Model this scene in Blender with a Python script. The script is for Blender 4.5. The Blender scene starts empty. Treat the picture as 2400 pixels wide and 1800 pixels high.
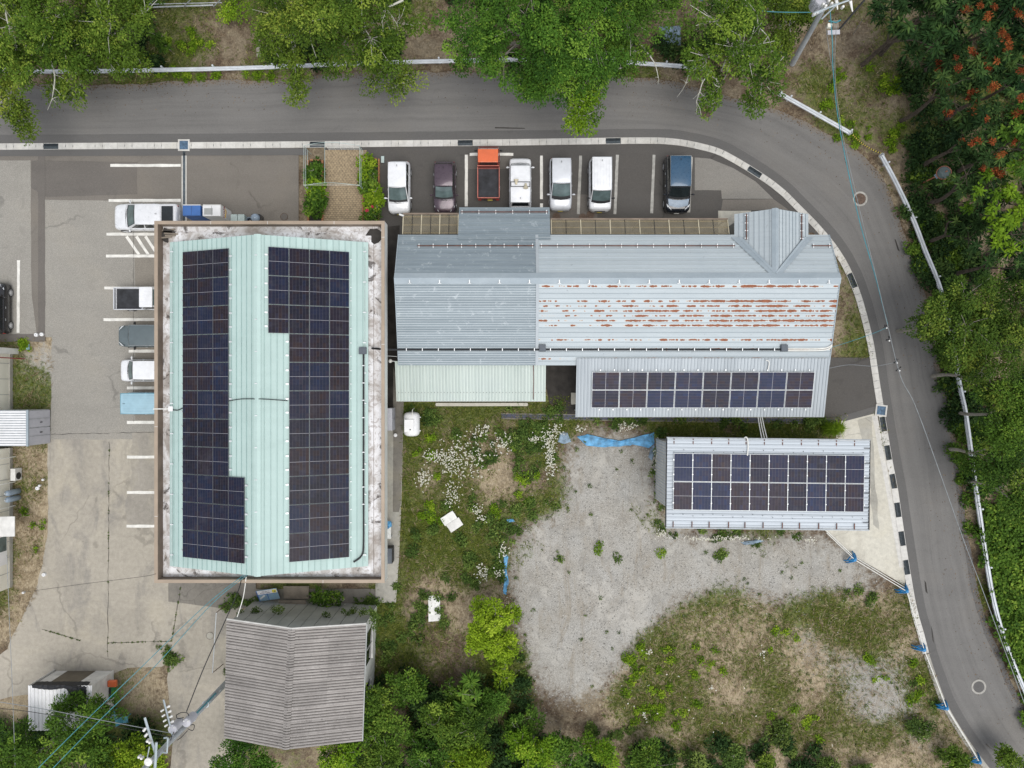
import bpy, bmesh, math, random
import numpy as np
from mathutils import Vector, Matrix
R = math.radians
random.seed(11)
rng = np.random.default_rng(11)
SC = bpy.context.scene
COL = SC.collection

# ------------------------------------------------------------------ camera, sky, sun, exposure
CAMH = 48.0                       # drone height over the yard (metres)
FPX = 1664.0                      # focal length in pixels of a 2400 px wide picture
cam_d = bpy.data.cameras.new('camera')
cam_d.sensor_width = 36.0
cam_d.lens = 36.0 * FPX / 2400.0
cam_d.clip_end = 2000.0
cam = bpy.data.objects.new('camera', cam_d)
cam.location = (0, 0, CAMH)
COL.objects.link(cam)
SC.camera = cam

SUN_EL, SUN_AZ = 72.0, 150.0
world = bpy.data.worlds.new('World')
SC.world = world
world.use_nodes = True
wn = world.node_tree
bg = wn.nodes['Background']
sky = wn.nodes.new('ShaderNodeTexSky')
sky.sky_type = 'NISHITA'
sky.sun_disc = False
sky.sun_elevation = R(SUN_EL)
sky.sun_rotation = R(SUN_AZ)
sky.air_density = 1.0
sky.dust_density = 1.0
sky.ozone_density = 1.0
hs = wn.nodes.new('ShaderNodeHueSaturation')      # cloud cover greys the sky
hs.inputs['Saturation'].default_value = 0.22
wn.links.new(sky.outputs['Color'], hs.inputs['Color'])
wn.links.new(hs.outputs['Color'], bg.inputs['Color'])
bg.inputs['Strength'].default_value = 0.15
sun_d = bpy.data.lights.new('sun', 'SUN')
sun_d.energy = 1.4
sun_d.angle = R(40)
sun_d.color = (1.0, 0.965, 0.91)
sun = bpy.data.objects.new('sun', sun_d)
az = R(SUN_AZ)
sdir = Vector((math.sin(az) * math.cos(R(SUN_EL)), math.cos(az) * math.cos(R(SUN_EL)), math.sin(R(SUN_EL))))
sun.rotation_euler = sdir.to_track_quat('Z', 'Y').to_euler()
COL.objects.link(sun)
SC.view_settings.view_transform = 'Standard'
SC.view_settings.look = 'None'
SC.view_settings.gamma = 1.0
SC.view_settings.exposure = 0.40

# ------------------------------------------------------------------ helpers
def P(px, py, z=0.0):
    """surveyed point: picture position and its height over the yard -> metres"""
    d = CAMH - z
    return Vector(((px - 1200.0) / FPX * d, (900.0 - py) / FPX * d, z))
def P2(px, py, z=0.0):
    v = P(px, py, z); return (v.x, v.y)

ORG = {}
def wpos(o):
    return ORG.get(o.name, Vector((0, 0, 0)))

class MB:
    def __init__(self):
        self.v = []; self.f = []; self.m = []; self.uv = {}
        self.cur = 0
    def add(self, vs, fs):
        b = len(self.v)
        self.v.extend([tuple(x) for x in vs])
        for f in fs:
            self.f.append(tuple(b + i for i in f)); self.m.append(self.cur)
        return self
    def poly(self, pts, uv=None):
        self.add(pts, [tuple(range(len(pts)))])
        if uv: self.uv[len(self.f) - 1] = uv
        return self
    def box(self, c, s, rz=0.0, mat=None):
        hx, hy, hz = s[0] / 2, s[1] / 2, s[2] / 2
        vs = [Vector((x, y, z)) for z in (-hz, hz) for x, y in ((-hx, -hy), (hx, -hy), (hx, hy), (-hx, hy))]
        Mx = Matrix.Rotation(rz, 3, 'Z') if mat is None else mat
        c = Vector(c)
        vs = [c + Mx @ v for v in vs]
        return self.add(vs, [(3, 2, 1, 0), (4, 5, 6, 7), (0, 1, 5, 4), (1, 2, 6, 5), (2, 3, 7, 6), (3, 0, 4, 7)])
    def hexa(self, lo, hi):
        return self.add(list(lo) + list(hi), [(3, 2, 1, 0), (4, 5, 6, 7), (0, 1, 5, 4), (1, 2, 6, 5), (2, 3, 7, 6), (3, 0, 4, 7)])
    def prism(self, pts, z0, z1, bottom=True):
        n = len(pts)
        vs = [(p[0], p[1], z0) for p in pts] + [(p[0], p[1], z1) for p in pts]
        fs = [tuple(range(n, 2 * n))] + [(i, (i + 1) % n, n + (i + 1) % n, n + i) for i in range(n)]
        if bottom: fs.append(tuple(reversed(range(n))))
        return self.add(vs, fs)
    def tube(self, pts, r, n=6, caps=True):
        pts = [Vector(p) for p in pts]
        k = len(pts)
        rs = r if isinstance(r, (list, tuple)) else [r] * k
        vs = []; prev = None
        for i, p in enumerate(pts):
            t = (pts[min(i + 1, k - 1)] - pts[max(i - 1, 0)])
            if t.length < 1e-9: t = Vector((0, 0, 1))
            t.normalize()
            a = prev if prev is not None else (Vector((0, 0, 1)) if abs(t.z) < .9 else Vector((1, 0, 0)))
            x = a - t * a.dot(t)
            if x.length < 1e-6: x = t.orthogonal()
            x.normalize(); prev = x
            y = t.cross(x)
            for j in range(n):
                q = 2 * math.pi * j / n
                vs.append(p + (x * math.cos(q) + y * math.sin(q)) * rs[i])
        fs = []
        for i in range(k - 1):
            for j in range(n):
                fs.append((i * n + j, i * n + (j + 1) % n, (i + 1) * n + (j + 1) % n, (i + 1) * n + j))
        if caps:
            fs.append(tuple(reversed(range(n)))); fs.append(tuple(range((k - 1) * n, k * n)))
        return self.add(vs, fs)
    def cyl(self, p0, p1, r0, r1=None, n=12):
        return self.tube([p0, p1], [r0, r0 if r1 is None else r1], n)
    def lathe(self, c, prof, n=14, ax=None):
        """prof: list of (radius, height) along axis"""
        ax = Vector(ax) if ax is not None else Vector((0, 0, 1)); ax.normalize()
        x = ax.orthogonal().normalized(); y = ax.cross(x)
        c = Vector(c); vs = []
        for rr, h in prof:
            for j in range(n):
                q = 2 * math.pi * j / n
                vs.append(c + ax * h + (x * math.cos(q) + y * math.sin(q)) * rr)
        fs = []
        for i in range(len(prof) - 1):
            for j in range(n):
                fs.append((i * n + j, i * n + (j + 1) % n, (i + 1) * n + (j + 1) % n, (i + 1) * n + j))
        fs.append(tuple(reversed(range(n)))); fs.append(tuple(range((len(prof) - 1) * n, len(prof) * n)))
        return self.add(vs, fs)
    def ball(self, c, r, n=10, m=6):
        r = r if isinstance(r, (tuple, list)) else (r, r, r)
        prof = [(math.sin(math.pi * i / m), -math.cos(math.pi * i / m)) for i in range(m + 1)]
        vs = []; c = Vector(c)
        for s, h in prof:
            s = max(s, .001)
            for j in range(n):
                q = 2 * math.pi * j / n
                vs.append(c + Vector((r[0] * s * math.cos(q), r[1] * s * math.sin(q), r[2] * h)))
        fs = [(i * n + j, i * n + (j + 1) % n, (i + 1) * n + (j + 1) % n, (i + 1) * n + j) for i in range(m) for j in range(n)]
        return self.add(vs, fs)
    def build(self, name, mats, parent=None, org=None, local=False, smooth=False):
        me = bpy.data.meshes.new(name)
        o = bpy.data.objects.new(name, me)
        if local: off = Vector((0, 0, 0)); org = Vector((0, 0, 0))
        elif parent is not None and org is None: org = wpos(parent)
        elif org is None:
            a = np.array(self.v); lo, hi = a.min(0), a.max(0)
            org = Vector(((lo[0] + hi[0]) / 2, (lo[1] + hi[1]) / 2, lo[2]))
        org = Vector(org)
        me.from_pydata([(x - org.x, y - org.y, z - org.z) for x, y, z in self.v], [], self.f)
        mats = mats if isinstance(mats, (list, tuple)) else [mats]
        for mm in mats: me.materials.append(mm)
        if len(mats) > 1: me.polygons.foreach_set('material_index', self.m)
        if self.uv:
            ul = me.uv_layers.new(name='UVMap')
            for fi, uv in self.uv.items():
                p = me.polygons[fi]
                for k, li in enumerate(p.loop_indices): ul.data[li].uv = uv[k]
        if smooth: me.polygons.foreach_set('use_smooth', [True] * len(me.polygons))
        me.update()
        COL.objects.link(o)
        if parent is not None:
            o.parent = parent
            if not local: o.location = org - wpos(parent)
        elif not local: o.location = org
        ORG[o.name] = org
        return o

def tag(o, label, cat, group=None):
    o['label'] = label; o['category'] = cat
    if group: o['group'] = group
    return o
def struct(o):
    o['kind'] = 'structure'; return o
def stuff(o):
    o['kind'] = 'stuff'; return o
def thing(name, loc, label, cat, group=None, rz=0.0):
    o = bpy.data.objects.new(name, None)
    o.empty_display_size = 0.3
    COL.objects.link(o)
    o.location = loc; o.rotation_euler = (0, 0, rz)
    ORG[o.name] = Vector(loc)
    return tag(o, label, cat, group)
def share(o, name, parent, loc, rot=None):
    """another object on the same mesh"""
    c = o.copy(); c.name = name; COL.objects.link(c); c.parent = parent; c.location = loc
    if rot is not None: c.rotation_euler = rot
    return c
def lerp(a, b, t): return a + (b - a) * t
def subdiv(pts, step):
    out = []
    for i in range(len(pts) - 1):
        a = Vector(pts[i]); b = Vector(pts[i + 1]); n = max(1, int((b - a).length / step))
        for k in range(n): out.append(a.lerp(b, k / n))
    out.append(Vector(pts[-1])); return out
def smooth_path(pts, k=4):
    """Catmull-Rom"""
    pts = [Vector(p) for p in pts]; out = []
    for i in range(len(pts) - 1):
        p0 = pts[max(i - 1, 0)]; p1 = pts[i]; p2 = pts[i + 1]; p3 = pts[min(i + 2, len(pts) - 1)]
        for j in range(k):
            t = j / k
            out.append(.5 * ((2 * p1) + (p2 - p0) * t + (2 * p0 - 5 * p1 + 4 * p2 - p3) * t * t + (3 * p1 - p0 - 3 * p2 + p3) * t ** 3))
    out.append(pts[-1]); return out

# ------------------------------------------------------------------ materials
def mk(name):
    m = bpy.data.materials.new(name); m.use_nodes = True
    nt = m.node_tree
    return m, nt, nt.nodes['Principled BSDF']
def nd(nt, t, **kw):
    n = nt.nodes.new(t)
    for k, v in kw.items(): setattr(n, k, v)
    return n
def setin(nt, sock, v):
    if hasattr(v, 'is_output') or isinstance(v, bpy.types.NodeSocket): nt.links.new(v, sock)
    else:
        if isinstance(v, (tuple, list)) and len(v) == 3 and sock.type == 'RGBA': v = (*v, 1)
        sock.default_value = v
def wco(nt, scale=None):
    s = nd(nt, 'ShaderNodeNewGeometry').outputs['Position']
    return vscale(nt, s, scale) if scale else s
def oco(nt, scale=None):
    s = nd(nt, 'ShaderNodeTexCoord').outputs['Object']
    return vscale(nt, s, scale) if scale else s
def vscale(nt, s, scale):
    n = nd(nt, 'ShaderNodeVectorMath', operation='MULTIPLY')
    nt.links.new(s, n.inputs[0]); n.inputs[1].default_value = scale
    return n.outputs[0]
def noise(nt, vec, scale, detail=4, rough=.55, dist=0.0):
    n = nd(nt, 'ShaderNodeTexNoise')
    nt.links.new(vec, n.inputs['Vector'])
    n.inputs['Scale'].default_value = scale; n.inputs['Detail'].default_value = detail
    n.inputs['Roughness'].default_value = rough; n.inputs['Distortion'].default_value = dist
    return n.outputs['Fac']
def ramp(nt, fac, stops, interp='LINEAR'):
    n = nd(nt, 'ShaderNodeValToRGB'); n.color_ramp.interpolation = interp
    nt.links.new(fac, n.inputs['Fac'])
    el = n.color_ramp.elements
    while len(el) < len(stops): el.new(.5)
    for e, (p, c) in zip(el, stops):
        e.position = p; e.color = (*c, 1) if not isinstance(c, (int, float)) else (c, c, c, 1)
    return n.outputs['Color']
def mix(nt, fac, a, b, blend='MIX'):
    n = nd(nt, 'ShaderNodeMix', data_type='RGBA', blend_type=blend)
    setin(nt, n.inputs[0], fac); setin(nt, n.inputs[6], a); setin(nt, n.inputs[7], b)
    return n.outputs[2]
def mth(nt, op, a, b=None, clamp=False):
    n = nd(nt, 'ShaderNodeMath', operation=op, use_clamp=clamp)
    setin(nt, n.inputs[0], a)
    if b is not None: setin(nt, n.inputs[1], b)
    return n.outputs[0]
def sstep(nt, v, a, b):
    n = nd(nt, 'ShaderNodeMapRange', interpolation_type='SMOOTHSTEP')
    setin(nt, n.inputs[0], v); n.inputs[1].default_value = a; n.inputs[2].default_value = b
    return n.outputs[0]
def bump(nt, bsdf, h, strength=.3, dist=.02):
    n = nd(nt, 'ShaderNodeBump'); n.inputs['Strength'].default_value = strength; n.inputs['Distance'].default_value = dist
    nt.links.new(h, n.inputs['Height']); nt.links.new(n.outputs['Normal'], bsdf.inputs['Normal'])
def sep(nt, s):
    n = nd(nt, 'ShaderNodeSeparateXYZ'); nt.links.new(s, n.inputs[0]); return n.outputs
def objrand(nt): return nd(nt, 'ShaderNodeObjectInfo').outputs['Random']

def plain(name, c, rough=.6, metal=0.0, var=.12, scale=3.0, coat=0.0, spec=.5, world=True, fine=0.0):
    """painted / cast surface with uneven tone"""
    m, nt, b = mk(name)
    v = wco(nt) if world else oco(nt)
    f = noise(nt, v, scale, 5)
    dark = tuple(x * (1 - var * 1.6) for x in c); lite = tuple(min(1, x * (1 + var)) for x in c)
    col = ramp(nt, f, [(.3, dark), (.7, lite)])
    if fine: col = mix(nt, fine, col, ramp(nt, noise(nt, v, 40, 2), [(.35, tuple(x * .5 for x in c)), (.65, tuple(min(1, x * 1.4) for x in c))]))
    nt.links.new(col, b.inputs['Base Color'])
    b.inputs['Roughness'].default_value = rough; b.inputs['Metallic'].default_value = metal
    b.inputs['Coat Weight'].default_value = coat; b.inputs['Specular IOR Level'].default_value = spec
    b.inputs['Coat Roughness'].default_value = .06
    return m

def asphalt(name, c, blotch=.16, speck=.5, warm=(1.05, 1.0, .92), cracks=0.0):
    m, nt, b = mk(name)
    w = wco(nt)
    f1 = noise(nt, w, .16, 5, .6, .4)
    col = ramp(nt, f1, [(.32, tuple(x * (1 - blotch) for x in c)), (.52, c), (.72, tuple(x * (1 + blotch) * k for x, k in zip(c, warm)))])
    st = noise(nt, vscale(nt, w, (.25, 1.3, 1)), .8, 4)
    col = mix(nt, .35, col, ramp(nt, st, [(.35, tuple(x * .82 for x in c)), (.65, tuple(x * 1.14 for x in c))]))
    sp = noise(nt, w, 26, 2, .7)
    col = mix(nt, speck * .6, col, ramp(nt, sp, [(.3, tuple(x * .55 for x in c)), (.5, c), (.72, tuple(min(1, x * 1.75) for x in c))]))
    stn = noise(nt, w, .9, 3, .5, 1.0)
    col = mix(nt, mth(nt, 'MULTIPLY', sstep(nt, stn, .62, .74), .35), col, tuple(x * .7 for x in c))
    if cracks:
        vo = nd(nt, 'ShaderNodeTexVoronoi', feature='DISTANCE_TO_EDGE'); vo.inputs['Scale'].default_value = cracks
        wa = nd(nt, 'ShaderNodeVectorMath', operation='ADD')
        nz = nd(nt, 'ShaderNodeTexNoise'); nz.inputs['Scale'].default_value = 1.3; nz.inputs['Detail'].default_value = 5
        nt.links.new(w, nz.inputs['Vector']); nt.links.new(w, wa.inputs[0]); nt.links.new(nz.outputs['Color'], wa.inputs[1])
        nt.links.new(wa.outputs[0], vo.inputs['Vector'])
        cr = mth(nt, 'SUBTRACT', 1.0, sstep(nt, vo.outputs['Distance'], .002, .012))
        cr = mth(nt, 'MULTIPLY', cr, sstep(nt, noise(nt, w, .35, 3), .5, .62))
        col = mix(nt, mth(nt, 'MULTIPLY', cr, .45), col, tuple(x * .4 for x in c))
    nt.links.new(col, b.inputs['Base Color'])
    b.inputs['Roughness'].default_value = .88
    bump(nt, b, sp, .35, .01)
    return m

def concrete(name, c, stain=(.20, .18, .16), amt=.5, cracks=.12, speck=.25, yellow=(.52, .46, .34)):
    m, nt, b = mk(name)
    w = wco(nt)
    f1 = noise(nt, w, .22, 6, .6, .6)
    col = ramp(nt, f1, [(.3, tuple(x * .74 for x in c)), (.5, c), (.7, tuple(min(1, x * 1.18) for x in c))])
    f2 = noise(nt, vscale(nt, w, (1.2, .35, 1)), .5, 5, .65, .8)
    col = mix(nt, mth(nt, 'MULTIPLY', sstep(nt, f2, .48, .66), amt), col, stain)
    f3 = noise(nt, w, .37, 5, .6, 1.0)
    col = mix(nt, mth(nt, 'MULTIPLY', sstep(nt, f3, .52, .7), .45), col, yellow)
    sp = noise(nt, w, 22, 3, .7)
    col = mix(nt, speck, col, ramp(nt, sp, [(.3, tuple(x * .5 for x in c)), (.7, tuple(min(1, x * 1.5) for x in c))]))
    mid = noise(nt, w, 3.5, 5, .65)
    col = mix(nt, .25, col, ramp(nt, mid, [(.35, tuple(x * .6 for x in c)), (.65, tuple(min(1, x * 1.3) for x in c))]))
    if cracks:
        vo = nd(nt, 'ShaderNodeTexVoronoi', feature='DISTANCE_TO_EDGE'); vo.inputs['Scale'].default_value = cracks
        wa = nd(nt, 'ShaderNodeVectorMath', operation='ADD')
        nz = nd(nt, 'ShaderNodeTexNoise'); nz.inputs['Scale'].default_value = .9; nz.inputs['Detail'].default_value = 6
        nt.links.new(w, nz.inputs['Vector']); nt.links.new(w, wa.inputs[0]); nt.links.new(nz.outputs['Color'], wa.inputs[1])
        nt.links.new(wa.outputs[0], vo.inputs['Vector'])
        cr = mth(nt, 'SUBTRACT', 1.0, sstep(nt, vo.outputs['Distance'], .0015, .007))
        cr = mth(nt, 'MULTIPLY', cr, sstep(nt, noise(nt, w, .25, 3), .46, .56))
        col = mix(nt, mth(nt, 'MULTIPLY', cr, .4), col, tuple(x * .4 for x in c))
    nt.links.new(col, b.inputs['Base Color'])
    b.inputs['Roughness'].default_value = .9
    bump(nt, b, sp, .3, .01)
    return m

def metal_roof(name, c, c2, rough=.55, metal=.1, streak=(.25, 6.0), dirt=(.25, .26, .27), dirt_amt=.35, white=0.0, spots=0.0):
    """weathered sheet metal: streaks along the fall, dull patches"""
    m, nt, b = mk(name)
    w = wco(nt)
    f = noise(nt, vscale(nt, w, (streak[0], streak[1], 1.0)), 1.0, 5, .6)
    col = ramp(nt, f, [(.3, c), (.7, c2)])
    d = noise(nt, w, .55, 5, .65, .5)
    col = mix(nt, mth(nt, 'MULTIPLY', sstep(nt, d, .45, .7), dirt_amt), col, dirt)
    if white:
        g = noise(nt, w, 2.2, 6, .75, .6)
        col = mix(nt, mth(nt, 'MULTIPLY', sstep(nt, g, .56, .72), white), col, (.82, .86, .88))
    if spots:
        g = noise(nt, w, 5.0, 3, .6)
        col = mix(nt, mth(nt, 'MULTIPLY', sstep(nt, g, .66, .72), spots), col, (.12, .13, .14))
    r = objrand(nt)
    col = mix(nt, .3, col, ramp(nt, r, [(0, tuple(x * .82 for x in c)), (1, tuple(min(1, x * 1.12) for x in c2))]))
    nt.links.new(col, b.inputs['Base Color'])
    b.inputs['Roughness'].default_value = rough; b.inputs['Metallic'].default_value = metal; b.inputs['Specular IOR Level'].default_value = .3
    bump(nt, b, noise(nt, w, 1.6, 3), .15, .02)
    return m

def paint(name, c, metal=0.0, rough=.32, coat=.7):
    m, nt, b = mk(name)
    v = oco(nt)
    f = noise(nt, v, 2.5, 4)
    col = ramp(nt, f, [(.3, tuple(x * .9 for x in c)), (.7, tuple(min(1, x * 1.04) for x in c))])
    nt.links.new(col, b.inputs['Base Color'])
    rr = ramp(nt, noise(nt, v, 6, 4), [(.35, (rough * .8,) * 3), (.7, (rough * 1.3,) * 3)])
    nt.links.new(rr, b.inputs['Roughness'])
    b.inputs['Metallic'].default_value = metal
    b.inputs['Coat Weight'].default_value = coat; b.inputs['Coat Roughness'].default_value = .08
    return m

def glass_dark(name, c, rough=.06):
    m, nt, b = mk(name)
    v = oco(nt)
    col = ramp(nt, noise(nt, v, 1.6, 3), [(.35, tuple(x * .55 for x in c)), (.65, c)])
    nt.links.new(col, b.inputs['Base Color'])
    b.inputs['Roughness'].default_value = rough
    b.inputs['Specular IOR Level'].default_value = .6
    return m

def leaf(name, dark, lite, tip=None, trans=.22, hue=.022):
    m, nt, b = mk(name)
    at = nd(nt, 'ShaderNodeAttribute', attribute_name='tint').outputs['Fac']
    stops = [(0.0, dark), (.75, lite)]
    if tip: stops.append((1.0, tip))
    col = ramp(nt, at, stops)
    h = nd(nt, 'ShaderNodeHueSaturation')
    nt.links.new(mth(nt, 'ADD', (.5 - hue * .65), mth(nt, 'MULTIPLY', objrand(nt), hue)), h.inputs['Hue'])
    h.inputs['Saturation'].default_value = 1.0; h.inputs['Value'].default_value = .97
    nt.links.new(col, h.inputs['Color']); col = h.outputs['Color']
    nt.links.new(col, b.inputs['Base Color'])
    b.inputs['Roughness'].default_value = .7; b.inputs['Specular IOR Level'].default_value = .10
    t = nd(nt, 'ShaderNodeBsdfTranslucent'); nt.links.new(col, t.inputs['Color'])
    ms = nd(nt, 'ShaderNodeMixShader'); ms.inputs[0].default_value = trans * .6
    nt.links.new(b.outputs[0], ms.inputs[1]); nt.links.new(t.outputs[0], ms.inputs[2])
    nt.links.new(ms.outputs[0], nt.nodes['Material Output'].inputs['Surface'])
    return m

MT = {}
def road_mat():
    m = asphalt('road_asphalt', (.166, .160, .152), .18, .5)
    nt = m.node_tree; b = nt.nodes['Principled BSDF']
    base = b.inputs['Base Color'].links[0].from_socket
    uv = sep(nt, nd(nt, 'ShaderNodeUVMap').outputs['UV'])
    wig = mth(nt, 'ADD', uv[1], mth(nt, 'MULTIPLY', mth(nt, 'SUBTRACT', noise(nt, wco(nt), .12, 2), .5), .12))
    lane = mth(nt, 'SINE', mth(nt, 'MULTIPLY', wig, 25.0))
    base = mix(nt, mth(nt, 'MULTIPLY', sstep(nt, lane, -.2, 1.0), .22), base, (.115, .111, .106))
    cb = nd(nt, 'ShaderNodeCombineXYZ'); nt.links.new(mth(nt, 'MULTIPLY', uv[0], .10), cb.inputs[0]); nt.links.new(mth(nt, 'MULTIPLY', uv[1], 16.0), cb.inputs[1])
    st = noise(nt, cb.outputs[0], 1.0, 5, .65)
    base = mix(nt, mth(nt, 'MULTIPLY', sstep(nt, st, .45, .75), .35), base, (.215, .208, .196))
    base = mix(nt, mth(nt, 'MULTIPLY', sstep(nt, mth(nt, 'SUBTRACT', 1.0, st), .50, .72), .30), base, (.10, .096, .092))
    ed = mth(nt, 'ADD', uv[1], mth(nt, 'MULTIPLY', mth(nt, 'SUBTRACT', noise(nt, wco(nt), 1.4, 5, .7), .5), .22))
    base = mix(nt, mth(nt, 'MULTIPLY', sstep(nt, ed, .90, 1.02), .75), base, (.20, .165, .125))
    nt.links.new(base, b.inputs['Base Color'])
    return m
MT['road'] = road_mat()
MT['road_plain'] = asphalt('road_asphalt', (.166, .159, .150), .16, .5)
MT['road_band'] = asphalt('road_trench_asphalt', (.118, .114, .110), .10, .4)
MT['lot_dark'] = asphalt('parking_asphalt', (.090, .084, .078), .22, .6, cracks=.10)
MT['lot_mid'] = asphalt('forecourt_asphalt', (.178, .161, .140), .2, .6, cracks=.12)
MT['lot_patch'] = asphalt('patch_asphalt', (.140, .127, .114), .18, .55)
MT['lot_bay'] = asphalt('bay_asphalt', (.235, .213, .180), .22, .65)
MT['lot_light'] = asphalt('pale_asphalt', (.235, .222, .200), .16, .65)
MT['lot_west'] = asphalt('west_lot_asphalt', (.285, .270, .240), .2, .8, cracks=.09)
MT['lot_conc'] = concrete('lot_concrete', (.375, .342, .285), (.20, .19, .178), .9, .10, yellow=(.52, .465, .355))
MT['conc_wear'] = concrete('worn_lot_concrete', (.315, .29, .25), (.20, .19, .18), .8, 0, yellow=(.42, .38, .29))
MT['conc'] = concrete('plain_concrete', (.40, .385, .34), (.16, .15, .13), .6, .15)
MT['conc_dark'] = concrete('dark_and_shaded_concrete', (.20, .185, .16), (.09, .082, .075), .6, .2, yellow=(.28, .25, .18))  # plain dark concrete, and the painted shade of the apron by the hall
MT['conc_pale'] = concrete('pale_concrete', (.56, .535, .46), (.36, .33, .27), .5, .18, yellow=(.60, .55, .43))
MT['gutter'] = concrete('gutter_concrete', (.60, .585, .55), (.40, .38, .34), .5, 0, yellow=(.62, .58, .48))
MT['worn_ring'] = plain('worn_ring_concrete', (.40, .385, .35), .9, 0, .3, 5, fine=.45)
MT['gutter2'] = concrete('gutter_cover_concrete', (.56, .545, .51), (.38, .36, .32), .45, 0, yellow=(.60, .55, .45))
MT['grate'] = plain('grate_steel', (.085, .105, .12), .6, .1, .25, 8)
MT['grate_blue'] = plain('grate_galvanised', (.11, .19, .29), .6, .1, .3, 6)
MT['white_line'] = plain('road_paint', (.78, .76, .70), .7, 0, .16, 2.2, fine=.25)
MT['white_line_old'] = plain('worn_road_paint', (.42, .41, .38), .8, 0, .28, 3.0, fine=.4)
MT['white'] = plain('white_enamel', (.80, .80, .80), .35, 0, .05, 2, coat=.2)
MT['white_dirty'] = plain('weathered_white', (.66, .65, .62), .6, 0, .14, 1.5)
MT['galv'] = plain('galvanised_steel', (.55, .58, .60), .42, .6, .12, 4)
MT['rail'] = plain('guard_rail_white', (.66, .69, .72), .45, .1, .10, 2.5)
MT['black'] = plain('black_plastic', (.018, .018, .02), .5, 0, .2, 4)
MT['cable'] = plain('black_cable', (.015, .016, .018), .55, 0, .2, 4)
MT['boxgrey'] = plain('dark_grey_box', (.085, .10, .12), .5, .1, .12, 3)
MT['rubber'] = plain('tyre_rubber', (.022, .022, .023), .85, 0, .2, 8)
MT['rim'] = plain('wheel_alloy', (.62, .63, .65), .3, .7, .08, 8)
MT['lamp'] = plain('clear_lamp', (.72, .74, .76), .12, .2, .1, 9, coat=.6)
MT['tail'] = plain('red_lamp', (.42, .02, .02), .2, 0, .15, 9, coat=.6)
MT['plate_y'] = plain('yellow_plate', (.62, .50, .08), .5, 0, .08, 9)
MT['plate_w'] = plain('white_plate', (.75, .75, .73), .5, 0, .05, 9)
MT['glass'] = glass_dark('car_glass', (.13, .18, .18))
MT['glass_tint'] = glass_dark('tinted_glass', (.016, .022, .024))
MT['trim'] = plain('dark_trim', (.025, .026, .028), .55, 0, .15, 6)
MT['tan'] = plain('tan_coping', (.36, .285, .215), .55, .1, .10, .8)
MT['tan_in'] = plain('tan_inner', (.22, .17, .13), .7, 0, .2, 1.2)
MT['fascia'] = plain('white_fascia', (.74, .74, .71), .5, 0, .06, 1.0)
MT['cream'] = plain('cream_siding', (.80, .77, .67), .6, 0, .08, .7)
MT['wallgrey'] = plain('grey_wall_panel', (.40, .41, .40), .6, .1, .12, .7)
MT['wallwhite'] = plain('flaking_white_wall', (.68, .68, .64), .7, 0, .14, 1.2)
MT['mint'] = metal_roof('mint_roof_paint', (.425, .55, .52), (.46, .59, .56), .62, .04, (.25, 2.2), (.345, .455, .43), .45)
MT['mint_seam'] = plain('mint_seam', (.31, .435, .415), .5, .05, .1, 2)  # darker mint on the seam ribs: shading and dirt put into the colour
MT['galv_w'] = metal_roof('galvalume_west', (.205, .25, .28), (.295, .345, .375), .62, .04, (.35, 7.0), (.22, .26, .29), .45, .65)
MT['galv_e'] = metal_roof('galvalume_east', (.415, .465, .49), (.49, .54, .565), .62, .04, (.35, 6.0), (.40, .46, .50), .4, .15, .35)
MT['galv_corr'] = metal_roof('corrugated_galvalume', (.40, .44, .47), (.49, .53, .555), .62, .04, (6.0, .4), (.38, .42, .45), .3, .15)
MT['galv_shed'] = metal_roof('shed_galvalume', (.49, .535, .58), (.57, .615, .66), .62, .04, (.3, 5.0), (.50, .55, .60), .3)
MT['flash'] = metal_roof('ridge_flashing', (.30, .355, .395), (.40, .455, .49), .62, .04, (.5, 2.0), (.26, .31, .34), .4, .15)
MT['green_corr'] = metal_roof('pale_green_sheet', (.46, .53, .49), (.57, .625, .58), .62, .04, (5.0, .35), (.47, .53, .53), .45, .2)
MT['snowbar'] = plain('rusty_snow_bar', (.14, .055, .035), .8, .1, .35, 3)
MT['bolt'] = plain('bright_clip', (.70, .72, .73), .4, .4, .1, 6)
MT['wood'] = plain('grey_plywood', (.235, .20, .16), .85, 0, .22, 2, fine=.3)
MT['blue_tarp'] = plain('blue_tarp', (.115, .36, .62), .55, 0, .45, 2.6, fine=.3)
MT['blue_pl'] = plain('blue_plastic', (.02, .22, .50), .45, 0, .15, 5)
MT['blue_box'] = plain('blue_cabinet', (.055, .16, .44), .4, .1, .12, 1.8, coat=.2)
MT['blue_pale'] = plain('pale_blue_panel', (.28, .43, .55), .5, 0, .12, 3)
MT['teal'] = plain('teal_sleeve', (.055, .25, .30), .5, 0, .15, 3)
MT['wire'] = plain('grey_wire', (.26, .28, .29), .5, .2, .15, 3)
MT['pole'] = concrete('pole_concrete', (.40, .42, .43), (.28, .29, .30), .4, 0, yellow=(.42, .42, .40))
MT['steelblue'] = plain('galvanised_arm', (.50, .56, .59), .4, .5, .1, 4)
MT['transf'] = plain('transformer_grey', (.50, .50, .54), .5, .1, .06, 2)
MT['porcelain'] = plain('white_porcelain', (.84, .83, .80), .25, 0, .05, 6)
MT['brick'] = plain('buff_paver', (.43, .335, .215), .85, 0, .28, 7, fine=.3)
MT['brick_red'] = plain('orange_brick', (.42, .20, .095), .85, 0, .25, 8, fine=.3)
MT['pipe_pale'] = plain('pale_green_pipe', (.50, .60, .58), .45, .2, .1, 4)
MT['pipe_white'] = plain('white_pipe', (.78, .77, .72), .45, 0, .06, 4)
MT['beige_frame'] = plain('canopy_bar_beige', (.58, .52, .38), .55, .1, .12, 2.5)
MT['bark'] = plain('grey_bark', (.30, .275, .235), .9, 0, .3, 6, fine=.3)
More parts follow.
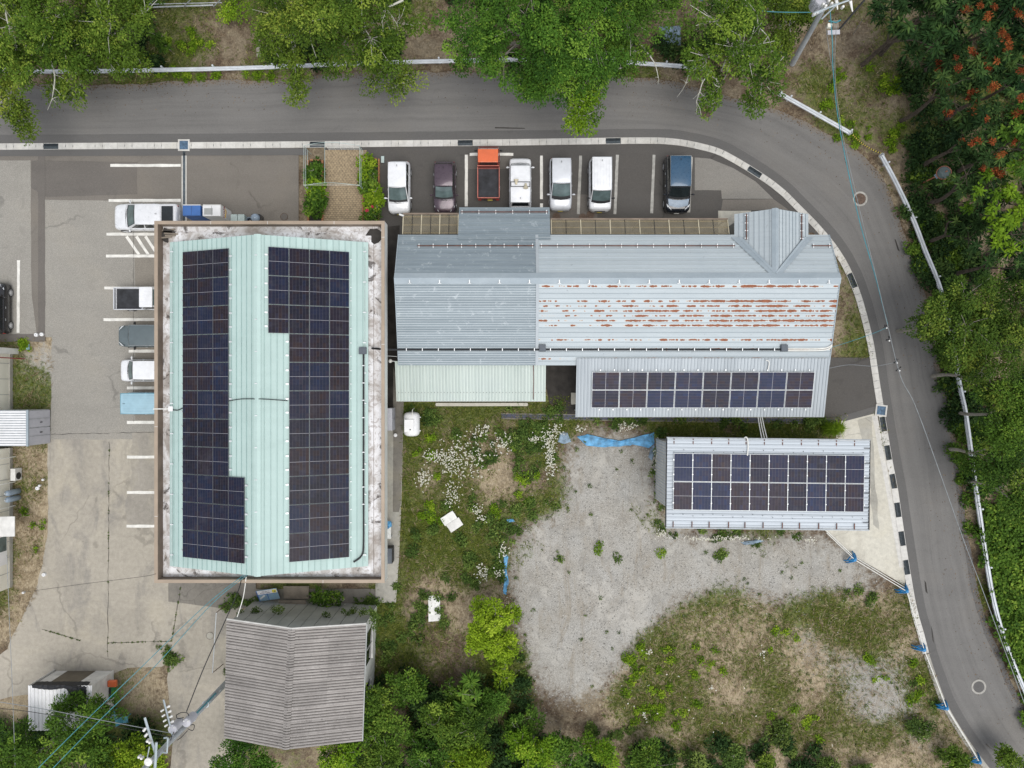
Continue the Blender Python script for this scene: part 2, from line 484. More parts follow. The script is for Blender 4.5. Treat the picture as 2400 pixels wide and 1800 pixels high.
MT['bark_pale'] = plain('birch_bark', (.56, .55, .48), .85, 0, .3, 5, fine=.3)
MT['bark_dark'] = plain('dark_bark', (.085, .065, .05), .9, 0, .3, 6)
MT['orange'] = plain('orange_box', (.62, .28, .06), .5, 0, .12, 4)
MT['green_pl'] = plain('green_crate', (.02, .22, .075), .5, 0, .12, 4)
MT['teal_pl'] = plain('teal_plastic', (.10, .34, .44), .5, 0, .12, 4)
MT['greybin'] = plain('pale_grey_bin', (.42, .50, .48), .45, 0, .08, 4)
MT['bluegrey'] = plain('blue_grey_bin', (.27, .34, .42), .35, 0, .1, 4, coat=.2)
MT['navy'] = plain('navy_bin', (.018, .024, .06), .5, 0, .15, 4)
MT['iron'] = plain('rusty_iron', (.145, .10, .075), .8, .2, .25, 8)
MT['red'] = plain('red_print', (.62, .03, .03), .5, 0, .1, 4)
MT['gold'] = plain('gold_print', (.66, .45, .10), .5, 0, .1, 4)
MT['ink'] = plain('grey_ink', (.12, .10, .16), .6, 0, .1, 4)
MT['yellow'] = plain('yellow_print', (.75, .66, .08), .6, 0, .1, 4)
MT['chain_y'] = plain('yellow_chain', (.66, .52, .06), .5, 0, .15, 9)
MT['tarp_black'] = plain('black_tarp', (.012, .013, .017), .6, 0, .3, 3)
MT['brown_sheet'] = plain('brown_sheet', (.135, .115, .085), .8, 0, .15, 1.5)
MT['post_or'] = plain('orange_post', (.40, .16, .10), .5, 0, .12, 4)
MT['dark_void'] = plain('dark_earth_and_shade', (.045, .04, .036), .95, 0, .3, 1.5)  # earth, cracks and joints; also the painted shade of the alley floor
MT['foam'] = plain('white_board', (.76, .76, .73), .7, 0, .12, 3)
MT['red_stripe'] = plain('maroon_pipe', (.20, .035, .035), .55, 0, .2, 3)

def solar_mat(nm='solar_glass', gain=1.0):
    """glass over a grid of cells, tone differs a little from module to module"""
    m, nt, b = mk(nm)
    uv = nd(nt, 'ShaderNodeUVMap').outputs['UV']
    s = sep(nt, uv)
    r = objrand(nt)
    w = wco(nt)
    cell = ramp(nt, r, [(0, (.010, .010, .017)), (.25, (.012, .018, .045)), (.45, (.022, .014, .018)), (.62, (.010, .022, .058)), (.8, (.030, .018, .018)), (1, (.011, .030, .075))], 'CONSTANT')
    cell = mix(nt, .35, cell, (.008, .008, .018))
    wn_ = nd(nt, 'ShaderNodeTexWhiteNoise', noise_dimensions='3D')
    fl = nd(nt, 'ShaderNodeVectorMath', operation='FLOOR'); nt.links.new(uv, fl.inputs[0])
    cb = nd(nt, 'ShaderNodeCombineXYZ'); so = sep(nt, fl.outputs[0])
    nt.links.new(so[0], cb.inputs[0]); nt.links.new(mth(nt, 'FLOOR', mth(nt, 'MULTIPLY', so[1], .25)), cb.inputs[1]); nt.links.new(r, cb.inputs[2])
    nt.links.new(cb.outputs[0], wn_.inputs['Vector'])
    cell = mix(nt, .35, cell, ramp(nt, wn_.outputs['Value'], [(0, (.010, .010, .016)), (.5, (.012, .014, .036)), (.75, (.035, .016, .013)), (1, (.012, .024, .066))]))
    if gain != 1.0: cell = mix(nt, 1.0, cell, (gain * .95, gain, gain * 1.12), 'MULTIPLY')
    fx = mth(nt, 'ABSOLUTE', mth(nt, 'SUBTRACT', mth(nt, 'FRACT', s[0]), .5))
    fy = mth(nt, 'ABSOLUTE', mth(nt, 'SUBTRACT', mth(nt, 'FRACT', s[1]), .5))
    lx = sstep(nt, fx, .455, .485); ly = sstep(nt, fy, .43, .48)
    line = mth(nt, 'MAXIMUM', mth(nt, 'MULTIPLY', lx, .7), mth(nt, 'MULTIPLY', ly, .5))
    dust = noise(nt, w, 1.3, 4, .6)
    cell = mix(nt, mth(nt, 'MULTIPLY', sstep(nt, dust, .5, .8), .10), cell, (.20, .19, .19))
    col = mix(nt, line, cell, (.115, .112, .125))
    nt.links.new(col, b.inputs['Base Color'])
    b.inputs['Roughness'].default_value = .22
    b.inputs['Specular IOR Level'].default_value = .10
    return m
MT['solar'] = solar_mat()
MT['solar_b'] = solar_mat('solar_glass_blue', 1.45)
MT['frame'] = plain('module_frame', (.11, .115, .13), .5, .1, .1, 3)
MT['busbar'] = plain('module_mid_strip', (.30, .30, .33), .5, .1, .1, 3)
MT['frame_dk'] = plain('module_back_rail', (.16, .17, .19), .5, .3, .1, 3)

def rust_mat():
    """pale sheet with rust eaten along the seam; u = metres along, v = across one sheet"""
    m, nt, b = mk('rusted_galvalume')
    w = wco(nt)
    s = sep(nt, nd(nt, 'ShaderNodeUVMap').outputs['UV'])
    f = noise(nt, vscale(nt, w, (.35, 6.0, 1.0)), 1.0, 5, .6)
    base = ramp(nt, f, [(.3, (.415, .465, .49)), (.7, (.49, .54, .565))])
    base = mix(nt, .3, base, ramp(nt, objrand(nt), [(0, (.35, .40, .43)), (1, (.52, .58, .61))]))
    # blobs
    r = objrand(nt)
    cb = nd(nt, 'ShaderNodeCombineXYZ')
    nt.links.new(s[0], cb.inputs[0]); nt.links.new(mth(nt, 'MULTIPLY', s[1], .12), cb.inputs[1]); nt.links.new(mth(nt, 'MULTIPLY', r, 37.0), cb.inputs[2])
    n1 = noise(nt, cb.outputs[0], 1.5, 3, .6)
    n2 = noise(nt, vscale(nt, cb.outputs[0], (1, 1, .03)), .13, 1, .5)
    n3 = noise(nt, cb.outputs[0], 7.0, 2, .6)
    off = mth(nt, 'ABSOLUTE', mth(nt, 'SUBTRACT', s[1], .38))
    v = mth(nt, 'ADD', mth(nt, 'ADD', n1, mth(nt, 'MULTIPLY', n2, .22)), mth(nt, 'MULTIPLY', n3, .42))
    v = mth(nt, 'ADD', mth(nt, 'SUBTRACT', v, mth(nt, 'MULTIPLY', mth(nt, 'POWER', mth(nt, 'MULTIPLY', off, 2.6), 2.0), .38)), mth(nt, 'MULTIPLY', s[0], .004))
    k = sstep(nt, v, .825, .845)
    k2 = sstep(nt, v, .775, .83)
    rust = ramp(nt, n3, [(.3, (.20, .075, .040)), (.6, (.29, .110, .058)), (.8, (.37, .16, .085))])
    col = mix(nt, mth(nt, 'MULTIPLY', k2, .5), base, (.62, .47, .30))
    col = mix(nt, k, col, rust)
    nt.links.new(col, b.inputs['Base Color'])
    nt.links.new(mth(nt, 'ADD', .5, mth(nt, 'MULTIPLY', k, .4)), b.inputs['Roughness'])
    nt.links.new(mth(nt, 'MULTIPLY', mth(nt, 'SUBTRACT', 1.0, k), .04), b.inputs['Metallic'])
    return m
MT['rust'] = rust_mat()

def slate_mat():
    """old corrugated cement sheet with lichen and soot"""
    m, nt, b = mk('cement_sheet')
    w = wco(nt)
    f = noise(nt, w, .8, 6, .65, .4)
    col = ramp(nt, f, [(.3, (.21, .192, .177)), (.5, (.32, .296, .276)), (.7, (.43, .40, .375))])
    col = mix(nt, .45, col, ramp(nt, objrand(nt), [(0, (.29, .272, .26)), (.8, (.42, .392, .37)), (.97, (.44, .41, .39)), (1, (.20, .19, .19))]))
    sp = noise(nt, w, 6.5, 5, .75)
    col = mix(nt, mth(nt, 'MULTIPLY', sstep(nt, sp, .58, .68), .6), col, (.62, .60, .57))
    col = mix(nt, mth(nt, 'MULTIPLY', sstep(nt, noise(nt, w, 4.1, 5, .75), .60, .69), .7), col, (.085, .078, .075))
    nt.links.new(col, b.inputs['Base Color'])
    b.inputs['Roughness'].default_value = .9
    bump(nt, b, sp, .4, .01)
    return m
MT['slate'] = slate_mat()

def membrane_mat():
    """white gutter lining with water marks, soot and rust"""
    m, nt, b = mk('gutter_lining')
    w = wco(nt)
    f = noise(nt, w, .55, 5, .6, 1.2)
    col = ramp(nt, f, [(.28, (.25, .215, .19)), (.41, (.47, .44, .415)), (.50, (.68, .67, .67)), (.64, (.82, .82, .84))])
    r = noise(nt, w, 2.4, 4, .6, 1.5)
    col = mix(nt, mth(nt, 'MULTIPLY', sstep(nt, r, .52, .58), .5), col, (.30, .25, .22))
    d = noise(nt, w, 1.1, 6, .7, .8)
    col = mix(nt, mth(nt, 'MULTIPLY', sstep(nt, d, .57, .64), .85), col, (.055, .042, .035))
    e = noise(nt, vscale(nt, w, (1, 1, 1)), .33, 3, .5)
    col = mix(nt, mth(nt, 'MULTIPLY', sstep(nt, e, .58, .68), .3), col, (.30, .255, .205))
    nt.links.new(col, b.inputs['Base Color'])
    b.inputs['Roughness'].default_value = .55
    bump(nt, b, noise(nt, w, 2.8, 3, .5, .8), .5, .06)
    return m
MT['membrane'] = membrane_mat()
def poly_mat():
    m, nt, b = mk('smoked_polycarbonate')
    w = wco(nt)
    col = ramp(nt, noise(nt, w, 1.0, 4), [(.35, (.40, .365, .29)), (.65, (.52, .48, .39))])
    nt.links.new(col, b.inputs['Base Color'])
    b.inputs['Roughness'].default_value = .15
    tr = nd(nt, 'ShaderNodeBsdfTransparent'); tr.inputs[0].default_value = (.80, .76, .66, 1)
    ms = nd(nt, 'ShaderNodeMixShader'); ms.inputs[0].default_value = .76
    nt.links.new(b.outputs[0], ms.inputs[1]); nt.links.new(tr.outputs[0], ms.inputs[2])
    nt.links.new(ms.outputs[0], nt.nodes['Material Output'].inputs['Surface'])
    return m
MT['poly'] = poly_mat()
# ------------------------------------------------------------------ ground
def vnoise(x, y, seed):
    xi = np.floor(x).astype(np.int64); yi = np.floor(y).astype(np.int64)
    xf = x - xi; yf = y - yi
    xf = xf * xf * (3 - 2 * xf); yf = yf * yf * (3 - 2 * yf)
    def h(a, b):
        n = (a * 374761393 + b * 668265263 + seed * 1442695041) & 0xffffffff
        n = ((n ^ (n >> 13)) * 1274126177) & 0xffffffff
        return ((n ^ (n >> 16)) & 0xffff) / 65535.0
    return (h(xi, yi) * (1 - xf) + h(xi + 1, yi) * xf) * (1 - yf) + (h(xi, yi + 1) * (1 - xf) + h(xi + 1, yi + 1) * xf) * yf
def fbm(x, y, s, seed=1, o=4):
    t = 0; a = .5; n = 0
    for k in range(o):
        t = t + a * vnoise(x * s, y * s, seed + k * 17); n += a; a *= .55; s *= 2.03
    return t / n
def inpoly(px, py, poly):
    c = np.zeros(px.shape, bool); n = len(poly); j = n - 1
    for i in range(n):
        xi, yi = poly[i]; xj, yj = poly[j]
        if yi != yj:
            k = ((yi > py) != (yj > py)) & (px < (xj - xi) * (py - yi) / (yj - yi) + xi)
            c ^= k
        j = i
    return c
def blob(px, py, cx, cy, rx, ry):
    d = np.sqrt(((px - cx) / rx) ** 2 + ((py - cy) / ry) ** 2)
    return np.clip(1.25 - d, 0, 1) ** 1.0
GRAVEL = [(1312, 1025), (1540, 1025), (1522, 1180), (1535, 1262), (1960, 1255), (2085, 1335), (2115, 1385), (1900, 1402), (1610, 1392),
          (1500, 1490), (1440, 1600), (1340, 1650), (1250, 1610), (1225, 1510), (1212, 1420), (1178, 1340), (1185, 1235), (1335, 1210), (1318, 1100)]
FIELD = [(1490, 1480), (1610, 1395), (1700, 1385), (1900, 1395), (2100, 1370), (2165, 1540), (2235, 1690), (2330, 1830), (1450, 1830), (1420, 1640)]
def zones_raw(px, py):
    """green, dry straw, gravel weights at picture positions of the ground"""
    x = px / 35.0; y = py / 35.0
    wx = (fbm(x, y, .5, 5) - .5) * 90; wy = (fbm(x, y, .5, 9) - .5) * 90
    qx = px + wx; qy = py + wy
    n1 = fbm(x, y, .35, 21); n2 = fbm(x, y, 1.1, 33); n3 = fbm(x, y, .16, 44)
    green = np.clip((n1 - .44) * 4 + .12, 0, 1) * .75
    dry = np.clip((n2 - .45) * 4 + .35, 0, 1) * .7
    gravel = np.zeros_like(px)
    # west yard
    wy_ = inpoly(qx, qy, [(920, 930), (1960, 930), (1960, 1060), (1545, 1040), (1300, 1030), (1330, 1210), (1180, 1240), (1200, 1400), (1215, 1620), (840, 1650), (850, 1400), (930, 1330)])
    green = np.where(wy_, np.clip((n1 - .40) * 3.2 + .52, 0, 1), green)
    dry = np.where(wy_, np.clip((n2 - .48) * 3 + .15, 0, 1), dry)
    for cx, cy, rx, ry in [(1140, 1105, 90, 50), (1010, 1130, 40, 110), (1160, 1170, 90, 50), (1010, 1370, 70, 80), (1090, 1440, 80, 80), (1130, 1030, 60, 40), (1320, 1260, 90, 70), (1160, 1080, 50, 50), (1040, 1000, 30, 60), (1150, 1390, 60, 60)]:
        b = blob(px, py, cx, cy, rx, ry)
        green = green * (1 - .62 * b); dry = np.maximum(dry, b * .75)
    # gravel
    g = inpoly(qx * .55 + px * .45, qy * .55 + py * .45, GRAVEL)
    gravel = np.where(g, 1.0, gravel)
    green = np.where(g, np.clip((n1 - .62) * 5, 0, .6), green); dry = np.where(g, np.clip((n2 - .6) * 4, 0, .5), dry)
    # rough field
    f = inpoly(qx * .6 + px * .4, qy * .6 + py * .4, FIELD) & ~g
    green = np.where(f, np.clip((n1 - .46) * 3.4 + .70, 0, 1), green); dry = np.where(f, np.clip((n2 - .36) * 3.4 + .75, 0, 1), dry)
    for cx, cy, rx, ry in [(1580, 1560, 110, 90), (1530, 1640, 110, 60), (1920, 1430, 130, 40), (2020, 1470, 90, 60), (1860, 1720, 90, 60)]:
        b = blob(px, py, cx, cy, rx, ry) * np.where(f, 1, 0); green = np.maximum(green, b * .9)
    for cx, cy, rx, ry in [(1700, 1470, 120, 80), (1660, 1560, 90, 60), (1700, 1640, 80, 60), (1900, 1560, 120, 70), (1780, 1500, 80, 60)]:
        b = blob(px, py, cx, cy, rx, ry) * np.where(f, 1, 0); dry = np.maximum(dry, b); green = green * (1 - .6 * b)
    for cx, cy, rx, ry in [(2070, 1635, 95, 75), (1990, 1550, 50, 35), (2120, 1530, 40, 30), (1900, 1510, 40, 30), (2160, 1740, 60, 30), (130, 900, 60, 70)]:
        b = np.clip(blob(qx, qy, cx, cy, rx, ry) * 1.8, 0, 1); gravel = np.maximum(gravel, b * 1.25); green = green * (1 - .8 * b)
    # brown litter along the shrubs and the slope across the road
    for cx, cy, rx, ry in [(1440, 1715, 180, 45), (1950, 1785, 260, 40), (560, 90, 140, 60), (1010, 110, 60, 50), (1290, 1690, 90, 40)]:
        b = blob(px, py, cx, cy, rx, ry); green = green * (1 - .8 * b); dry = dry * (1 - .25 * b); gravel = gravel * (1 - b)
    for cx, cy, rx, ry in [(460, 100, 70, 45), (1960, 300, 60, 60), (2050, 180, 60, 80), (2110, 300, 70, 60), (1930, 180, 60, 60)]:
        b = blob(px, py, cx, cy, rx, ry); green = np.maximum(green, b * .8)
    for cx, cy, rx, ry in [(330, 1620, 90, 80), (40, 1650, 80, 60)]:
        b = blob(px, py, cx, cy, rx, ry); dry = np.maximum(dry, b * .85); green = green * (1 - .55 * b)
    # kerb-side gravel east of the long roof, west strips
    k = inpoly(px, py, [(1955, 560), (1985, 640), (2020, 740), (2050, 850), (1935, 850), (1955, 700)])
    gravel = np.where(k, np.clip((qx - 1955) / 50, 0, 1), gravel); dry = np.where(k, .5, dry); green = np.where(k, np.clip((n1 - .45) * 4, 0, .8), green)
    ww = px < 150
    w2 = ww & (py > 780) & (py < 1500)
    dry = np.where(w2, np.clip((n2 - .35) * 3 + .4, 0, 1), dry); green = np.where(w2, np.clip((n1 - .50) * 4 + .25, 0, .8), green)
    gravel = np.where(w2 & (py < 960), np.maximum(gravel, .55), gravel)
    return green, dry, gravel

def blur(a, k=2, n=2):
    for _ in range(n):
        p = np.pad(a, k, mode='edge'); c = sum(p[i:i + a.shape[0], k:-k] for i in range(2 * k + 1)) / (2 * k + 1)
        p = np.pad(c, k, mode='edge'); a = sum(p[k:-k, i:i + a.shape[1]] for i in range(2 * k + 1)) / (2 * k + 1)
    return a
GST = .28; GHX, GHY = 48.0, 37.0
GNX = int(2 * GHX / GST) + 1; GNY = int(2 * GHY / GST) + 1
GX, GY = np.meshgrid(np.linspace(-GHX, GHX, GNX), np.linspace(-GHY, GHY, GNY))
ZG, ZD, ZV = [blur(a, k, 2) for a, k in zip(zones_raw(1200 + GX * FPX / CAMH, 900 - GY * FPX / CAMH), (2, 3, 6))]
def zones(px, py):
    ix = np.clip(np.round(((px - 1200) * CAMH / FPX + GHX) / (2 * GHX) * (GNX - 1)).astype(int), 0, GNX - 1)
    iy = np.clip(np.round(((900 - py) * CAMH / FPX + GHY) / (2 * GHY) * (GNY - 1)).astype(int), 0, GNY - 1)
    return ZG[iy, ix], ZD[iy, ix], ZV[iy, ix]
def ground_mat():
    m, nt, b = mk('ground_earth')
    w = wco(nt)
    at = nd(nt, 'ShaderNodeAttribute', attribute_name='zone').outputs['Color']
    s = nd(nt, 'ShaderNodeSeparateColor'); nt.links.new(at, s.inputs[0])
    n1 = noise(nt, w, 1.6, 6, .7, .4); n2 = noise(nt, w, 9, 5, .7); n3 = noise(nt, w, .5, 5, .6)
    soil = ramp(nt, n2, [(.3, (.055, .040, .028)), (.5, (.115, .082, .055)), (.7, (.20, .15, .10))])
    soil = mix(nt, sstep(nt, n3, .42, .62), soil, ramp(nt, n2, [(.3, (.13, .105, .07)), (.7, (.31, .255, .18))]))
    straw = ramp(nt, noise(nt, vscale(nt, w, (1, .3, 1)), 18, 4, .7), [(.3, (.20, .155, .095)), (.5, (.37, .30, .20)), (.7, (.52, .44, .32))])
    grass = ramp(nt, n2, [(.28, (.032, .052, .013)), (.5, (.100, .130, .030)), (.72, (.23, .235, .065))])
    grav = ramp(nt, noise(nt, w, 15, 3, .85), [(.30, (.10, .095, .085)), (.45, (.28, .268, .24)), (.58, (.43, .415, .38)), (.72, (.72, .70, .65))])
    grav = mix(nt, .38, grav, ramp(nt, n3, [(.3, (.28, .245, .20)), (.42, (.37, .345, .305)), (.55, (.41, .395, .365)), (.7, (.47, .465, .45))]))
    rut = noise(nt, vscale(nt, w, (1.6, .35, 1)), .7, 6, .7, 1.2)
    grav = mix(nt, mth(nt, 'MULTIPLY', sstep(nt, rut, .50, .66), .6), grav, ramp(nt, n2, [(.3, (.21, .18, .14)), (.7, (.35, .31, .25))]))
    dust = noise(nt, w, .42, 5, .6, .8)
    grav = mix(nt, mth(nt, 'MULTIPLY', sstep(nt, dust, .54, .66), .55), grav, (.50, .48, .435))
    grav = mix(nt, mth(nt, 'MULTIPLY', sstep(nt, noise(nt, w, .85, 6, .75, .5), .50, .64), .45), grav, (.24, .23, .21))
    def thr(ch, nz, k=.9):
        return sstep(nt, mth(nt, 'ADD', ch, mth(nt, 'MULTIPLY', mth(nt, 'SUBTRACT', nz, .5), k)), .28, .70)
    n4 = noise(nt, w, 4.2, 5, .75)
    col = mix(nt, thr(s.outputs[1], mix_n(nt, n1, n4), 2.0), soil, straw)
    col = mix(nt, thr(s.outputs[2], mix_n(nt, n1, n4), 1.7), col, grav)
    col = mix(nt, mth(nt, 'MULTIPLY', thr(s.outputs[0], mix_n(nt, n4, n1), 2.4), .9), col, grass)
    nt.links.new(col, b.inputs['Base Color'])
    b.inputs['Roughness'].default_value = .95; b.inputs['Specular IOR Level'].default_value = .2
    bump(nt, b, n2, .6, .06)
    return m
def mix_n(nt, a, c): return mth(nt, 'ADD', mth(nt, 'MULTIPLY', a, .55), mth(nt, 'MULTIPLY', c, .45))
MT['ground'] = ground_mat()

def make_ground():
    nx, ny, X, Y = GNX, GNY, GX, GY
    g, d, v = ZG, ZD, ZV
    Z = (fbm(X, Y, .8, 70) - .5) * .10 - .06
    V = np.stack([X.ravel(), Y.ravel(), Z.ravel()], 1)
    idx = np.arange(nx * ny).reshape(ny, nx)
    Q = np.stack([idx[:-1, :-1].ravel(), idx[:-1, 1:].ravel(), idx[1:, 1:].ravel(), idx[1:, :-1].ravel()], 1)
    B = 600.0
    n0 = len(V)
    V = np.vstack([V, [(-B, -B, -.1), (B, -B, -.1), (B, B, -.1), (-B, B, -.1)]])
    c = [idx[0, 0], idx[0, -1], idx[-1, -1], idx[-1, 0]]
    ex = [[c[0], c[1], n0 + 1, n0], [c[1], c[2], n0 + 2, n0 + 1], [c[2], c[3], n0 + 3, n0 + 2], [c[3], c[0], n0, n0 + 3]]
    Q = np.vstack([Q, np.array(ex)[:, ::-1]])
    me = bpy.data.meshes.new('ground')
    quad_mesh(me, V, Q)
    a = me.attributes.new('zone', 'FLOAT_COLOR', 'POINT')
    Cc = np.zeros((len(V), 4), np.float32); Cc[:n0, 0] = g.ravel(); Cc[:n0, 1] = d.ravel(); Cc[:n0, 2] = v.ravel(); Cc[n0:, 0] = .7; Cc[:, 3] = 1
    a.data.foreach_set('color', Cc.ravel())
    me.materials.append(MT['ground'])
    o = bpy.data.objects.new('ground', me); COL.objects.link(o); struct(o)
    return o
def quad_mesh(me, V, Q):
    V = np.asarray(V, np.float32); Q = np.asarray(Q, np.int32)
    n = len(Q); k = Q.shape[1]
    me.vertices.add(len(V)); me.vertices.foreach_set('co', V.ravel())
    me.loops.add(n * k); me.loops.foreach_set('vertex_index', Q.ravel())
    me.polygons.add(n); me.polygons.foreach_set('loop_start', np.arange(n, dtype=np.int32) * k)
    try: me.polygons.foreach_set('loop_total', np.full(n, k, np.int32))
    except Exception: pass
    me.update(calc_edges=True)
    return me
make_ground()

def ragged(pts, amp, step=.35, seed=3):
    out = []
    d = subdiv([Vector((p[0], p[1], 0)) for p in pts], step)
    for i, p in enumerate(d):
        t = (d[min(i + 1, len(d) - 1)] - d[max(i - 1, 0)]).normalized(); n = Vector((-t.y, t.x, 0))
        q = float(fbm(np.array([p.x * 1.0]), np.array([p.y * 1.0]), 1.0, seed)[0]) - .5
        out.append(p + n * q * amp)
    return [(p.x, p.y) for p in out]
def sheet(name, pts, z, mat, thick=None, parent=None):
    b = MB()
    if thick: b.prism(pts, z - thick, z, bottom=False)
    else: b.poly([(p[0], p[1], z) for p in pts])
    o = b.build(name, mat, parent)
    # make face up
    me = o.data
    if me.polygons[0].normal.z < 0: me.flip_normals()
    if parent is None: struct(o)
    return o
# ---- road
GUT = [(-140, 345), (0, 344), (300, 342), (600, 340), (900, 337), (1200, 334), (1400, 331), (1540, 330), (1605, 336), (1680, 354), (1730, 380),
       (1780, 411), (1830, 447), (1866, 483), (1908, 525), (1952, 577), (1984, 629), (2011, 694), (2030, 762), (2041, 811), (2052, 884), (2060, 935), (2064, 960)]
GUT2 = [(2064, 960), (2068, 984), (2083, 1076), (2096, 1144), (2106, 1212), (2116, 1280), (2129, 1360), (2142, 1431), (2158, 1486), (2170, 1534)]
GUT3 = [(2170, 1534), (2200, 1622), (2222, 1670), (2262, 1735), (2310, 1800), (2400, 1910)]
OUT = [(-140, 200), (60, 197), (180, 200), (300, 197), (400, 192), (520, 187), (600, 188), (700, 181), (780, 173), (900, 170), (1000, 168), (1200, 171),
       (1400, 172), (1500, 183), (1600, 196), (1700, 224), (1800, 252), (1870, 277), (1930, 310), (2000, 345), (2042, 385), (2075, 430), (2092, 478),
       (2110, 525), (2132, 580), (2155, 650), (2170, 700), (2180, 750), (2190, 800), (2198, 850), (2212, 890), (2226, 930), (2236, 1000), (2246, 1080),
       (2253, 1150), (2259, 1200), (2263, 1250), (2276, 1300), (2283, 1350), (2297, 1410), (2318, 1480), (2342, 1530), (2364, 1590), (2402, 1660), (2520, 1850)]
inner = [P2(*p) for p in GUT + GUT2[1:] + GUT3[1:]]
outer = [P2(*p) for p in OUT]
road_pts = [(v.x, v.y) for v in smooth_path([Vector((*p, 0)) for p in inner], 3)] + list(reversed(ragged([(v.x, v.y) for v in smooth_path([Vector((*p, 0)) for p in outer], 3)], .30)))
def resample(path, n):
    path = [Vector(p) for p in path]; d = [0]
    for i in range(1, len(path)): d.append(d[-1] + (path[i] - path[i - 1]).length)
    out = []; j = 1
    for k in range(n):
        t = d[-1] * k / (n - 1)
        while j < len(d) - 1 and d[j] < t: j += 1
        out.append(path[j - 1].lerp(path[j], (t - d[j - 1]) / max(1e-9, d[j] - d[j - 1])))
    return out, d[-1]
ip, il = resample(smooth_path([Vector((*p, 0)) for p in inner], 4), 300)
op, ol = resample([Vector((*p, 0)) for p in ragged([(v.x, v.y) for v in smooth_path([Vector((*p, 0)) for p in outer], 3)], .34, .2)], 300)
rb_ = MB()
for i in range(299):
    for k in range(6):
        v0, v1 = k / 6, (k + 1) / 6; u0, u1 = il * i / 299, il * (i + 1) / 299
        q = [ip[i].lerp(op[i], v0), ip[i + 1].lerp(op[i + 1], v0), ip[i + 1].lerp(op[i + 1], v1), ip[i].lerp(op[i], v1)]
        rb_.poly([(p.x, p.y, .012) for p in q], uv=[(u0, v0), (u1, v0), (u1, v1), (u0, v1)])
ro = struct(rb_.build('road', MT['road']))
if ro.data.polygons[0].normal.z < 0: ro.data.flip_normals()
def offset_path(pts, d):
    out = []
    for i, p in enumerate(pts):
        t = (pts[min(i + 1, len(pts) - 1)] - pts[max(i - 1, 0)]); t.z = 0; t.normalize()
        out.append(p + Vector((-t.y, t.x, 0)) * d)
    return out
gp = smooth_path([P(*p) for p in GUT], 3)
gp2 = smooth_path([P(*p) for p in GUT2], 3)
gp3 = smooth_path([P(*p) for p in GUT3], 3)
allg = gp + gp2[1:] + gp3[1:]
def band(name, path, d0, d1, z, mat, amp=.05):
    a = offset_path(path, d0); b = offset_path(path, d1)
    pts = [(p.x, p.y) for p in a] + list(reversed(ragged([(p.x, p.y) for p in b], amp, .3, 8)))
    return sheet(name, pts, z, mat)
band('road_trench_band', allg, .24, .80, .016, MT['road_band'])
band('road_edge_band', smooth_path([P(*p) for p in OUT[-12:]], 3), .06, -.35, .016, MT['road_band'], .2)
# ---- paved lots
def lot(name, px, z, mat, amp=0.0):
    pts = [P2(*p) for p in px]
    if amp: pts = ragged(pts + [pts[0]], amp)[:-1]
    return sheet(name, pts, z, mat)
inn = [(p.x, p.y) for p in offset_path(gp, -.22)]
lot('forecourt_asphalt', [(-120, 352), (700, 347), (700, 560), (560, 700), (350, 1000), (130, 1000), (122, 790), (0, 790), (-120, 790)], .010, MT['lot_mid'])
lot('west_lot_asphalt', [(105, 468), (425, 474), (430, 560), (430, 1030), (118, 1030), (122, 790), (104, 790)], .014, MT['lot_west'], .12)
lot('west_bay_asphalt', [(-120, 376), (72, 376), (74, 690), (88, 790), (-120, 790)], .014, MT['lot_west'], .06)
lot('lot_concrete', [(112, 1012), (600, 1012), (600, 1385), (560, 1440), (470, 1460), (405, 1540), (380, 1562), (300, 1566), (262, 1580), (225, 1625), (60, 1628), (-60, 1650), (-60, 1600), (15, 1520), (90, 1370), (112, 1250)], .006, MT['lot_conc'], .25)
lot('apron_concrete', [(395, 1010), (430, 990), (430, 1100), (600, 1100), (600, 1380), (930, 1380), (925, 1410), (640, 1425), (520, 1425), (395, 1410)], .010, MT['conc_dark'], .1)  # shade south of the hall is put into this dark colour
lot('lane_concrete', [(392, 1590), (400, 1545), (470, 1460), (530, 1440), (590, 1440), (560, 1660), (540, 1840), (395, 1840), (405, 1740)], .012, MT['lot_conc'], .08)
lot('asphalt_patch', [(90, 365), (106, 365), (106, 800), (90, 800)], .030, MT['lot_patch'], .08)
lot('asphalt_patch', [(-120, 783), (104, 783), (104, 801), (-120, 801)], .034, MT['lot_patch'], .04)
lot('asphalt_patch', [(74, 378), (115, 376), (322, 380), (322, 455), (110, 462), (74, 440)], .018, MT['lot_patch'], .10)
lot('asphalt_patch', [(-120, 351), (720, 348), (720, 364), (-120, 367)], .038, MT['road_band'], .03)
for q in ([(316, 604), (410, 604), (410, 672), (318, 671)], [(318, 826), (410, 826), (410, 906), (316, 905)], [(316, 752), (410, 752), (410, 820), (318, 818)], [(316, 912), (410, 912), (410, 986), (318, 984)]):
    lot('bay_wear', q, .020, MT['lot_bay'], .12)
for q in ([(310, 1015), (410, 1015), (410, 1068), (306, 1064)], [(306, 1078), (410, 1078), (410, 1150), (310, 1148)], [(300, 1160), (410, 1160), (410, 1228), (296, 1226)]):
    lot('concrete_wear', q, .020, MT['conc_wear'], .5)
for q in ([(2166, 1360), (2170, 1366), (2174, 1392), (2169, 1386)], [(2182, 1466), (2185, 1478), (2189, 1508), (2185, 1500)], [(2096, 560), (2099, 562), (2108, 590), (2104, 586)], [(1160, 298), (1230, 300), (1230, 302), (1160, 301)]):
    lot('road_crack', q, .020, MT['dark_void'], .04)
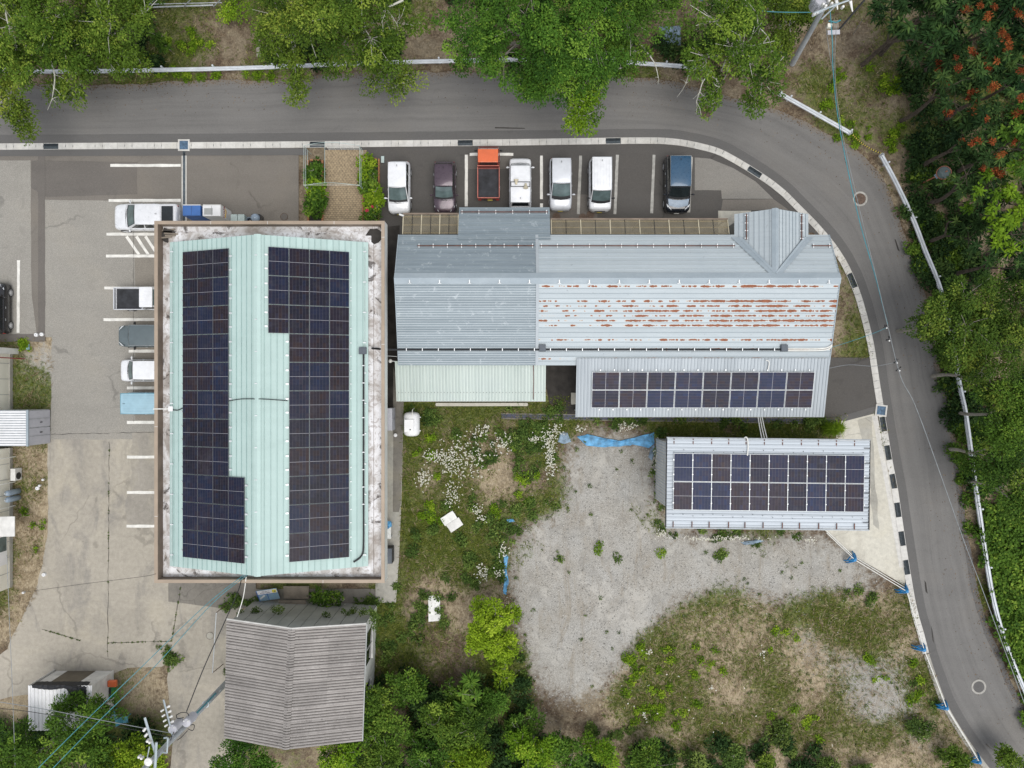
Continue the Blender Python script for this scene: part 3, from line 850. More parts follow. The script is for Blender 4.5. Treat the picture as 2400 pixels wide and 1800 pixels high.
# north bays: between gutter and long building
nb = [(760, 347)] + [(1200 + p[0] * FPX / CAMH, 900 - p[1] * FPX / CAMH) for p in inn if P2(760, 0)[0] < p[0] < P2(1935, 0)[0] and p[1] > 0] + [(1905, 545), (1700, 560), (880, 560), (880, 900), (905, 960), (760, 960)]
sheet('north_parking', [P2(*p) for p in nb], .012, MT['lot_dark'])
lot('pale_asphalt_corner', [(1628, 369), (1665, 372), (1720, 395), (1770, 425), (1812, 466), (1692, 466), (1690, 446), (1628, 446)], .018, MT['lot_light'], .05)
lot('asphalt_corner_strip', [(1694, 468), (1812, 467), (1848, 492), (1690, 493)], .018, MT['lot_mid'], .05)
lot('asphalt_patch', [(1284, 455), (1400, 456), (1400, 530), (1284, 530)], .018, MT['lot_patch'], .05)
lot('asphalt_patch', [(1090, 362), (1200, 362), (1204, 396), (1088, 396)], .018, MT['lot_patch'], .04)
lot('entry_concrete', [(1683, 494), (1760, 494), (1760, 620), (1683, 620)], .020, MT['conc_pale'], .02)
lot('alley_floor', [(896, 533), (937, 528), (937, 960), (896, 960)], .020, MT['dark_void'])  # near-black floor: the hall's shade in the alley painted in
lot('path_concrete', [(880, 850), (946, 945), (941, 1180), (934, 1330), (928, 1412), (880, 1412)], .018, MT['conc'], .04)
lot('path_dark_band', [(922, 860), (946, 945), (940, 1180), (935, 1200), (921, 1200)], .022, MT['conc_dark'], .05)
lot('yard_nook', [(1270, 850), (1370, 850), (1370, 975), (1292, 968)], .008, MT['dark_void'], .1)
lot('side_drive', [(1930, 838), (2044, 838), (2056, 930), (2060, 952), (1968, 984), (1930, 984)], .012, MT['lot_dark'], .02)
lot('corner_concrete', [(1972, 986), (2050, 966), (2062, 1000), (2080, 1080), (2100, 1190), (2122, 1330), (2120, 1372), (1990, 1296), (1930, 1240), (1960, 1020)], .012, MT['conc_pale'], .05)
lot('corner_slab_stain', [(2042, 975), (2050, 1110), (2060, 1240), (2046, 1230), (2034, 1090), (2010, 985)], .016, MT['conc'], .25)
lot('kerb_concrete', [(2044, 976), (2056, 972), (2120, 1330), (2108, 1330), (2075, 1140)], .016, MT['gutter'], .03)
# lines painted on the lots
def stripe(px, z=.026, mat='white_line', w=.20):
    a, c = P(*px[0]), P(*px[1])
    t = (c - a).normalized(); n = Vector((-t.y, t.x, 0)) * w / 2
    L_ = (c - a).length; k = max(2, int(L_ / .4))
    up = []; dn = []
    for i in range(k + 1):
        p = a.lerp(c, i / k)
        up.append(p + n * random.uniform(.85, 1.08)); dn.append(p - n * random.uniform(.85, 1.08))
    b = MB(); b.poly([(p.x, p.y, z) for p in dn + up[::-1]])
    o = b.build('parking_line', MT[mat]); struct(o)
    if o.data.polygons[0].normal.z < 0: o.data.flip_normals()
    return o
for q in [((259, 388), (424, 388)), ((255, 470), (424, 470)), ((250, 549), (400, 549)), ((249, 600), (400, 600)), ((245, 675), (400, 675)), ((243, 749), (400, 749)),
          ((302, 823), (400, 823)), ((298, 909), (400, 909)), ((298, 990), (400, 990)), ((298, 1071), (400, 1071)), ((298, 1154), (400, 1154)), ((297, 1233), (400, 1233)),
          ((297, 554), (326, 597)), ((320, 554), (348, 597)), ((341, 554), (370, 597)), ((44, 610), (43, 780)), ((1093, 363), (1093, 484)), ((1101, 362), (1203, 362))]:
    stripe(q)
stripe(((1269, 365), (1269, 467))); stripe(((1269, 477), (1269, 500)))
for q in [((1361, 365), (1355, 502)), ((1447, 363), (1441, 502)), ((1533, 363), (1527, 500)), ((1620, 368), (1614, 498))]:
    stripe(q, mat='white_line_old')
# joints between concrete bays, with weeds in them later
JOINTS = [((256, 1035), (252, 1540)), ((424, 1372), (402, 1505)), ((252, 1507), (400, 1503)), ((312, 470), (314, 990)), ((120, 1018), (400, 1012)), ((98, 1474), (188, 1502))]
for a_, c_ in JOINTS:
    b = MB(); pts = subdiv([P(*a_, .026), P(*c_, .026)], .25)
    pts = [p + Vector((random.uniform(-.03, .03), random.uniform(-.03, .03), 0)) for p in pts]
    wv = [random.uniform(.003, .018) for _ in pts]
    d = (pts[-1] - pts[0]).normalized(); n = Vector((-d.y, d.x, 0))
    b.poly([tuple(p + n * w) for p, w in zip(pts, wv)] + [tuple(p - n * w) for p, w in reversed(list(zip(pts, wv)))])
    o = b.build('slab_joint', MT['dark_void']); struct(o)
    if o.data.polygons[0].normal.z < 0: o.data.flip_normals()

# ---- gutter of precast blocks along the road
gut = bpy.data.objects.new('road_gutter', None); COL.objects.link(gut); struct(gut)
ORG[gut.name] = Vector((0, 0, 0))
def cover_mesh(L, kind):
    b = MB(); w = .43
    if kind == 'block': b.box((0, 0, .005), (L - .012, w, .05))
    elif kind == 'cover':
        b.box((0, 0, .003), (L - .014, w, .05))
        b.box((0, 0, .030), (L - .09, w - .13, .008))
        b.cur = 1; b.box((L / 2 - .012, 0, .030), (.022, .13, .008))
    else:
        b.cur = 1; b.box((0, 0, -.015), (L - .02, w - .05, .03))
        for k in range(9): b.box((0, -w / 2 + .05 + k * (w - .1) / 8, .012), (L - .03, .012, .03))
        b.cur = 2
        for s in (-1, 1): b.box((0, s * (w / 2 - .012), .005), (L - .01, .024, .05))
    return b
PROTO = {}
def place_cover(p, ang, L, kind):
    key = (round(L, 2), kind)
    nm = {'block': 'gutter_block', 'cover': 'gutter_cover', 'grate': 'gutter_grate'}[kind]
    if key not in PROTO:
        mats = [MT['gutter'] if kind == 'block' else MT['gutter2'], MT['grate'], MT['gutter']]
        o = cover_mesh(L, kind).build(nm, mats, gut, local=True); PROTO[key] = o
    else:
        o = share(PROTO[key], nm, gut, (0, 0, 0))
    o.location = p; o.rotation_euler = (0, 0, ang)
def run(path, seq, grates):
    d = [0]
    for i in range(1, len(path)): d.append(d[-1] + (path[i] - path[i - 1]).length)
    def at(s):
        for i in range(1, len(d)):
            if d[i] >= s: return path[i - 1].lerp(path[i], (s - d[i - 1]) / max(1e-6, d[i] - d[i - 1]))
        return path[-1]
    s = 0; k = 0
    while s < d[-1] - .3:
        L, kind = seq[k % len(seq)]
        if L > d[-1] - s: L = d[-1] - s
        a, c = at(s), at(s + L); m_ = (a + c) / 2
        if kind == 'block':
            for gx, gy in grates:
                if (m_ - P(gx, gy)).length < .5: kind = 'grate'
        place_cover(m_ + Vector((0, 0, .012)), math.atan2(c.y - a.y, c.x - a.x), (c - a).length, kind)
        s += L; k += 1
run(gp, [(.5, 'cover'), (.5, 'cover'), (1.0, 'block')], [(112, 344), (752, 339), (1098, 335), (1440, 331), (1770, 405), (2000, 668)])
run(gp2, [(.5, 'block')] + [(.98, 'grate'), (.98, 'block')] * 5 + [(.98, 'grate')] + [(1.0, 'block'), (.5, 'cover'), (.5, 'cover')] * 3, [])
for cx, cy, rz in [(432, 341, 0), (2064, 962, -.12)]:      # catch pits
    t = thing('catch_pit', P(cx, cy), 'white framed catch pit with blue grate ' + ('above the channel drain' if cx < 900 else 'at the end of the side drive'), 'drain', rz=rz)
    b = MB()
    for s in (-1, 1):
        b.box((s * .34, 0, .04), (.10, .78, .10)); b.box((0, s * .34, .04), (.58, .10, .10))
    b.build('frame', MT['gutter'], t, local=True)
    b = MB(); b.box((0, 0, .045), (.58, .58, .03))
    for k in range(9): b.box((-.25 + k * .0625, 0, .07), (.022, .57, .02))
    b.build('grate', MT['grate_blue'], t, local=True)
# channel drain at left and the sloped drain on the right
b = MB(); a = P(432, 354); c = P(432, 535)
b.box(((a.x + c.x) / 2, (a.y + c.y) / 2, .005), (.34, abs(c.y - a.y), .05))
dr = struct(b.build('channel_drain', MT['gutter2']))
b = MB(); b.box(((a.x + c.x) / 2, (a.y + c.y) / 2, .032), (.17, abs(c.y - a.y), .012)); b.build('grate', MT['grate'], dr)
b = MB(); q = [P(1968, 976), P(2052, 952), P(2054, 968), P(1976, 988)]
b.prism([(p.x, p.y) for p in q], -.05, .024); struct(b.build('side_drain', MT['road_band']))
b = MB(); path = gp3; a = offset_path(path, .20); c = offset_path(path, -.16)
b.poly([(p.x, p.y, .03) for p in a] + [(p.x, p.y, .03) for p in reversed(c)])
o = struct(b.build('kerb', MT['conc']))
if o.data.polygons[0].normal.z < 0: o.data.flip_normals()
# dark drain along the lean-to roofs
b = MB(); a = P(1175, 975); c = P(1965, 988)
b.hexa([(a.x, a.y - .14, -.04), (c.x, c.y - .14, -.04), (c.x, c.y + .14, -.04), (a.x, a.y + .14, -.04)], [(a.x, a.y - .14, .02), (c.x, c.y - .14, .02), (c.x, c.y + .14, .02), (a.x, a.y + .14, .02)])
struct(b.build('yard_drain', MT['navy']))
for s in (-1, 1):
    b = MB(); b.hexa([(a.x, a.y + s * .17 - .03, -.04), (c.x, c.y + s * .17 - .03, -.04), (c.x, c.y + s * .17 + .03, -.04), (a.x, a.y + s * .17 + .03, -.04)],
                     [(a.x, a.y + s * .17 - .03, .035), (c.x, c.y + s * .17 - .03, .035), (c.x, c.y + s * .17 + .03, .035), (a.x, a.y + s * .17 + .03, .035)])
    struct(b.build('drain_edge', MT['conc_dark']))
# manholes and small covers
def manhole(px, py, r, ring, disc, label, rr=.10):
    t = thing('manhole_cover', P(px, py, .02), label, 'manhole')
    b = MB(); b.lathe((0, 0, 0), [(r, -.02), (r, .008), (r - rr, .008), (r - rr, -.02)], 28); b.build('ring', ring, t, local=True)
    b = MB(); b.lathe((0, 0, 0), [(r - rr - .01, -.02), (r - rr - .01, .006)], 28)
    for k in range(-3, 4):
        h = math.sqrt(max(.01, (r - rr - .04) ** 2 - (k * .07) ** 2)); b.box((k * .07, 0, .008), (.02, 2 * h, .006))
    b.build('disc', disc, t, local=True)
manhole(2016, 466, .50, MT['worn_ring'], MT['iron'], 'round manhole with pale ring in the road bend under the blue cable', .12)
manhole(2294, 1610, .50, MT['worn_ring'], MT['road_band'], 'round manhole with white ring in the road at lower right', .12)
manhole(666, 508, .26, MT['iron'], MT['lot_patch'], 'small manhole in the forecourt just left of the brick path', .03)
manhole(1654, 262, .42, MT['iron'], MT['iron'], 'dark manhole in the road half under the overhanging branches', .05)
manhole(492, 1490, .26, MT['conc_dark'], MT['conc'], 'pale manhole in the lane left of the old warehouse', .03)
for x, y in [(1304, 508), (1366, 510), (1384, 503)]:
    manhole(x, y, .28, MT['iron'], MT['iron'], {1304: 'rust brown manhole nearest the grey porch roof', 1366: 'rust brown manhole beside the smoked canopy between two others', 1384: 'rust brown manhole right under the nose of the white cargo van'}[x], .03)
def meter_box(px, py, z, w, h, mat, label):
    t = thing('meter_box', P(px, py, z), label, 'meter box')
    b = MB(); b.box((0, 0, .0), (w, h, .05)); b.build('frame', MT['trim'], t, local=True)
    b = MB(); b.box((0, 0, .03), (w - .05, h - .05, .02)); b.build('lid', mat, t, local=True)
meter_box(66, 813, .04, .26, .40, MT['blue_pale'], 'pale blue ground box in weeds by the parking bay')
meter_box(897, 374, .03, .26, .50, MT['pipe_pale'], 'pale green ground lid beside the rose planter')
# ------------------------------------------------------------------ buildings
def bil(a, b, c, d, u, v): return a.lerp(b, u).lerp(d.lerp(c, u), v)
def ribbed(a, b, c, d, prof, v0=0.0, v1=1.0, n=1, dark=None, mb=None):
    """sheet between edges a-b (v=0) and d-c (v=1); ribs run from a towards b; profile repeated n times"""
    mb = mb or MB()
    nrm = (b - a).cross(d - a).normalized()
    if nrm.z < 0: nrm = -nrm
    L = (b - a).length
    row = []
    for i in range(n):
        for t, h in prof[(1 if i else 0):]:
            v = v0 + (v1 - v0) * (i + t) / n
            row.append((bil(a, b, c, d, 0, v) + nrm * h, bil(a, b, c, d, 1, v) + nrm * h, (i + t) / n))
    for k, ((p, q, t0), (r_, s_, t1)) in enumerate(zip(row[:-1], row[1:])):
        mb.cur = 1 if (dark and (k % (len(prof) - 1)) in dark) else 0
        mb.poly([p, q, s_, r_], uv=[(0, t0), (L, t0), (L, t1), (0, t1)])
    return mb
def sheets(parent, a, b, c, d, prof, n, mat, name='roof_sheet', per=1, pick=None, dark=None, dmat=None):
    k = 0; i = 0
    while i < n:
        m_ = min(per, n - i)
        mb = ribbed(a, b, c, d, prof, i / n, (i + m_) / n, m_, dark)
        # thickness: a lip turned down at both ends keeps the sheet from being paper thin
        m0 = pick(k) if pick else mat
        o = mb.build(name, [m0, dmat] if dmat else m0, parent)
        up = sum(p.normal.z for p in o.data.polygons)
        if up < 0: o.data.flip_normals()
        i += m_; k += 1
SEAM = [(0, 0), (.88, 0), (.89, .035), (.95, .035), (.96, 0), (1, 0)]
TWIN = [(0, 0), (.26, 0), (.30, .03), (.42, .03), (.46, 0), (.76, 0), (.80, .03), (.92, .03), (.96, 0), (1, 0)]
ROD = [(0, 0), (.70, 0), (.72, .05), (.88, .05), (.90, 0), (1, 0)]
CORR = [(0, 0), (.30, 0), (.42, .035), (.62, .035), (.74, 0), (1, 0)]
SINE = [(i / 6, .030 * (1 - math.cos(2 * math.pi * i / 6))) for i in range(7)]

MT['seam_shade_dirt'] = metal_roof('galvalume_seam_west', (.17, .21, .245), (.25, .30, .335), .7, 0, (.35, 4.0), (.15, .18, .2), .3)  # dark strips along the ribs: seam dirt plus painted rib shade
MT['seam_shade_dirt2'] = metal_roof('galvalume_seam_east', (.36, .41, .44), (.43, .49, .52), .7, 0, (.35, 4.0), (.32, .37, .4), .3)  # same for the east sheets, rib shade and dirt in one tone
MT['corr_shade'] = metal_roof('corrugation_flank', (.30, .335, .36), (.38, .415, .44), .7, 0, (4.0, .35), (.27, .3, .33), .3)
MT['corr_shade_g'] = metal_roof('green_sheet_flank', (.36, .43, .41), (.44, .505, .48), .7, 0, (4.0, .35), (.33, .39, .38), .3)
MT['pale_crest'] = metal_roof('galvalume_crest', (.42, .475, .50), (.58, .63, .65), .6, 0, (.35, 4.0), (.40, .46, .5), .5, .4)  # rib crests paler than the sheet around them
# ---- main hall with the mint roof
hx0, hx1 = P(362, 0, 5.0).x, P(901, 0, 5.0).x
hy1, hy0 = P(0, 518, 5.0).y, P(0, 1366, 5.0).y
hall = thing('office_hall', ((hx0 + hx1) / 2, (hy0 + hy1) / 2, 0), 'long hall with pale mint green gable roof inside a tan edged parapet', 'building')
b = MB(); wx0, wx1, wy0, wy1 = hx0 + .95, hx1 - .95, hy0 + .75, hy1 - .75
b.prism([(wx0, wy0), (wx1, wy0), (wx1, wy1), (wx0, wy1)], -.1, 4.1)
b.build('wall', MT['cream'], hall)
b = MB(); b.prism([(hx0 + .02, hy0 + .02), (hx1 - .02, hy0 + .02), (hx1 - .02, hy1 - .02), (hx0 + .02, hy1 - .02)], 4.0, 4.3)
b.build('eave_slab', MT['fascia'], hall)
def ring_side(p, q, inn, z0, z1, w, name, mat):
    """one mitred length of the parapet; p,q outer corners, inn = inward unit at each end"""
    p = Vector(p); q = Vector(q)
    bt = [p, q, q + inn[1] * w, p + inn[0] * w]
    b = MB(); b.hexa([Vector((v.x, v.y, z0)) for v in bt], [Vector((v.x, v.y, z1)) for v in bt])
    o = b.build(name, mat, hall)
    bm = bmesh.new(); bm.from_mesh(o.data); bmesh.ops.recalc_face_normals(bm, faces=bm.faces); bm.to_mesh(o.data); bm.free()
    return o
cs = [(hx0, hy0, 0), (hx1, hy0, 0), (hx1, hy1, 0), (hx0, hy1, 0)]
iv = [Vector((1, 1, 0)), Vector((-1, 1, 0)), Vector((-1, -1, 0)), Vector((1, -1, 0))]
for i in range(4):
    j = (i + 1) % 4
    ring_side(cs[i], cs[j], (iv[i], iv[j]), 3.95, 4.94, .15, 'fascia', MT['fascia'])
    inset = [Vector(cs[k]) - iv[k] * .012 for k in (i, j)]
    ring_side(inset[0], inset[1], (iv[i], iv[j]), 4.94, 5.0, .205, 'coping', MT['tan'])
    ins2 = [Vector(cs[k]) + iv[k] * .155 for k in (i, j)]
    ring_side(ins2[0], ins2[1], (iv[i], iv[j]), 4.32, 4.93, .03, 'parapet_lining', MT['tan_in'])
for (x, y, w_, h_) in [(494, 522, .02, .19), (627, 522, .02, .19), (783, 522, .02, .19), (898, 556, .19, .02), (898, 807, .19, .02), (366, 1000, .19, .02), (757, 1363, .02, .19), (366, 1210, .19, .02)]:
    b = MB(); p = P(x, y, 5.0); b.box((p.x, p.y, 5.003), (w_, h_, .012)); b.build('coping_joint', MT['fascia'], hall)
ex0, ex1 = P(398, 0, 4.75).x, P(863, 0, 4.75).x
RX = P(603, 0, 7.04).x; RY1, RY0 = 8.63, -11.09
ZE, ZR = 4.75, 7.04
# lining of the box gutter: low trough and the upstand round the roof
g0 = (hx0 + .19, hy0 + .19, hx1 - .19, hy1 - .19)
g1 = (P(389, 0, 4.5).x, P(0, 1345, 4.5).y, P(875, 0, 4.5).x, P(0, 544, 4.5).y)
g2 = (ex0 - .06, RY0 - .2, ex1 + .06, RY1 + .2)
def frame_strip(A, B, za, zb, name, mat):
    ca = [(A[0], A[1]), (A[2], A[1]), (A[2], A[3]), (A[0], A[3])]; cb = [(B[0], B[1]), (B[2], B[1]), (B[2], B[3]), (B[0], B[3])]
    for i in range(4):
        j = (i + 1) % 4
        b = MB()
        n = 14
        for k in range(n):
            t0, t1 = k / n, (k + 1) / n
            f = lambda c, t: (lerp(c[i][0], c[j][0], t), lerp(c[i][1], c[j][1], t))
            b.poly([(*f(ca, t0), za), (*f(ca, t1), za), (*f(cb, t1), zb), (*f(cb, t0), zb)])
        b.build(name, mat, hall)
frame_strip(g0, g1, 4.33, 4.36, 'gutter_lining', MT['membrane'])
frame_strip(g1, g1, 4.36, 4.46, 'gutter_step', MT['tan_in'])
frame_strip(g1, (ex0 + .4, RY0 + .4, ex1 - .4, RY1 - .4), 4.46, 4.56, 'gutter_lining', MT['membrane'])
for s, (x, y) in [(0, (hx1 - .75, hy1 - .75)), (1, (hx0 + .55, hy1 - .75))]:
    b = MB()
    pts = [(x + random.uniform(.35, .56) * math.cos(q), y + random.uniform(.35, .56) * math.sin(q)) for q in [k * math.pi / 6 for k in range(12)]]
    b.prism(pts, 4.34, 4.48)
    b.build('silt_pile', MT['dark_void'], hall)
for k in range(5):
    b = MB(); b.box((hx0 + .55 + random.uniform(-.25, .25), hy1 - .42 - k * .12, 4.44 + .02 * k), (random.uniform(.5, .9), .09, .04), random.uniform(-.1, .1)); b.build('scrap_board', MT['wood'], hall)
# gable closures under the mint roof
for y in (RY0 + .06, RY1 - .06):
    b = MB(); b.poly([(ex0 + .15, y, 4.5), (ex1 - .15, y, 4.5), (ex1 - .15, y, ZE), (RX, y, ZR - .06), (ex0 + .15, y, ZE)]); b.build('gable', MT['mint_seam'], hall)
NS = 18
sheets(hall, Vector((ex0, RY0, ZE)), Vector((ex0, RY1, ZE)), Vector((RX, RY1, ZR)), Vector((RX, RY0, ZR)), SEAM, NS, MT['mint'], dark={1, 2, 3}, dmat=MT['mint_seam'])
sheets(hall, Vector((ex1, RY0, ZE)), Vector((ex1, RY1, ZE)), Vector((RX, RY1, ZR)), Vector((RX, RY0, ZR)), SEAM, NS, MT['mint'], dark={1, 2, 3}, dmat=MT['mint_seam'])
b = MB()
for s in (-1, 1):
    b.poly([(RX, RY0 - .02, ZR + .07), (RX + s * .20, RY0 - .02, ZR - .005), (RX + s * .20, RY1 + .02, ZR - .005), (RX, RY1 + .02, ZR + .07)])
    b.poly([(RX + s * .20, RY0 - .02, ZR - .005), (RX + s * .20, RY0 - .02, ZR - .12), (RX + s * .20, RY1 + .02, ZR - .12), (RX + s * .20, RY1 + .02, ZR - .005)])
b.build('ridge_cap', MT['mint'], hall)
def slope_pt(side, u, y, h=0.0):
    """u metres up the slope from the eave on side -1 (west) or +1 (east)"""
    ex = ex0 if side < 0 else ex1
    L = math.hypot(RX - ex, ZR - ZE); c = (RX - ex) / L; s = (ZR - ZE) / L
    return Vector((ex + c * u - s * h * (1 if c > 0 else -1), y, ZE + s * u + abs(c) * h))
for side in (-1, 1):                      # gutter of brackets and rail along both eaves
    b = MB(); b.tube([slope_pt(side, .22, RY0 + .3, .07), slope_pt(side, .22, RY1 - .35, .07)], .022, 6); b.build('snow_rail', MT['pipe_pale'], hall)
    for k in range(11):
        b = MB(); p = slope_pt(side, .22, RY1 - .6 - k * 1.84, .05); b.box(p, (.20, .06, .09)); b.build('rail_clip', MT['bolt'], hall)
for k in range(10):
    b = MB(); b.box((RX - .05, RY1 - 1.2 - k * 1.85, ZR + .08), (.14, .05, .03)); b.build('ridge_clip', MT['bolt'], hall)

# ---- solar modules
PL, PW = 1.640, 1.134
def panel_mesh():
    b = MB(); hx, hy = PW / 2, PL / 2
    b.cur = 1; b.box((0, 0, .018), (PW, PL, .035))
    b.cur = 0
    f = .016
    for s in (-1, 1):
        y0, y1 = (.011, hy - f) if s > 0 else (-hy + f, -.011)
        b.poly([(-hx + f, y0, .0385), (hx - f, y0, .0385), (hx - f, y1, .0385), (-hx + f, y1, .0385)], uv=[(0, 0), (6, 0), (6, 10), (0, 10)])
    b.cur = 2; b.box((0, 0, .0375), (PW - .03, .018, .004))
    return b
PANEL = {}
def panel(parent, loc, rot, kind='solar', fr='frame'):
    if kind not in PANEL:
        o = panel_mesh().build('solar_panel', [MT[kind], MT[fr], MT['busbar']], parent, local=True); PANEL[kind] = o
        o.location = loc; o.rotation_euler = rot
    else: share(PANEL[kind], 'solar_panel', parent, loc, rot)
def roof_array(side, cells, u0, label):
    base = slope_pt(side, u0, 0); t = thing('solar_array', base, label, 'solar array', 'solar arrays on the mint roof')
    th = math.atan2(ZR - ZE, RX - ex0)
    rot = (0, -th, 0) if side < 0 else (0, th, 0)
    clamps = MB()
    for c, r in cells:
        p = slope_pt(side, u0 + (c + .5) * 1.157, 7.96 - (r + .5) * 1.672, .07)
        panel(t, p - base, rot)
    cols = sorted({c for c, r in cells})
    for c, r in cells:
        for e, nb_ in ((-1, (c - 1, r)), (1, (c + 1, r))):
            if nb_ not in cells:
                for q in (.28, .76):
                    p = slope_pt(side, u0 + (c + .5) * 1.157 + e * .68, 7.96 - (r + q) * 1.672, .045)
                    clamps.box(p, (.17 if e > 0 else .08, .10 if e > 0 else .05, .07), 0, Matrix.Rotation(rot[1], 3, 'Y'))
    stuff(clamps.build('clamps', MT['bolt'], t))
    b = MB()
    for c in cols:
        rows = [r for cc, r in cells if cc == c]
        for q in (.25, .75):
            for r in rows:
                p0 = slope_pt(side, u0 + (c + q) * 1.157, 7.96 - r * 1.672, .04); p1 = slope_pt(side, u0 + (c + q) * 1.157, 7.96 - (r + 1) * 1.672, .04)
                b.tube([p0, p1], .02, 4, False)
    stuff(b.build('mounting_rail', MT['frame_dk'], t))
    return t
roof_array(-1, [(c, r) for c in range(3) for r in range(11)] + [(3, r) for r in range(8, 11)], 1.10, 'dark solar array on the west slope of the mint roof, widened at its lower end')
roof_array(1, [(c, r) for c in range(3) for r in range(11)] + [(3, r) for r in range(3)], 1.15, 'dark solar array on the east slope of the mint roof, widened at its upper end')
# junction box and cables on the mint roof
b = MB(); p = slope_pt(1, .35, P(0, 822, 5).y, .12); b.box(p, (.45, .42, .16)); jb = tag(b.build('junction_box', MT['boxgrey']), 'dark grey junction box at the east edge of the mint roof', 'junction box', 'roof junction boxes')
yj = p.y
path = [slope_pt(1, .30, yj - .2, .10), slope_pt(1, .30, yj - 2, .09), slope_pt(1, .30, -6, .09), slope_pt(1, .30, -9.6, .09), slope_pt(1, .42, -10.4, .09), slope_pt(1, .9, -10.75, .09)]
b = MB(); b.tube(smooth_path(path, 5), .055, 7); t_ = b.build('roof_conduit', MT['cable']); tag(t_, 'black conduit running down the east edge of the mint roof', 'cable')
b = MB()
for k in range(9): b.box(slope_pt(1, .30, yj - .9 - k * 1.05, .10), (.15, .05, .12))
b.build('clip', MT['bolt'], t_)
pth = smooth_path([slope_pt(-1, 4.6, -1.0, .12), slope_pt(-1, 5.4, -.88, .06), slope_pt(-1, 6.3, -.86, .09)], 4) + smooth_path([slope_pt(1, 6.2, -.86, .09), slope_pt(1, 5.6, -.9, .06), slope_pt(1, 4.7, -.98, .12)], 4)
b = MB(); b.tube(pth, .026, 6); tag(b.build('link_cable', MT['cable']), 'thin black cable crossing the mint ridge between the two arrays', 'cable')
b = MB(); p = slope_pt(-1, .2, P(0, 958, 4.8).y, .10); b.box(p, (.26, .30, .14)); wb = tag(b.build('white_box', MT['white']), 'small white cable box at the west edge of the mint roof', 'junction box')
b = MB(); b.tube([p + Vector((-.1, 0, .03)), Vector((hx0 - .05, p.y, 5.04))], .035, 6); b.build('conduit', MT['pipe_white'], wb)
b = MB(); b.tube(smooth_path([p + Vector((.12, -.06, .02)), slope_pt(-1, .7, p.y - .08, .06), slope_pt(-1, 1.05, p.y + .05, .06)], 4), .03, 6); b.build('cable', MT['cable'], wb)

# ---- long building: asymmetric gable of batten-seam sheets
LW, LE, LM = -7.13, 19.98, 1.53
YN, YR, YS = 9.42, 6.45, 1.18
ZE2, ZR2 = 3.2, 4.72
longb = thing('long_building', ((LW + LE) / 2, (YN + YS) / 2, 0), 'long low building with grey sheet metal roof streaked with rust', 'building')
b = MB(); b.prism([(LW + .35, YS + .5), (LE - .35, YS + .5), (LE - .35, YN - .55), (LW + .35, YN - .55)], -.1, 3.15); b.build('wall', MT['wallgrey'], longb)
for x in (LW + .36, LE - .36):
    b = MB(); b.poly([(x, YS + .5, 3.1), (x, YN - .55, 3.1), (x, YN - .4, ZE2 + .1), (x, YR, ZR2 - .08), (x, YS + .4, ZE2 + .06)]); b.build('gable', MT['wallgrey'], longb)
def V3(x, y, z): return Vector((x, y, z))
nS, nN = 18, 11
RUSTY = {0, 2, 4, 6, 7, 8, 9, 10, 13 + 3}
rows_y = [842, 822, 790, 767, 745, 734, 723, 711, 700, 664]
rs_ = set()
for ry in rows_y:
    # height of the south slope under that picture row
    best = min(range(nS), key=lambda i: abs(ry - (900 - (lerp(YS, YR, (i + .5) / nS)) * FPX / (CAMH - lerp(ZE2, ZR2, (i + .5) / nS)))))
    rs_.add(best)
sheets(longb, V3(LW, YS, ZE2), V3(LM, YS, ZE2), V3(LM, YR, ZR2), V3(LW, YR, ZR2), TWIN, nS, MT['galv_w'], dark={2, 6}, dmat=MT['pale_crest'])
sheets(longb, V3(LM + .06, YS, ZE2), V3(LE, YS, ZE2), V3(LE, YR, ZR2), V3(LM + .06, YR, ZR2), ROD, nS, None, pick=lambda k: MT['rust'] if k in rs_ else MT['galv_e'], dark={4, 1}, dmat=MT['seam_shade_dirt2'])
sheets(longb, V3(LW, YN, ZE2), V3(LM, YN, ZE2), V3(LM, YR, ZR2), V3(LW, YR, ZR2), ROD, nN, MT['galv_w'], dark={4, 1}, dmat=MT['seam_shade_dirt'])
sheets(longb, V3(LM + .06, YN, ZE2), V3(LE, YN, ZE2), V3(LE, YR, ZR2), V3(LM + .06, YR, ZR2), ROD, nN, MT['galv_e'], dark={4, 1}, dmat=MT['seam_shade_dirt2'])
for x in (LW, LE):                                     # verge boards
    b = MB(); s = -1 if x == LW else 1
    for (y0, z0, y1, z1) in ((YS, ZE2, YR, ZR2), (YN, ZE2, YR, ZR2)):
        b.hexa([V3(x, y0, z0 - .14), V3(x + s * .05, y0, z0 - .14), V3(x + s * .05, y1, z1 - .14), V3(x, y1, z1 - .14)], [V3(x, y0, z0 + .05), V3(x + s * .05, y0, z0 + .05), V3(x + s * .05, y1, z1 + .05), V3(x, y1, z1 + .05)])
    b.build('verge', MT['flash'], longb)
b = MB()
for (y0, z0, y1, z1) in ((YS, ZE2, YR, ZR2), (YN, ZE2, YR, ZR2)):
    b.hexa([V3(LM - .06, y0, z0 + .0), V3(LM + .12, y0, z0), V3(LM + .12, y1, z1), V3(LM - .06, y1, z1)], [V3(LM - .06, y0, z0 + .07), V3(LM + .12, y0, z0 + .07), V3(LM + .12, y1, z1 + .07), V3(LM - .06, y1, z1 + .07)])
b.build('roof_joint_cap', MT['galv_corr'], longb)
b = MB()
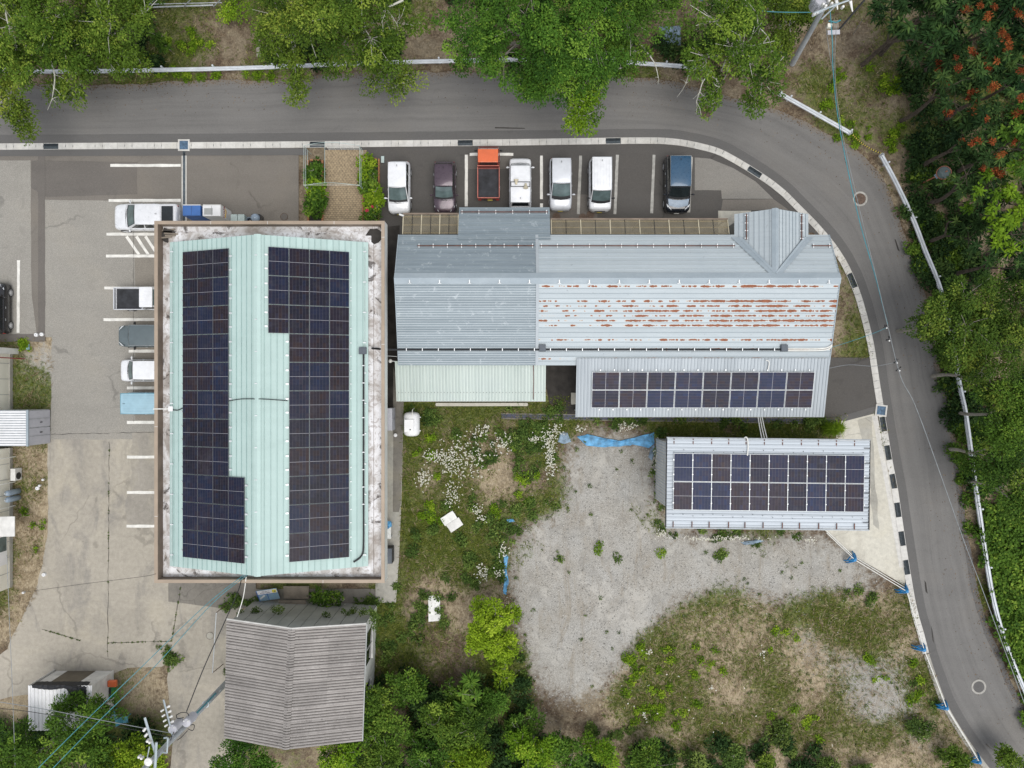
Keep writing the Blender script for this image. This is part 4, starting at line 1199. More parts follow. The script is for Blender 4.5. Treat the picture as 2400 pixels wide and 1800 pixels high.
for s, sl in ((1, (ZR2 - ZE2) / (YN - YR)), (-1, (ZR2 - ZE2) / (YR - YS))):
    b.poly([V3(LW - .05, YR, ZR2 + .12), V3(LE + .05, YR, ZR2 + .12), V3(LE + .05, YR + s * .34, ZR2 + .10 - sl * .34), V3(LW - .05, YR + s * .34, ZR2 + .10 - sl * .34)])
    b.poly([V3(LW - .05, YR + s * .34, ZR2 + .10 - sl * .34), V3(LE + .05, YR + s * .34, ZR2 + .10 - sl * .34), V3(LE + .05, YR + s * .34, ZR2 - sl * .34), V3(LW - .05, YR + s * .34, ZR2 - sl * .34)])
b.build('ridge_cap', MT['flash'], longb)
for k in range(15):
    x = lerp(LW + .9, LE - .7, k / 14)
    b = MB(); b.box((x, YR - .22, ZR2 + .10), (.07, .22, .05)); b.box((x, YR - .32, ZR2 + .05), (.20, .04, .05)); b.build('ridge_clip', MT['bolt'], longb)
def nz(y): return ZR2 - (y - YR) * (ZR2 - ZE2) / (YN - YR)
def sz(y): return ZR2 - (YR - y) * (ZR2 - ZE2) / (YR - YS)
def snow_bar(x0, x1, y, z, n, parent):
    b = MB(); b.tube([V3(x0, y, z + .13), V3(x1, y, z + .13)], .035, 6); o = b.build('snow_bar', MT['snowbar'], parent)
    for k in range(n):
        b = MB(); x = lerp(x0 + .1, x1 - .1, k / max(1, n - 1)); b.box((x, y, z + .09), (.05, .26, .10)); b.build('bracket', MT['bolt'], o)
snow_bar(-5.9, LM - .15, 8.62, nz(8.62), 9, longb); snow_bar(LM + .2, 13.9, 8.62, nz(8.62), 13, longb); snow_bar(18.7, 19.9, 8.62, nz(8.62), 2, longb)
# porch carried on past the north eave
por = [V3(-3.4, 11.4, 2.19), V3(2.42, 11.4, 2.19), V3(2.42, YN - .35, nz(YN - .35) + .05), V3(-3.4, YN - .35, nz(YN - .35) + .05)]
sheets(longb, por[0], por[1], por[2], por[3], ROD, 8, MT['galv_w'], 'porch_sheet', dark={4, 1}, dmat=MT['seam_shade_dirt'])
snow_bar(-3.3, 2.3, 11.02, 2.40, 6, longb)
for x in (-3.2, 2.2):
    b = MB(); b.box((x, 11.2, 1.05), (.12, .12, 2.15)); b.build('porch_post', MT['wallgrey'], longb)
# cross wing with its own gable, ridge running north
DW, DR, DE, DY, DZ = 14.03, 16.1, 18.7, 10.72, 4.62
wing_w = [V3(DW, DY, 3.2), V3(DR, DY, DZ)]
def wing_sheets(xe, n):
    for i in range(n):
        v0, v1 = i / n, (i + 1) / n
        x0_, x1_ = lerp(xe, DR, v0), lerp(xe, DR, v1); z0_, z1_ = lerp(3.2, DZ, v0), lerp(3.2, DZ, v1)
        f = lambda z: YR + (ZR2 - z) * (YN - YR) / (ZR2 - ZE2) - .12
        a, bb, c, d = V3(x0_, DY, z0_), V3(x0_, f(z0_), z0_), V3(x1_, f(z1_), z1_), V3(x1_, DY, z1_)
        mb = ribbed(a, bb, c, d, SEAM, dark={1, 3}); o = mb.build('wing_sheet', [MT['galv_e'], MT['seam_shade_dirt']], longb)
        if sum(p.normal.z for p in o.data.polygons) < 0: o.data.flip_normals()
wing_sheets(DW, 8); wing_sheets(DE, 10)
b = MB(); b.poly([V3(DW + .3, DY - .3, 0), V3(DE - .3, DY - .3, 0), V3(DE - .3, DY - .3, 3.2), V3(DR, DY - .3, DZ - .1), V3(DW + .3, DY - .3, 3.2)])
b.poly([V3(DW + .3, DY - .3, 0), V3(DW + .3, YN - .6, 0), V3(DW + .3, YN - .6, 3.2), V3(DW + .3, DY - .3, 3.2)])
b.poly([V3(DE - .3, DY - .3, 0), V3(DE - .3, YN - .6, 0), V3(DE - .3, YN - .6, 3.2), V3(DE - .3, DY - .3, 3.2)])
b.build('wing_wall', MT['wallgrey'], longb)
b = MB()
for s in (-1, 1):
    sl = (DZ - 3.2) / (DR - DW) if s < 0 else (DZ - 3.2) / (DE - DR)
    b.poly([V3(DR, DY + .03, DZ + .09), V3(DR + s * .2, DY + .03, DZ + .07 - sl * .2), V3(DR + s * .2, 6.8, DZ + .07 - sl * .2), V3(DR, 6.8, DZ + .09)])
b.build('wing_ridge_cap', MT['flash'], longb)
for xe in (DW, DE):                                      # valley flashing where the roofs meet
    f = lambda z: YR + (ZR2 - z) * (YN - YR) / (ZR2 - ZE2)
    z0_, z1_ = 3.3, DZ - .06
    p0 = V3(lerp(xe, DR, (z0_ - 3.2) / (DZ - 3.2)), f(z0_), z0_ + .075); p1 = V3(lerp(xe, DR, (z1_ - 3.2) / (DZ - 3.2)), f(z1_), z1_ + .075)
    s = -1 if xe == DW else 1
    b = MB(); b.poly([p0, p1, p1 + V3(s * .30, 0, .012), p0 + V3(s * .42, 0, .012)]); b.poly([p0 + V3(0, 0, .01), p1 + V3(0, 0, .01), p1 + V3(-s * .16, 0, .12), p0 + V3(-s * .2, 0, .14)])
    b.build('valley_flashing', MT['flash'], longb)
for x, n_ in ((14.62, 4), (18.1, 4)):
    z = lerp(3.2, DZ, (x - DW) / (DR - DW)) if x < DR else lerp(3.2, DZ, (DE - x) / (DE - DR))
    b = MB(); b.tube([V3(x, DY - .1, z + .12), V3(x, 9.0, z + .12)], .035, 6); o = b.build('snow_bar', MT['snowbar'], longb)
    for k in range(n_):
        b = MB(); b.box((x, lerp(DY - .2, 9.1, k / (n_ - 1)), z + .08), (.22, .05, .10)); b.build('bracket', MT['bolt'], o)
# conduit along the south slope with its two boxes
yc = 2.15
t_ = thing('roof_conduit', (6, yc, sz(yc)), 'black conduit clipped along the south slope of the long grey roof', 'cable')
b = MB(); b.tube(smooth_path([V3(-8.5, yc + .02, 4.9), V3(-8.0, yc, 4.2), V3(-7.0, yc, sz(yc) + .10), V3(0, yc, sz(yc) + .10), V3(8, yc, sz(yc) + .10), V3(16.9, yc, sz(yc) + .10)], 4), .062, 7); b.build('sleeve', MT['cable'], t_)
for k in range(24):
    b = MB(); b.box((lerp(-6.6, 16.4, k / 23), yc, sz(yc) + .12), (.05, .18, .12)); b.build('clip', MT['bolt'], t_)
b = MB(); b.tube(smooth_path([V3(17.2, yc + .05, sz(yc) + .1), V3(19.0, yc + .05, sz(yc) + .1), V3(19.7, yc + .12, sz(yc) + .1), V3(20.0, yc + .3, sz(yc) + .16)], 4), .045, 7)
b.tube(smooth_path([V3(17.2, yc - .06, sz(yc) + .1), V3(19.0, yc - .06, sz(yc) + .1), V3(19.75, yc + .02, sz(yc) + .1), V3(20.0, yc + .22, sz(yc) + .16)], 4), .04, 7); b.build('pale_conduit', MT['pipe_white'], t_)
for x, l in ((1.9, 'dark grey junction box in the middle of the long grey roof'), (17.0, 'dark grey junction box at the right end of the long grey roof')):
    b = MB(); b.box((x, yc + .1, sz(yc) + .17), (.42, .42, .18)); b.box((x, yc + .1, sz(yc) + .27), (.38, .38, .02)); tag(b.build('junction_box', MT['boxgrey']), l, 'junction box', 'roof junction boxes')

# ---- pale green lean-to
def leanto(name, label, x0, x1, yt, zt, yb_, zb, nrib, per, mat, wall):
    t = thing(name, ((x0 + x1) / 2, (yt + yb_) / 2, 0), label, 'lean-to')
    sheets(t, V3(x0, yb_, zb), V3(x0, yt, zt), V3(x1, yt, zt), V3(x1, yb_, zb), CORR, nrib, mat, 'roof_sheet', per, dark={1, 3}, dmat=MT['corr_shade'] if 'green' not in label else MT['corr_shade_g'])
    b = MB(); b.tube([V3(x0, yb_ + .02, zb - .05), V3(x1, yb_ + .02, zb - .05)], .05, 6); b.build('eave_beam', MT['snowbar'] if 'green' in label else MT['wallgrey'], t)
    b = MB(); b.tube([V3(x0 + .1, yb_ + .45, zb - .03), V3(x1 - .1, yb_ + .45, zb - .03)], .04, 6); b.build('purlin', MT['wallgrey'], t)
    for x in np.linspace(x0 + .2, x1 - .2, 5):
        b = MB(); b.box((x, yb_ + .35, (zb - .1) / 2), (.10, .10, zb - .1)); b.build('post', MT['wallgrey'], t)
    if wall:
        for x in (x0 + .06, x1 - .06):
            b = MB(); b.poly([V3(x, yb_ + .3, 0), V3(x, yt - .1, 0), V3(x, yt - .1, zt - .05), V3(x, yb_ + .3, zb - .04)]); b.build('side_wall', mat, t)
    return t
la = leanto('lean_to_shed', 'lean-to with pale green ribbed roof below the west end of the long roof', -7.42, 2.15, 1.45, 3.02, -1.12, 2.42, 46, 4, MT['green_corr'], True)
bl = MB()
for k in range(46): bl.ball((lerp(-7.42, 2.15, (k + .86) / 46), -.55, lerp(2.42, 3.02, (.57) / 2.57) + .03), .022, 5, 4)
stuff(bl.build('roof_bolts', MT['trim'], la))
lb = leanto('lean_to_carport', 'lean-to with grey ribbed roof carrying a long solar array', 4.06, 19.96, 1.62, 3.46, -2.1, 2.62, 76, 4, MT['galv_corr'], False)
for x in (2.42,):
    b = MB(); b.tube([V3(1.35, 1.3, 3.15), V3(1.38, .3, 2.9), V3(1.36, -1.0, 2.52)], .025, 6); b.build('downpipe', MT['snowbar'], la)
# landscape array on it
th2 = math.atan2(3.46 - 2.62, 1.62 + 2.1)
def lb_pt(x, u, h=0.0): return V3(x, -2.1 + math.cos(th2) * u - math.sin(th2) * h, 2.62 + math.sin(th2) * u + math.cos(th2) * h)
t_ = thing('solar_array', lb_pt(12, .6), 'blue black solar array two rows high on the grey lean-to roof', 'solar array')
X0 = P(1386, 0, 3.0).x
cl = MB()
for c in range(8):
    for r in range(2):
        p = lb_pt(X0 + (c + .5) * 1.752, .62 + (r + .5) * 1.172, .10)
        m_ = Matrix.Rotation(th2, 3, 'X') @ Matrix.Rotation(math.pi / 2, 3, 'Z')
        panel(t_, p - wpos(t_), m_.to_euler(), 'solar_b', 'galv')
    for q in (.3, .8):
        for u in (.50, 3.06): cl.box(lb_pt(X0 + (c + q) * 1.752, u, .06), (.07, .10, .06))
for ch in t_.children: ch.scale = (1.02, 1.045, 1)
stuff(cl.build('clamps', MT['bolt'], t_))
b = MB()
for u in (.9, 1.5, 2.1, 2.7): b.tube([lb_pt(X0, u, .06), lb_pt(X0 + 8 * 1.752, u, .06)], .02, 4)
stuff(b.build('mounting_rail', MT['frame_dk'], t_))
b = MB(); b.tube(smooth_path([lb_pt(15.9, 3.7, .12), lb_pt(16.1, 3.6, .14), lb_pt(16.08, 3.1, .12)], 4), .03, 6); tag(b.build('white_conduit', MT['pipe_white']), 'short white bent conduit at the top edge of the grey lean-to', 'pipe')

# ---- east shed with twenty modules
sh_c = P(1799.5, 1134, 4.6); rz = R(-.69)
shed = thing('solar_shed', (sh_c.x, sh_c.y, 0), 'freestanding shed with pale ribbed roof covered by twenty solar panels', 'building')
Rm = Matrix.Rotation(rz, 3, 'Z')
def S(x, y, z): v = Rm @ Vector((x, y, 0)); return Vector((sh_c.x + v.x, sh_c.y + v.y, z))
SW_, SD_ = 6.18, 2.70
b = MB(); q = [S(-SW_ + .25, -SD_ + 1.0, 0), S(SW_ - .9, -SD_ + 1.0, 0), S(SW_ - .9, SD_ - .35, 0), S(-SW_ + .25, SD_ - .35, 0)]
b.prism([(v.x, v.y) for v in q], -.1, 4.45); b.build('wall', MT['white_dirty'], shed)
for k in range(22):
    b = MB(); y = lerp(-SD_ + 1.0, SD_ - .35, (k + .5) / 22); b.box(S(-SW_ + .24, y, 2.2), (.03, .05, 4.4), rz); b.build('wall_rib', MT['galv_shed'], shed)
zt = lambda y: 4.6 - .00 * y
sheets(shed, S(-SW_, -SD_, 4.56), S(SW_, -SD_, 4.56), S(SW_, SD_, 4.64), S(-SW_, SD_, 4.64), CORR, 24, MT['galv_shed'], per=3, dark={1, 3}, dmat=MT['corr_shade'])
for s in (-1, 1):
    b = MB(); b.tube([S(-SW_ - .04, s * (SD_ + .05), 4.60), S(SW_ + .04, s * (SD_ + .05), 4.60)], .05, 6); b.build('eave_rail', MT['galv'], shed)
    b = MB(); b.tube([S(s * (SW_ + .03), -SD_ - .05, 4.60), S(s * (SW_ + .03), SD_ + .05, 4.60)], .04, 6); b.build('verge_rail', MT['trim'], shed)
    for k in range(11):
        b = MB(); b.box(S(lerp(-SW_ + .45, SW_ - .9, k / 10) + random.uniform(-.06, .06), s * (SD_ - .17), 4.655), (.05, .36, .03), rz); b.build('snow_stop', MT['snowbar'], shed)
for k in range(6):
    b = MB(); b.box(S(SW_ - .17, lerp(-SD_ + .4, SD_ - .45, k / 5), 4.66), (.36, .04, .03), rz); b.build('snow_stop', MT['trim'], shed)
bl = MB()
for y in (-SD_ + .72, SD_ - .75):
    for k in range(20): bl.ball(S(lerp(-SW_ + .4, SW_ - .4, k / 19), y + random.uniform(-.12, .12), 4.66), .028, 5, 4)
stuff(bl.build('roof_bolts', MT['trim'], shed))
t_ = thing('solar_array', S(0, 0, 4.66), 'blue and brown tinted solar array of two rows on the freestanding shed', 'solar array')
x0_ = (P(1578, 0, 4.7) - sh_c).x
cl = MB()
for c in range(10):
    for r in range(2):
        y = (.03 + (r - .5) * 1.74)
        p = S(x0_ + (c + .5) * 1.163, y + .06, 4.70 + .012 * y); panel(t_, p - wpos(t_), (.015, 0, rz), 'solar_b', 'galv')
        for q in (-.42, .45): cl.box(S(x0_ + c * 1.163, y + .06 + q, 4.745), (.07, .06, .03), rz)
        if c == 9:
            for q in (-.42, .45): cl.box(S(x0_ + 10 * 1.163 + .02, y + .06 + q, 4.73), (.07, .06, .03), rz)
stuff(cl.build('clamps', MT['bolt'], t_))
b = MB(); b.tube(smooth_path([S(-1.32, 1.72, 4.76), S(-1.28, 2.3, 4.74), S(-1.33, 2.75, 4.74), S(-1.42, 2.85, 4.7), S(-1.5, 2.7, 4.5)], 4), .035, 6); tag(b.build('white_conduit', MT['pipe_white']), 'white bent conduit leaving the top edge of the solar shed roof', 'pipe')
for k, dx in enumerate((0, .16, .32)):
    b = MB(); a = lb_pt(P(1777, 0, 2.6).x + dx * .8, -.02, -.05); c = S(-.35 + dx, 2.72, 4.5)
    b.tube([a, a.lerp(c, .5) - V3(0, 0, .05), c], .03, 6); tag(b.build('link_pipe', MT['pipe_white']), ['leftmost', 'middle', 'rightmost'][k] + ' of three white pipes bridging lean-to and solar shed', 'pipe', 'pipes between lean-to and solar shed')

# ---- smoked polycarbonate canopies on the north side
def canopy(x0, x1, y0, z0, y1, z1, nx_, label):
    t = thing('canopy', ((x0 + x1) / 2, (y0 + y1) / 2, 0), label, 'canopy', 'smoked canopies on the north side')
    for i in range(nx_):
        b = MB(); xa, xb = lerp(x0, x1, i / nx_) + .02, lerp(x0, x1, (i + 1) / nx_) - .02
        a_, b_, c_, d_ = V3(xa, y0, z0), V3(xb, y0, z0), V3(xb, y1, z1), V3(xa, y1, z1)
        dn = V3(0, 0, -.012)
        b.hexa([a_ + dn, b_ + dn, c_ + dn, d_ + dn], [a_, b_, c_, d_]); b.build('pane', MT['poly'], t)
    for i in range(nx_ + 1):
        x = lerp(x0, x1, i / nx_); w = .028 if i % 2 == 0 else .014
        b = MB(); b.hexa([V3(x - w, y0, z0 + .004), V3(x + w, y0, z0 + .004), V3(x + w, y1, z1 + .004), V3(x - w, y1, z1 + .004)], [V3(x - w, y0, z0 + .03), V3(x + w, y0, z0 + .03), V3(x + w, y1, z1 + .03), V3(x - w, y1, z1 + .03)])
        b.build('bar', MT['beige_frame'] if i % 2 == 0 else MT['trim'], t)
    for v in (.10, .52, .93):
        b = MB(); y = lerp(y0, y1, v); z = lerp(z0, z1, v)
        b.box(((x0 + x1) / 2, y, z - .05), (x1 - x0, .06, .05)); b.build('purlin', MT['beige_frame'], t)
    b = MB(); b.box(((x0 + x1) / 2, y0 - (y1 - y0) * .03 + .02, z0 - .03), (x1 - x0 + .06, .10, .10)); b.build('gutter', MT['tan_in'], t)
    for x in (x0 + .25, (x0 + x1) / 2, x1 - .25):
        b = MB(); b.box((x, y0 - .12, z0 / 2), (.07, .07, z0)); b.build('post', MT['beige_frame'], t)
    return t
canopy(P(945, 0, 2.5).x, P(1074, 0, 2.5).x, P(0, 503, 2.4).y, 2.4, P(0, 549, 2.75).y, 2.75, 6, 'smoked canopy beside the porch, between long roof and purple car')
canopy(P(1292, 0, 2.5).x, P(1706, 0, 2.5).x, P(0, 515, 2.4).y, 2.4, P(0, 549, 2.75).y, 2.75, 12, 'longer smoked canopy below the row of white vans')

MT['slate_low'] = plain('cement_sheet_trough', (.14, .128, .118), .95, 0, .35, 5, fine=.4)  # darker tone for the trough faces of each corrugation
# ---- old warehouse with corrugated cement roof
C_ = dict(nw=P(532, 1453, 4.2), nr=P(684, 1475, 5.5), ne=P(858, 1464, 4.2), sw=P(526, 1730, 4.2), sr=P(670, 1757, 5.5), se=P(848, 1737, 4.2))
wh = thing('old_warehouse', (C_['nr'].x, (C_['nr'].y + C_['sr'].y) / 2, 0), 'old warehouse with grey brown corrugated cement roof and flaking white walls', 'building')
def inset(p, q, d): v = (q - p); v.z = 0; return p + v.normalized() * d
nw_, ne_, sw_, se_ = (inset(C_['nw'], C_['ne'], .22), inset(C_['ne'], C_['nw'], .12), inset(C_['sw'], C_['se'], .22), inset(C_['se'], C_['sw'], .12))
nw_.y -= .08; ne_.y -= .08; sw_.y += .2; se_.y += .2
nr_ = C_['nr'].copy(); nr_.y -= .08; nr_.z -= .08
b = MB()
for p, q in ((ne_, se_), (se_, sw_), (sw_, nw_)):
    b.poly([V3(p.x, p.y, -.1), V3(q.x, q.y, -.1), V3(q.x, q.y, 4.12), V3(p.x, p.y, 4.12)])
b.build('wall', MT['wallwhite'], wh)
npan = 11
for k in range(npan):                                   # the sheeted north wall, one panel after the other
    t0, t1 = k / npan, (k + 1) / npan
    p, q = nw_.lerp(ne_, t0), nw_.lerp(ne_, t1 - .004)
    top = lambda v, t: lerp(4.14, 5.42, t / .49) if t < .49 else lerp(5.42, 4.14, (t - .49) / .51)
    off = V3(0, -.004 * (k % 2), 0)
    b = MB(); th_ = V3(0, .03, 0)
    lo = [V3(p.x, p.y, -.1) + off, V3(q.x, q.y, -.1) + off]; hi = [V3(p.x, p.y, top(p, t0)) + off, V3(q.x, q.y, top(q, t1)) + off]
    b.add([lo[0], lo[1], hi[1], hi[0], lo[0] + th_, lo[1] + th_, hi[1] + th_, hi[0] + th_], [(4, 5, 6, 7), (0, 3, 2, 1), (3, 7, 6, 2), (1, 2, 6, 5), (0, 4, 7, 3)])
    b.build('wall_panel', MT['wallgrey'], wh)
for v0, v1 in ((.12, .42), (.62, .75)):                 # windows in the east wall
    p, q = ne_.lerp(se_, v0), ne_.lerp(se_, v1)
    b = MB(); b.hexa([V3(p.x - .04, p.y, 1.7), V3(p.x + .03, p.y, 1.7), V3(q.x + .03, q.y, 1.7), V3(q.x - .04, q.y, 1.7)], [V3(p.x - .04, p.y, 3.2), V3(p.x + .03, p.y, 3.2), V3(q.x + .03, q.y, 3.2), V3(q.x - .04, q.y, 3.2)])
    w_ = b.build('window', MT['glass_tint'], wh)
    b = MB(); b.box(((p.x + q.x) / 2 + .045, (p.y + q.y) / 2, 2.45), (.05, .05, 1.5)); b.box(((p.x + q.x) / 2 + .05, (p.y + q.y) / 2, 1.66), (.12, abs(q.y - p.y) + .1, .06)); b.build('frame', MT['white_dirty'], w_)
nrow, nwv = 9, 5
for side in ('w', 'e'):
    n_e, s_e = C_['n' + side], C_['s' + side]
    for r in range(nrow):
        for c in range(2):
            t0, t1 = r / nrow, (r + 1) / nrow + .010
            u0, u1 = (0, .52) if c == 0 else (.50, 1.0)
            a = s_e.lerp(C_['sr'], u0).lerp(n_e.lerp(C_['nr'], u0), t0); bq = s_e.lerp(C_['sr'], u1).lerp(n_e.lerp(C_['nr'], u1), t0)
            d = s_e.lerp(C_['sr'], u0).lerp(n_e.lerp(C_['nr'], u0), t1); cq = s_e.lerp(C_['sr'], u1).lerp(n_e.lerp(C_['nr'], u1), t1)
            lift = V3(0, 0, .012 * c + .006 * (r % 2) + random.uniform(0, .006))
            mb = ribbed(a + lift, bq + lift, cq + lift, d + lift, SINE, 0, 1, nwv, {0, 5})
            o = mb.build('roof_sheet', [MT['slate'], MT['slate_low']], wh)
            if sum(p.normal.z for p in o.data.polygons) < 0: o.data.flip_normals()
for r in range(nrow):
    t0, t1 = r / nrow, (r + 1) / nrow
    p, q = C_['sr'].lerp(C_['nr'], t0), C_['sr'].lerp(C_['nr'], t1)
    b = MB(); n_ = nwv * 4
    for k in range(n_):
        v0, v1 = k / n_, (k + 1) / n_
        h0, h1 = (.030 * (1 - math.cos(2 * math.pi * v * nwv)) for v in (v0, v1))
        b.cur = 1 if k % 4 in (0, 3) else 0
        for s in (-1, 1):
            p0, p1 = p.lerp(q, v0), p.lerp(q, v1)
            b.poly([p0 + V3(0, 0, .06 + h0), p1 + V3(0, 0, .06 + h1), p1 + V3(s * .22, 0, -.012 + h1), p0 + V3(s * .22, 0, -.012 + h0)])
    b.build('ridge_tile', [MT['slate'], MT['slate_low']], wh)
b = MB(); b.tube([C_['nw'] + V3(0, .06, 0), C_['nr'] + V3(0, .06, .02), C_['ne'] + V3(0, .06, 0)], .05, 6); b.build('verge_trim', MT['white_dirty'], wh)
b = MB(); b.tube([C_['ne'] + V3(.03, .05, -.03), C_['se'] + V3(.03, 0, -.03)], .05, 6); b.build('eave_trim', MT['wallgrey'], wh)

# ---- small white shed bottom left
wsx0, wsx1, wsy1, wsy0, wz = -31.0, -26.9, -19.3, -22.2, 2.5
ws = thing('storage_shed', ((wsx0 + wsx1) / 2, (wsy0 + wsy1) / 2, 0), 'small storage shed with white ribbed roof partly under a black tarp', 'shed')
b = MB()
b.box((wsx0 + .06, (wsy0 + wsy1) / 2, wz / 2), (.08, wsy1 - wsy0, wz)); b.box((wsx1 - .06, (wsy0 + wsy1) / 2, wz / 2), (.08, wsy1 - wsy0 - .1, wz)); b.box(((wsx0 + wsx1) / 2, wsy0 + .05, wz / 2), (wsx1 - wsx0 - .2, .08, wz))
b.build('wall', MT['white_dirty'], ws)
for k, (xa, xb, m_) in enumerate([(wsx0 + .2, wsx0 + .95, 'white_dirty'), (wsx0 + .97, wsx0 + 2.85, 'brown_sheet'), (wsx0 + 2.87, wsx1 - .12, 'white_dirty')]):
    b = MB(); b.box(((xa + xb) / 2, wsy1 - .12, wz / 2 - .05), (xb - xa, .06, wz - .1)); b.build('front_panel', MT[m_], ws)
n_ = 17
for k in range(n_):
    b = MB(); x = lerp(wsx0, wsx1, (k + .5) / n_); w = (wsx1 - wsx0) / n_
    b.poly([V3(x - w / 2, wsy0, wz), V3(x - w / 2, wsy1, wz + .02), V3(x - w * .28, wsy1, wz + .02), V3(x - w * .28, wsy0, wz)])
    prof = [(-.28, .0), (-.2, .06), (.2, .06), (.28, .0)]
    for (t0, h0), (t1, h1) in zip(prof[:-1], prof[1:]):
        b.poly([V3(x + w * t0, wsy0, wz + h0), V3(x + w * t0, wsy1, wz + .02 + h0), V3(x + w * t1, wsy1, wz + .02 + h1), V3(x + w * t1, wsy0, wz + h1)])
    b.poly([V3(x + w * .28, wsy0, wz), V3(x + w * .28, wsy1, wz + .02), V3(x + w / 2, wsy1, wz + .02), V3(x + w / 2, wsy0, wz)])
    o = b.build('roof_rib', MT['white'], ws)
    if sum(p.normal.z for p in o.data.polygons) < 0: o.data.flip_normals()
b = MB()
nx_, ny_ = 22, 10
gr = {}
for i in range(nx_ + 1):
    for j in range(ny_ + 1):
        u = i / nx_; depth = .16 + .10 * math.sin(u * 5) + (1.7 * max(0, u - .62) / .38 if u > .62 else 0)
        x = lerp(wsx0 + .35, wsx1 - .28, u); y = wsy1 + .10 - depth * j / ny_ * 1.25
        z = wz + .17 + .03 * math.sin(x * 17) + .02 * math.sin(y * 23 + x * 5) - (.5 if j == 0 else 0)
        gr[i, j] = len(b.v); b.v.append((x, y, z))
for i in range(nx_):
    for j in range(ny_):
        b.f.append((gr[i, j], gr[i, j + 1], gr[i + 1, j + 1], gr[i + 1, j])); b.m.append(0)
o = b.build('black_tarp', MT['tarp_black']); tag(o, 'crumpled black tarp hanging over the edge of the white ribbed shed roof', 'tarp')

# ---- buildings cut by the left edge of the picture
def west_house(y1, y0, h, label, xb=-33.78):
    t = thing('west_house', (-36, (y0 + y1) / 2, 0), label, 'building')
    b = MB(); b.prism([(-42, y0), (xb, y0), (xb, y1), (-42, y1)], -.1, h); b.build('wall', MT['cream'], t)
    b = MB(); b.hexa([V3(-42.3, y0 - .3, h), V3(xb + .02, y0 - .3, h), V3(xb + .02, y1 + .3, h), V3(-42.3, y1 + .3, h)], [V3(-42.3, y0 - .3, h + 1.6), V3(-38, y0 - .3, h + 1.6), V3(-38, y1 + .3, h + 1.6), V3(-42.3, y1 + .3, h + 1.6)])
    b.build('roof', MT['galv_corr'], t)
    n = max(2, int((y1 - y0) / 1.0))
    for k in range(1, n):
        b = MB(); b.box((xb + .006, lerp(y0, y1, k / n), h / 2), (.02, .03, h)); b.build('wall_joint', MT['wallgrey'], t)
    b = MB(); b.box((xb + .02, (y0 + y1) / 2, .15), (.06, y1 - y0, .3)); b.build('plinth', MT['conc'], t)
    return t
wa_ = west_house(2.42, -1.75, 2.6, 'cream sided house at the left edge above the ribbed container')
b = MB(); b.box((-33.6, 2.2, 1.2), (.5, .38, 2.4)); b.build('chimney_duct', MT['white_dirty'], wa_)
b = MB(); b.tube([V3(-35.5, 1.9, 2.7), V3(-33.7, 1.75, 2.4), V3(-32.9, 1.7, .05)], .04, 6); b.build('downpipe', MT['red_stripe'], wa_)
wb_ = west_house(-4.3, -13.7, 2.6, 'cream sided house at the left edge with heat pump and gas bottles')
b = MB(); b.box((-33.70, -10.9, 1.3), (.06, 2.2, 1.3)); w_ = b.build('window', MT['white'], wb_)
b = MB(); b.box((-33.66, -10.6, 1.3), (.04, .95, 1.1)); b.build('pane', MT['glass'], w_)
b = MB(); b.hexa([V3(-33.7, -9.9, 2.0), V3(-32.3, -9.9, 1.85), V3(-32.3, -8.6, 1.85), V3(-33.7, -8.6, 2.0)], [V3(-33.7, -9.9, 2.05), V3(-32.3, -9.9, 1.9), V3(-32.3, -8.6, 1.9), V3(-33.7, -8.6, 2.05)]); b.build('door_canopy', MT['white_dirty'], wb_)
for y in (-4.9, -6.6, -8.2):
    b = MB(); b.tube([V3(-33.7, y, 1.5), V3(-33.55, y, 1.5), V3(-33.55, y, .05)], .035, 6); b.build('wall_pipe', MT['pipe_white'], wb_)
# heat pump
t_ = thing('heat_pump', (-33.25, -6.05, 0), 'beige outdoor heat pump unit against the left house wall', 'air conditioner')
b = MB(); b.box((-33.25, -6.05, .40), (.32, .80, .62)); b.build('case', MT['white_dirty'], t_)
b = MB(); b.lathe((-33.085, -6.15, .40), [(.24, 0), (.24, .012), (.03, .02)], 20, (1, 0, 0)); b.build('fan_grille', MT['trim'], t_)
for y in (-6.35, -5.75):
    b = MB(); b.box((-33.25, y, .05), (.34, .08, .10)); b.build('foot', MT['conc'], t_)
for k, y in enumerate((-7.22, -7.66)):
    t_ = thing('gas_bottle', (-33.32, y, .05), ('upper' if k == 0 else 'lower') + ' of two tall grey gas bottles against the left house wall', 'gas bottle', 'gas bottles')
    b = MB(); b.lathe((-33.32, y, .03), [(.15, 0), (.19, .05), (.19, 1.05), (.15, 1.18), (.05, 1.25)], 16); b.build('shell', MT['bluegrey'], t_, smooth=True)
    b = MB(); b.cyl((-33.32, y, 1.25), (-33.32, y, 1.36), .05, n=8); b.build('valve', MT['galv'], t_)
for k, (x, y) in enumerate([(103, 1124), (95, 1138), (90, 1144), (105, 1346), (87, 785), (100, 784), (57, 1388)]):
    lab = ['white capped standpipe on bare soil, upper one of three by the drive', 'small white capped pipe in the middle of three on bare soil', 'largest white capped pipe of three on bare soil', 'white pipe cap at the foot of the grass strip',
           'left white drain cap at the end of the dark asphalt strip', 'right white drain cap at the end of the dark asphalt strip', 'white pipe cap beside yellow straw at the left edge'][k]
    t_ = thing('standpipe', P(x, y), lab, 'standpipe', 'white capped standpipes')
    b = MB(); r = .13 if k in (2, 4, 5, 3) else .08; b.lathe((0, 0, 0), [(r, -.02), (r, .14), (r * .8, .17)], 14); b.build('cap', MT['white'], t_, local=True)
    b = MB(); b.lathe((0, 0, .17), [(r * .3, 0), (r * .3, .015)], 8); b.build('plug', MT['galv'], t_, local=True)
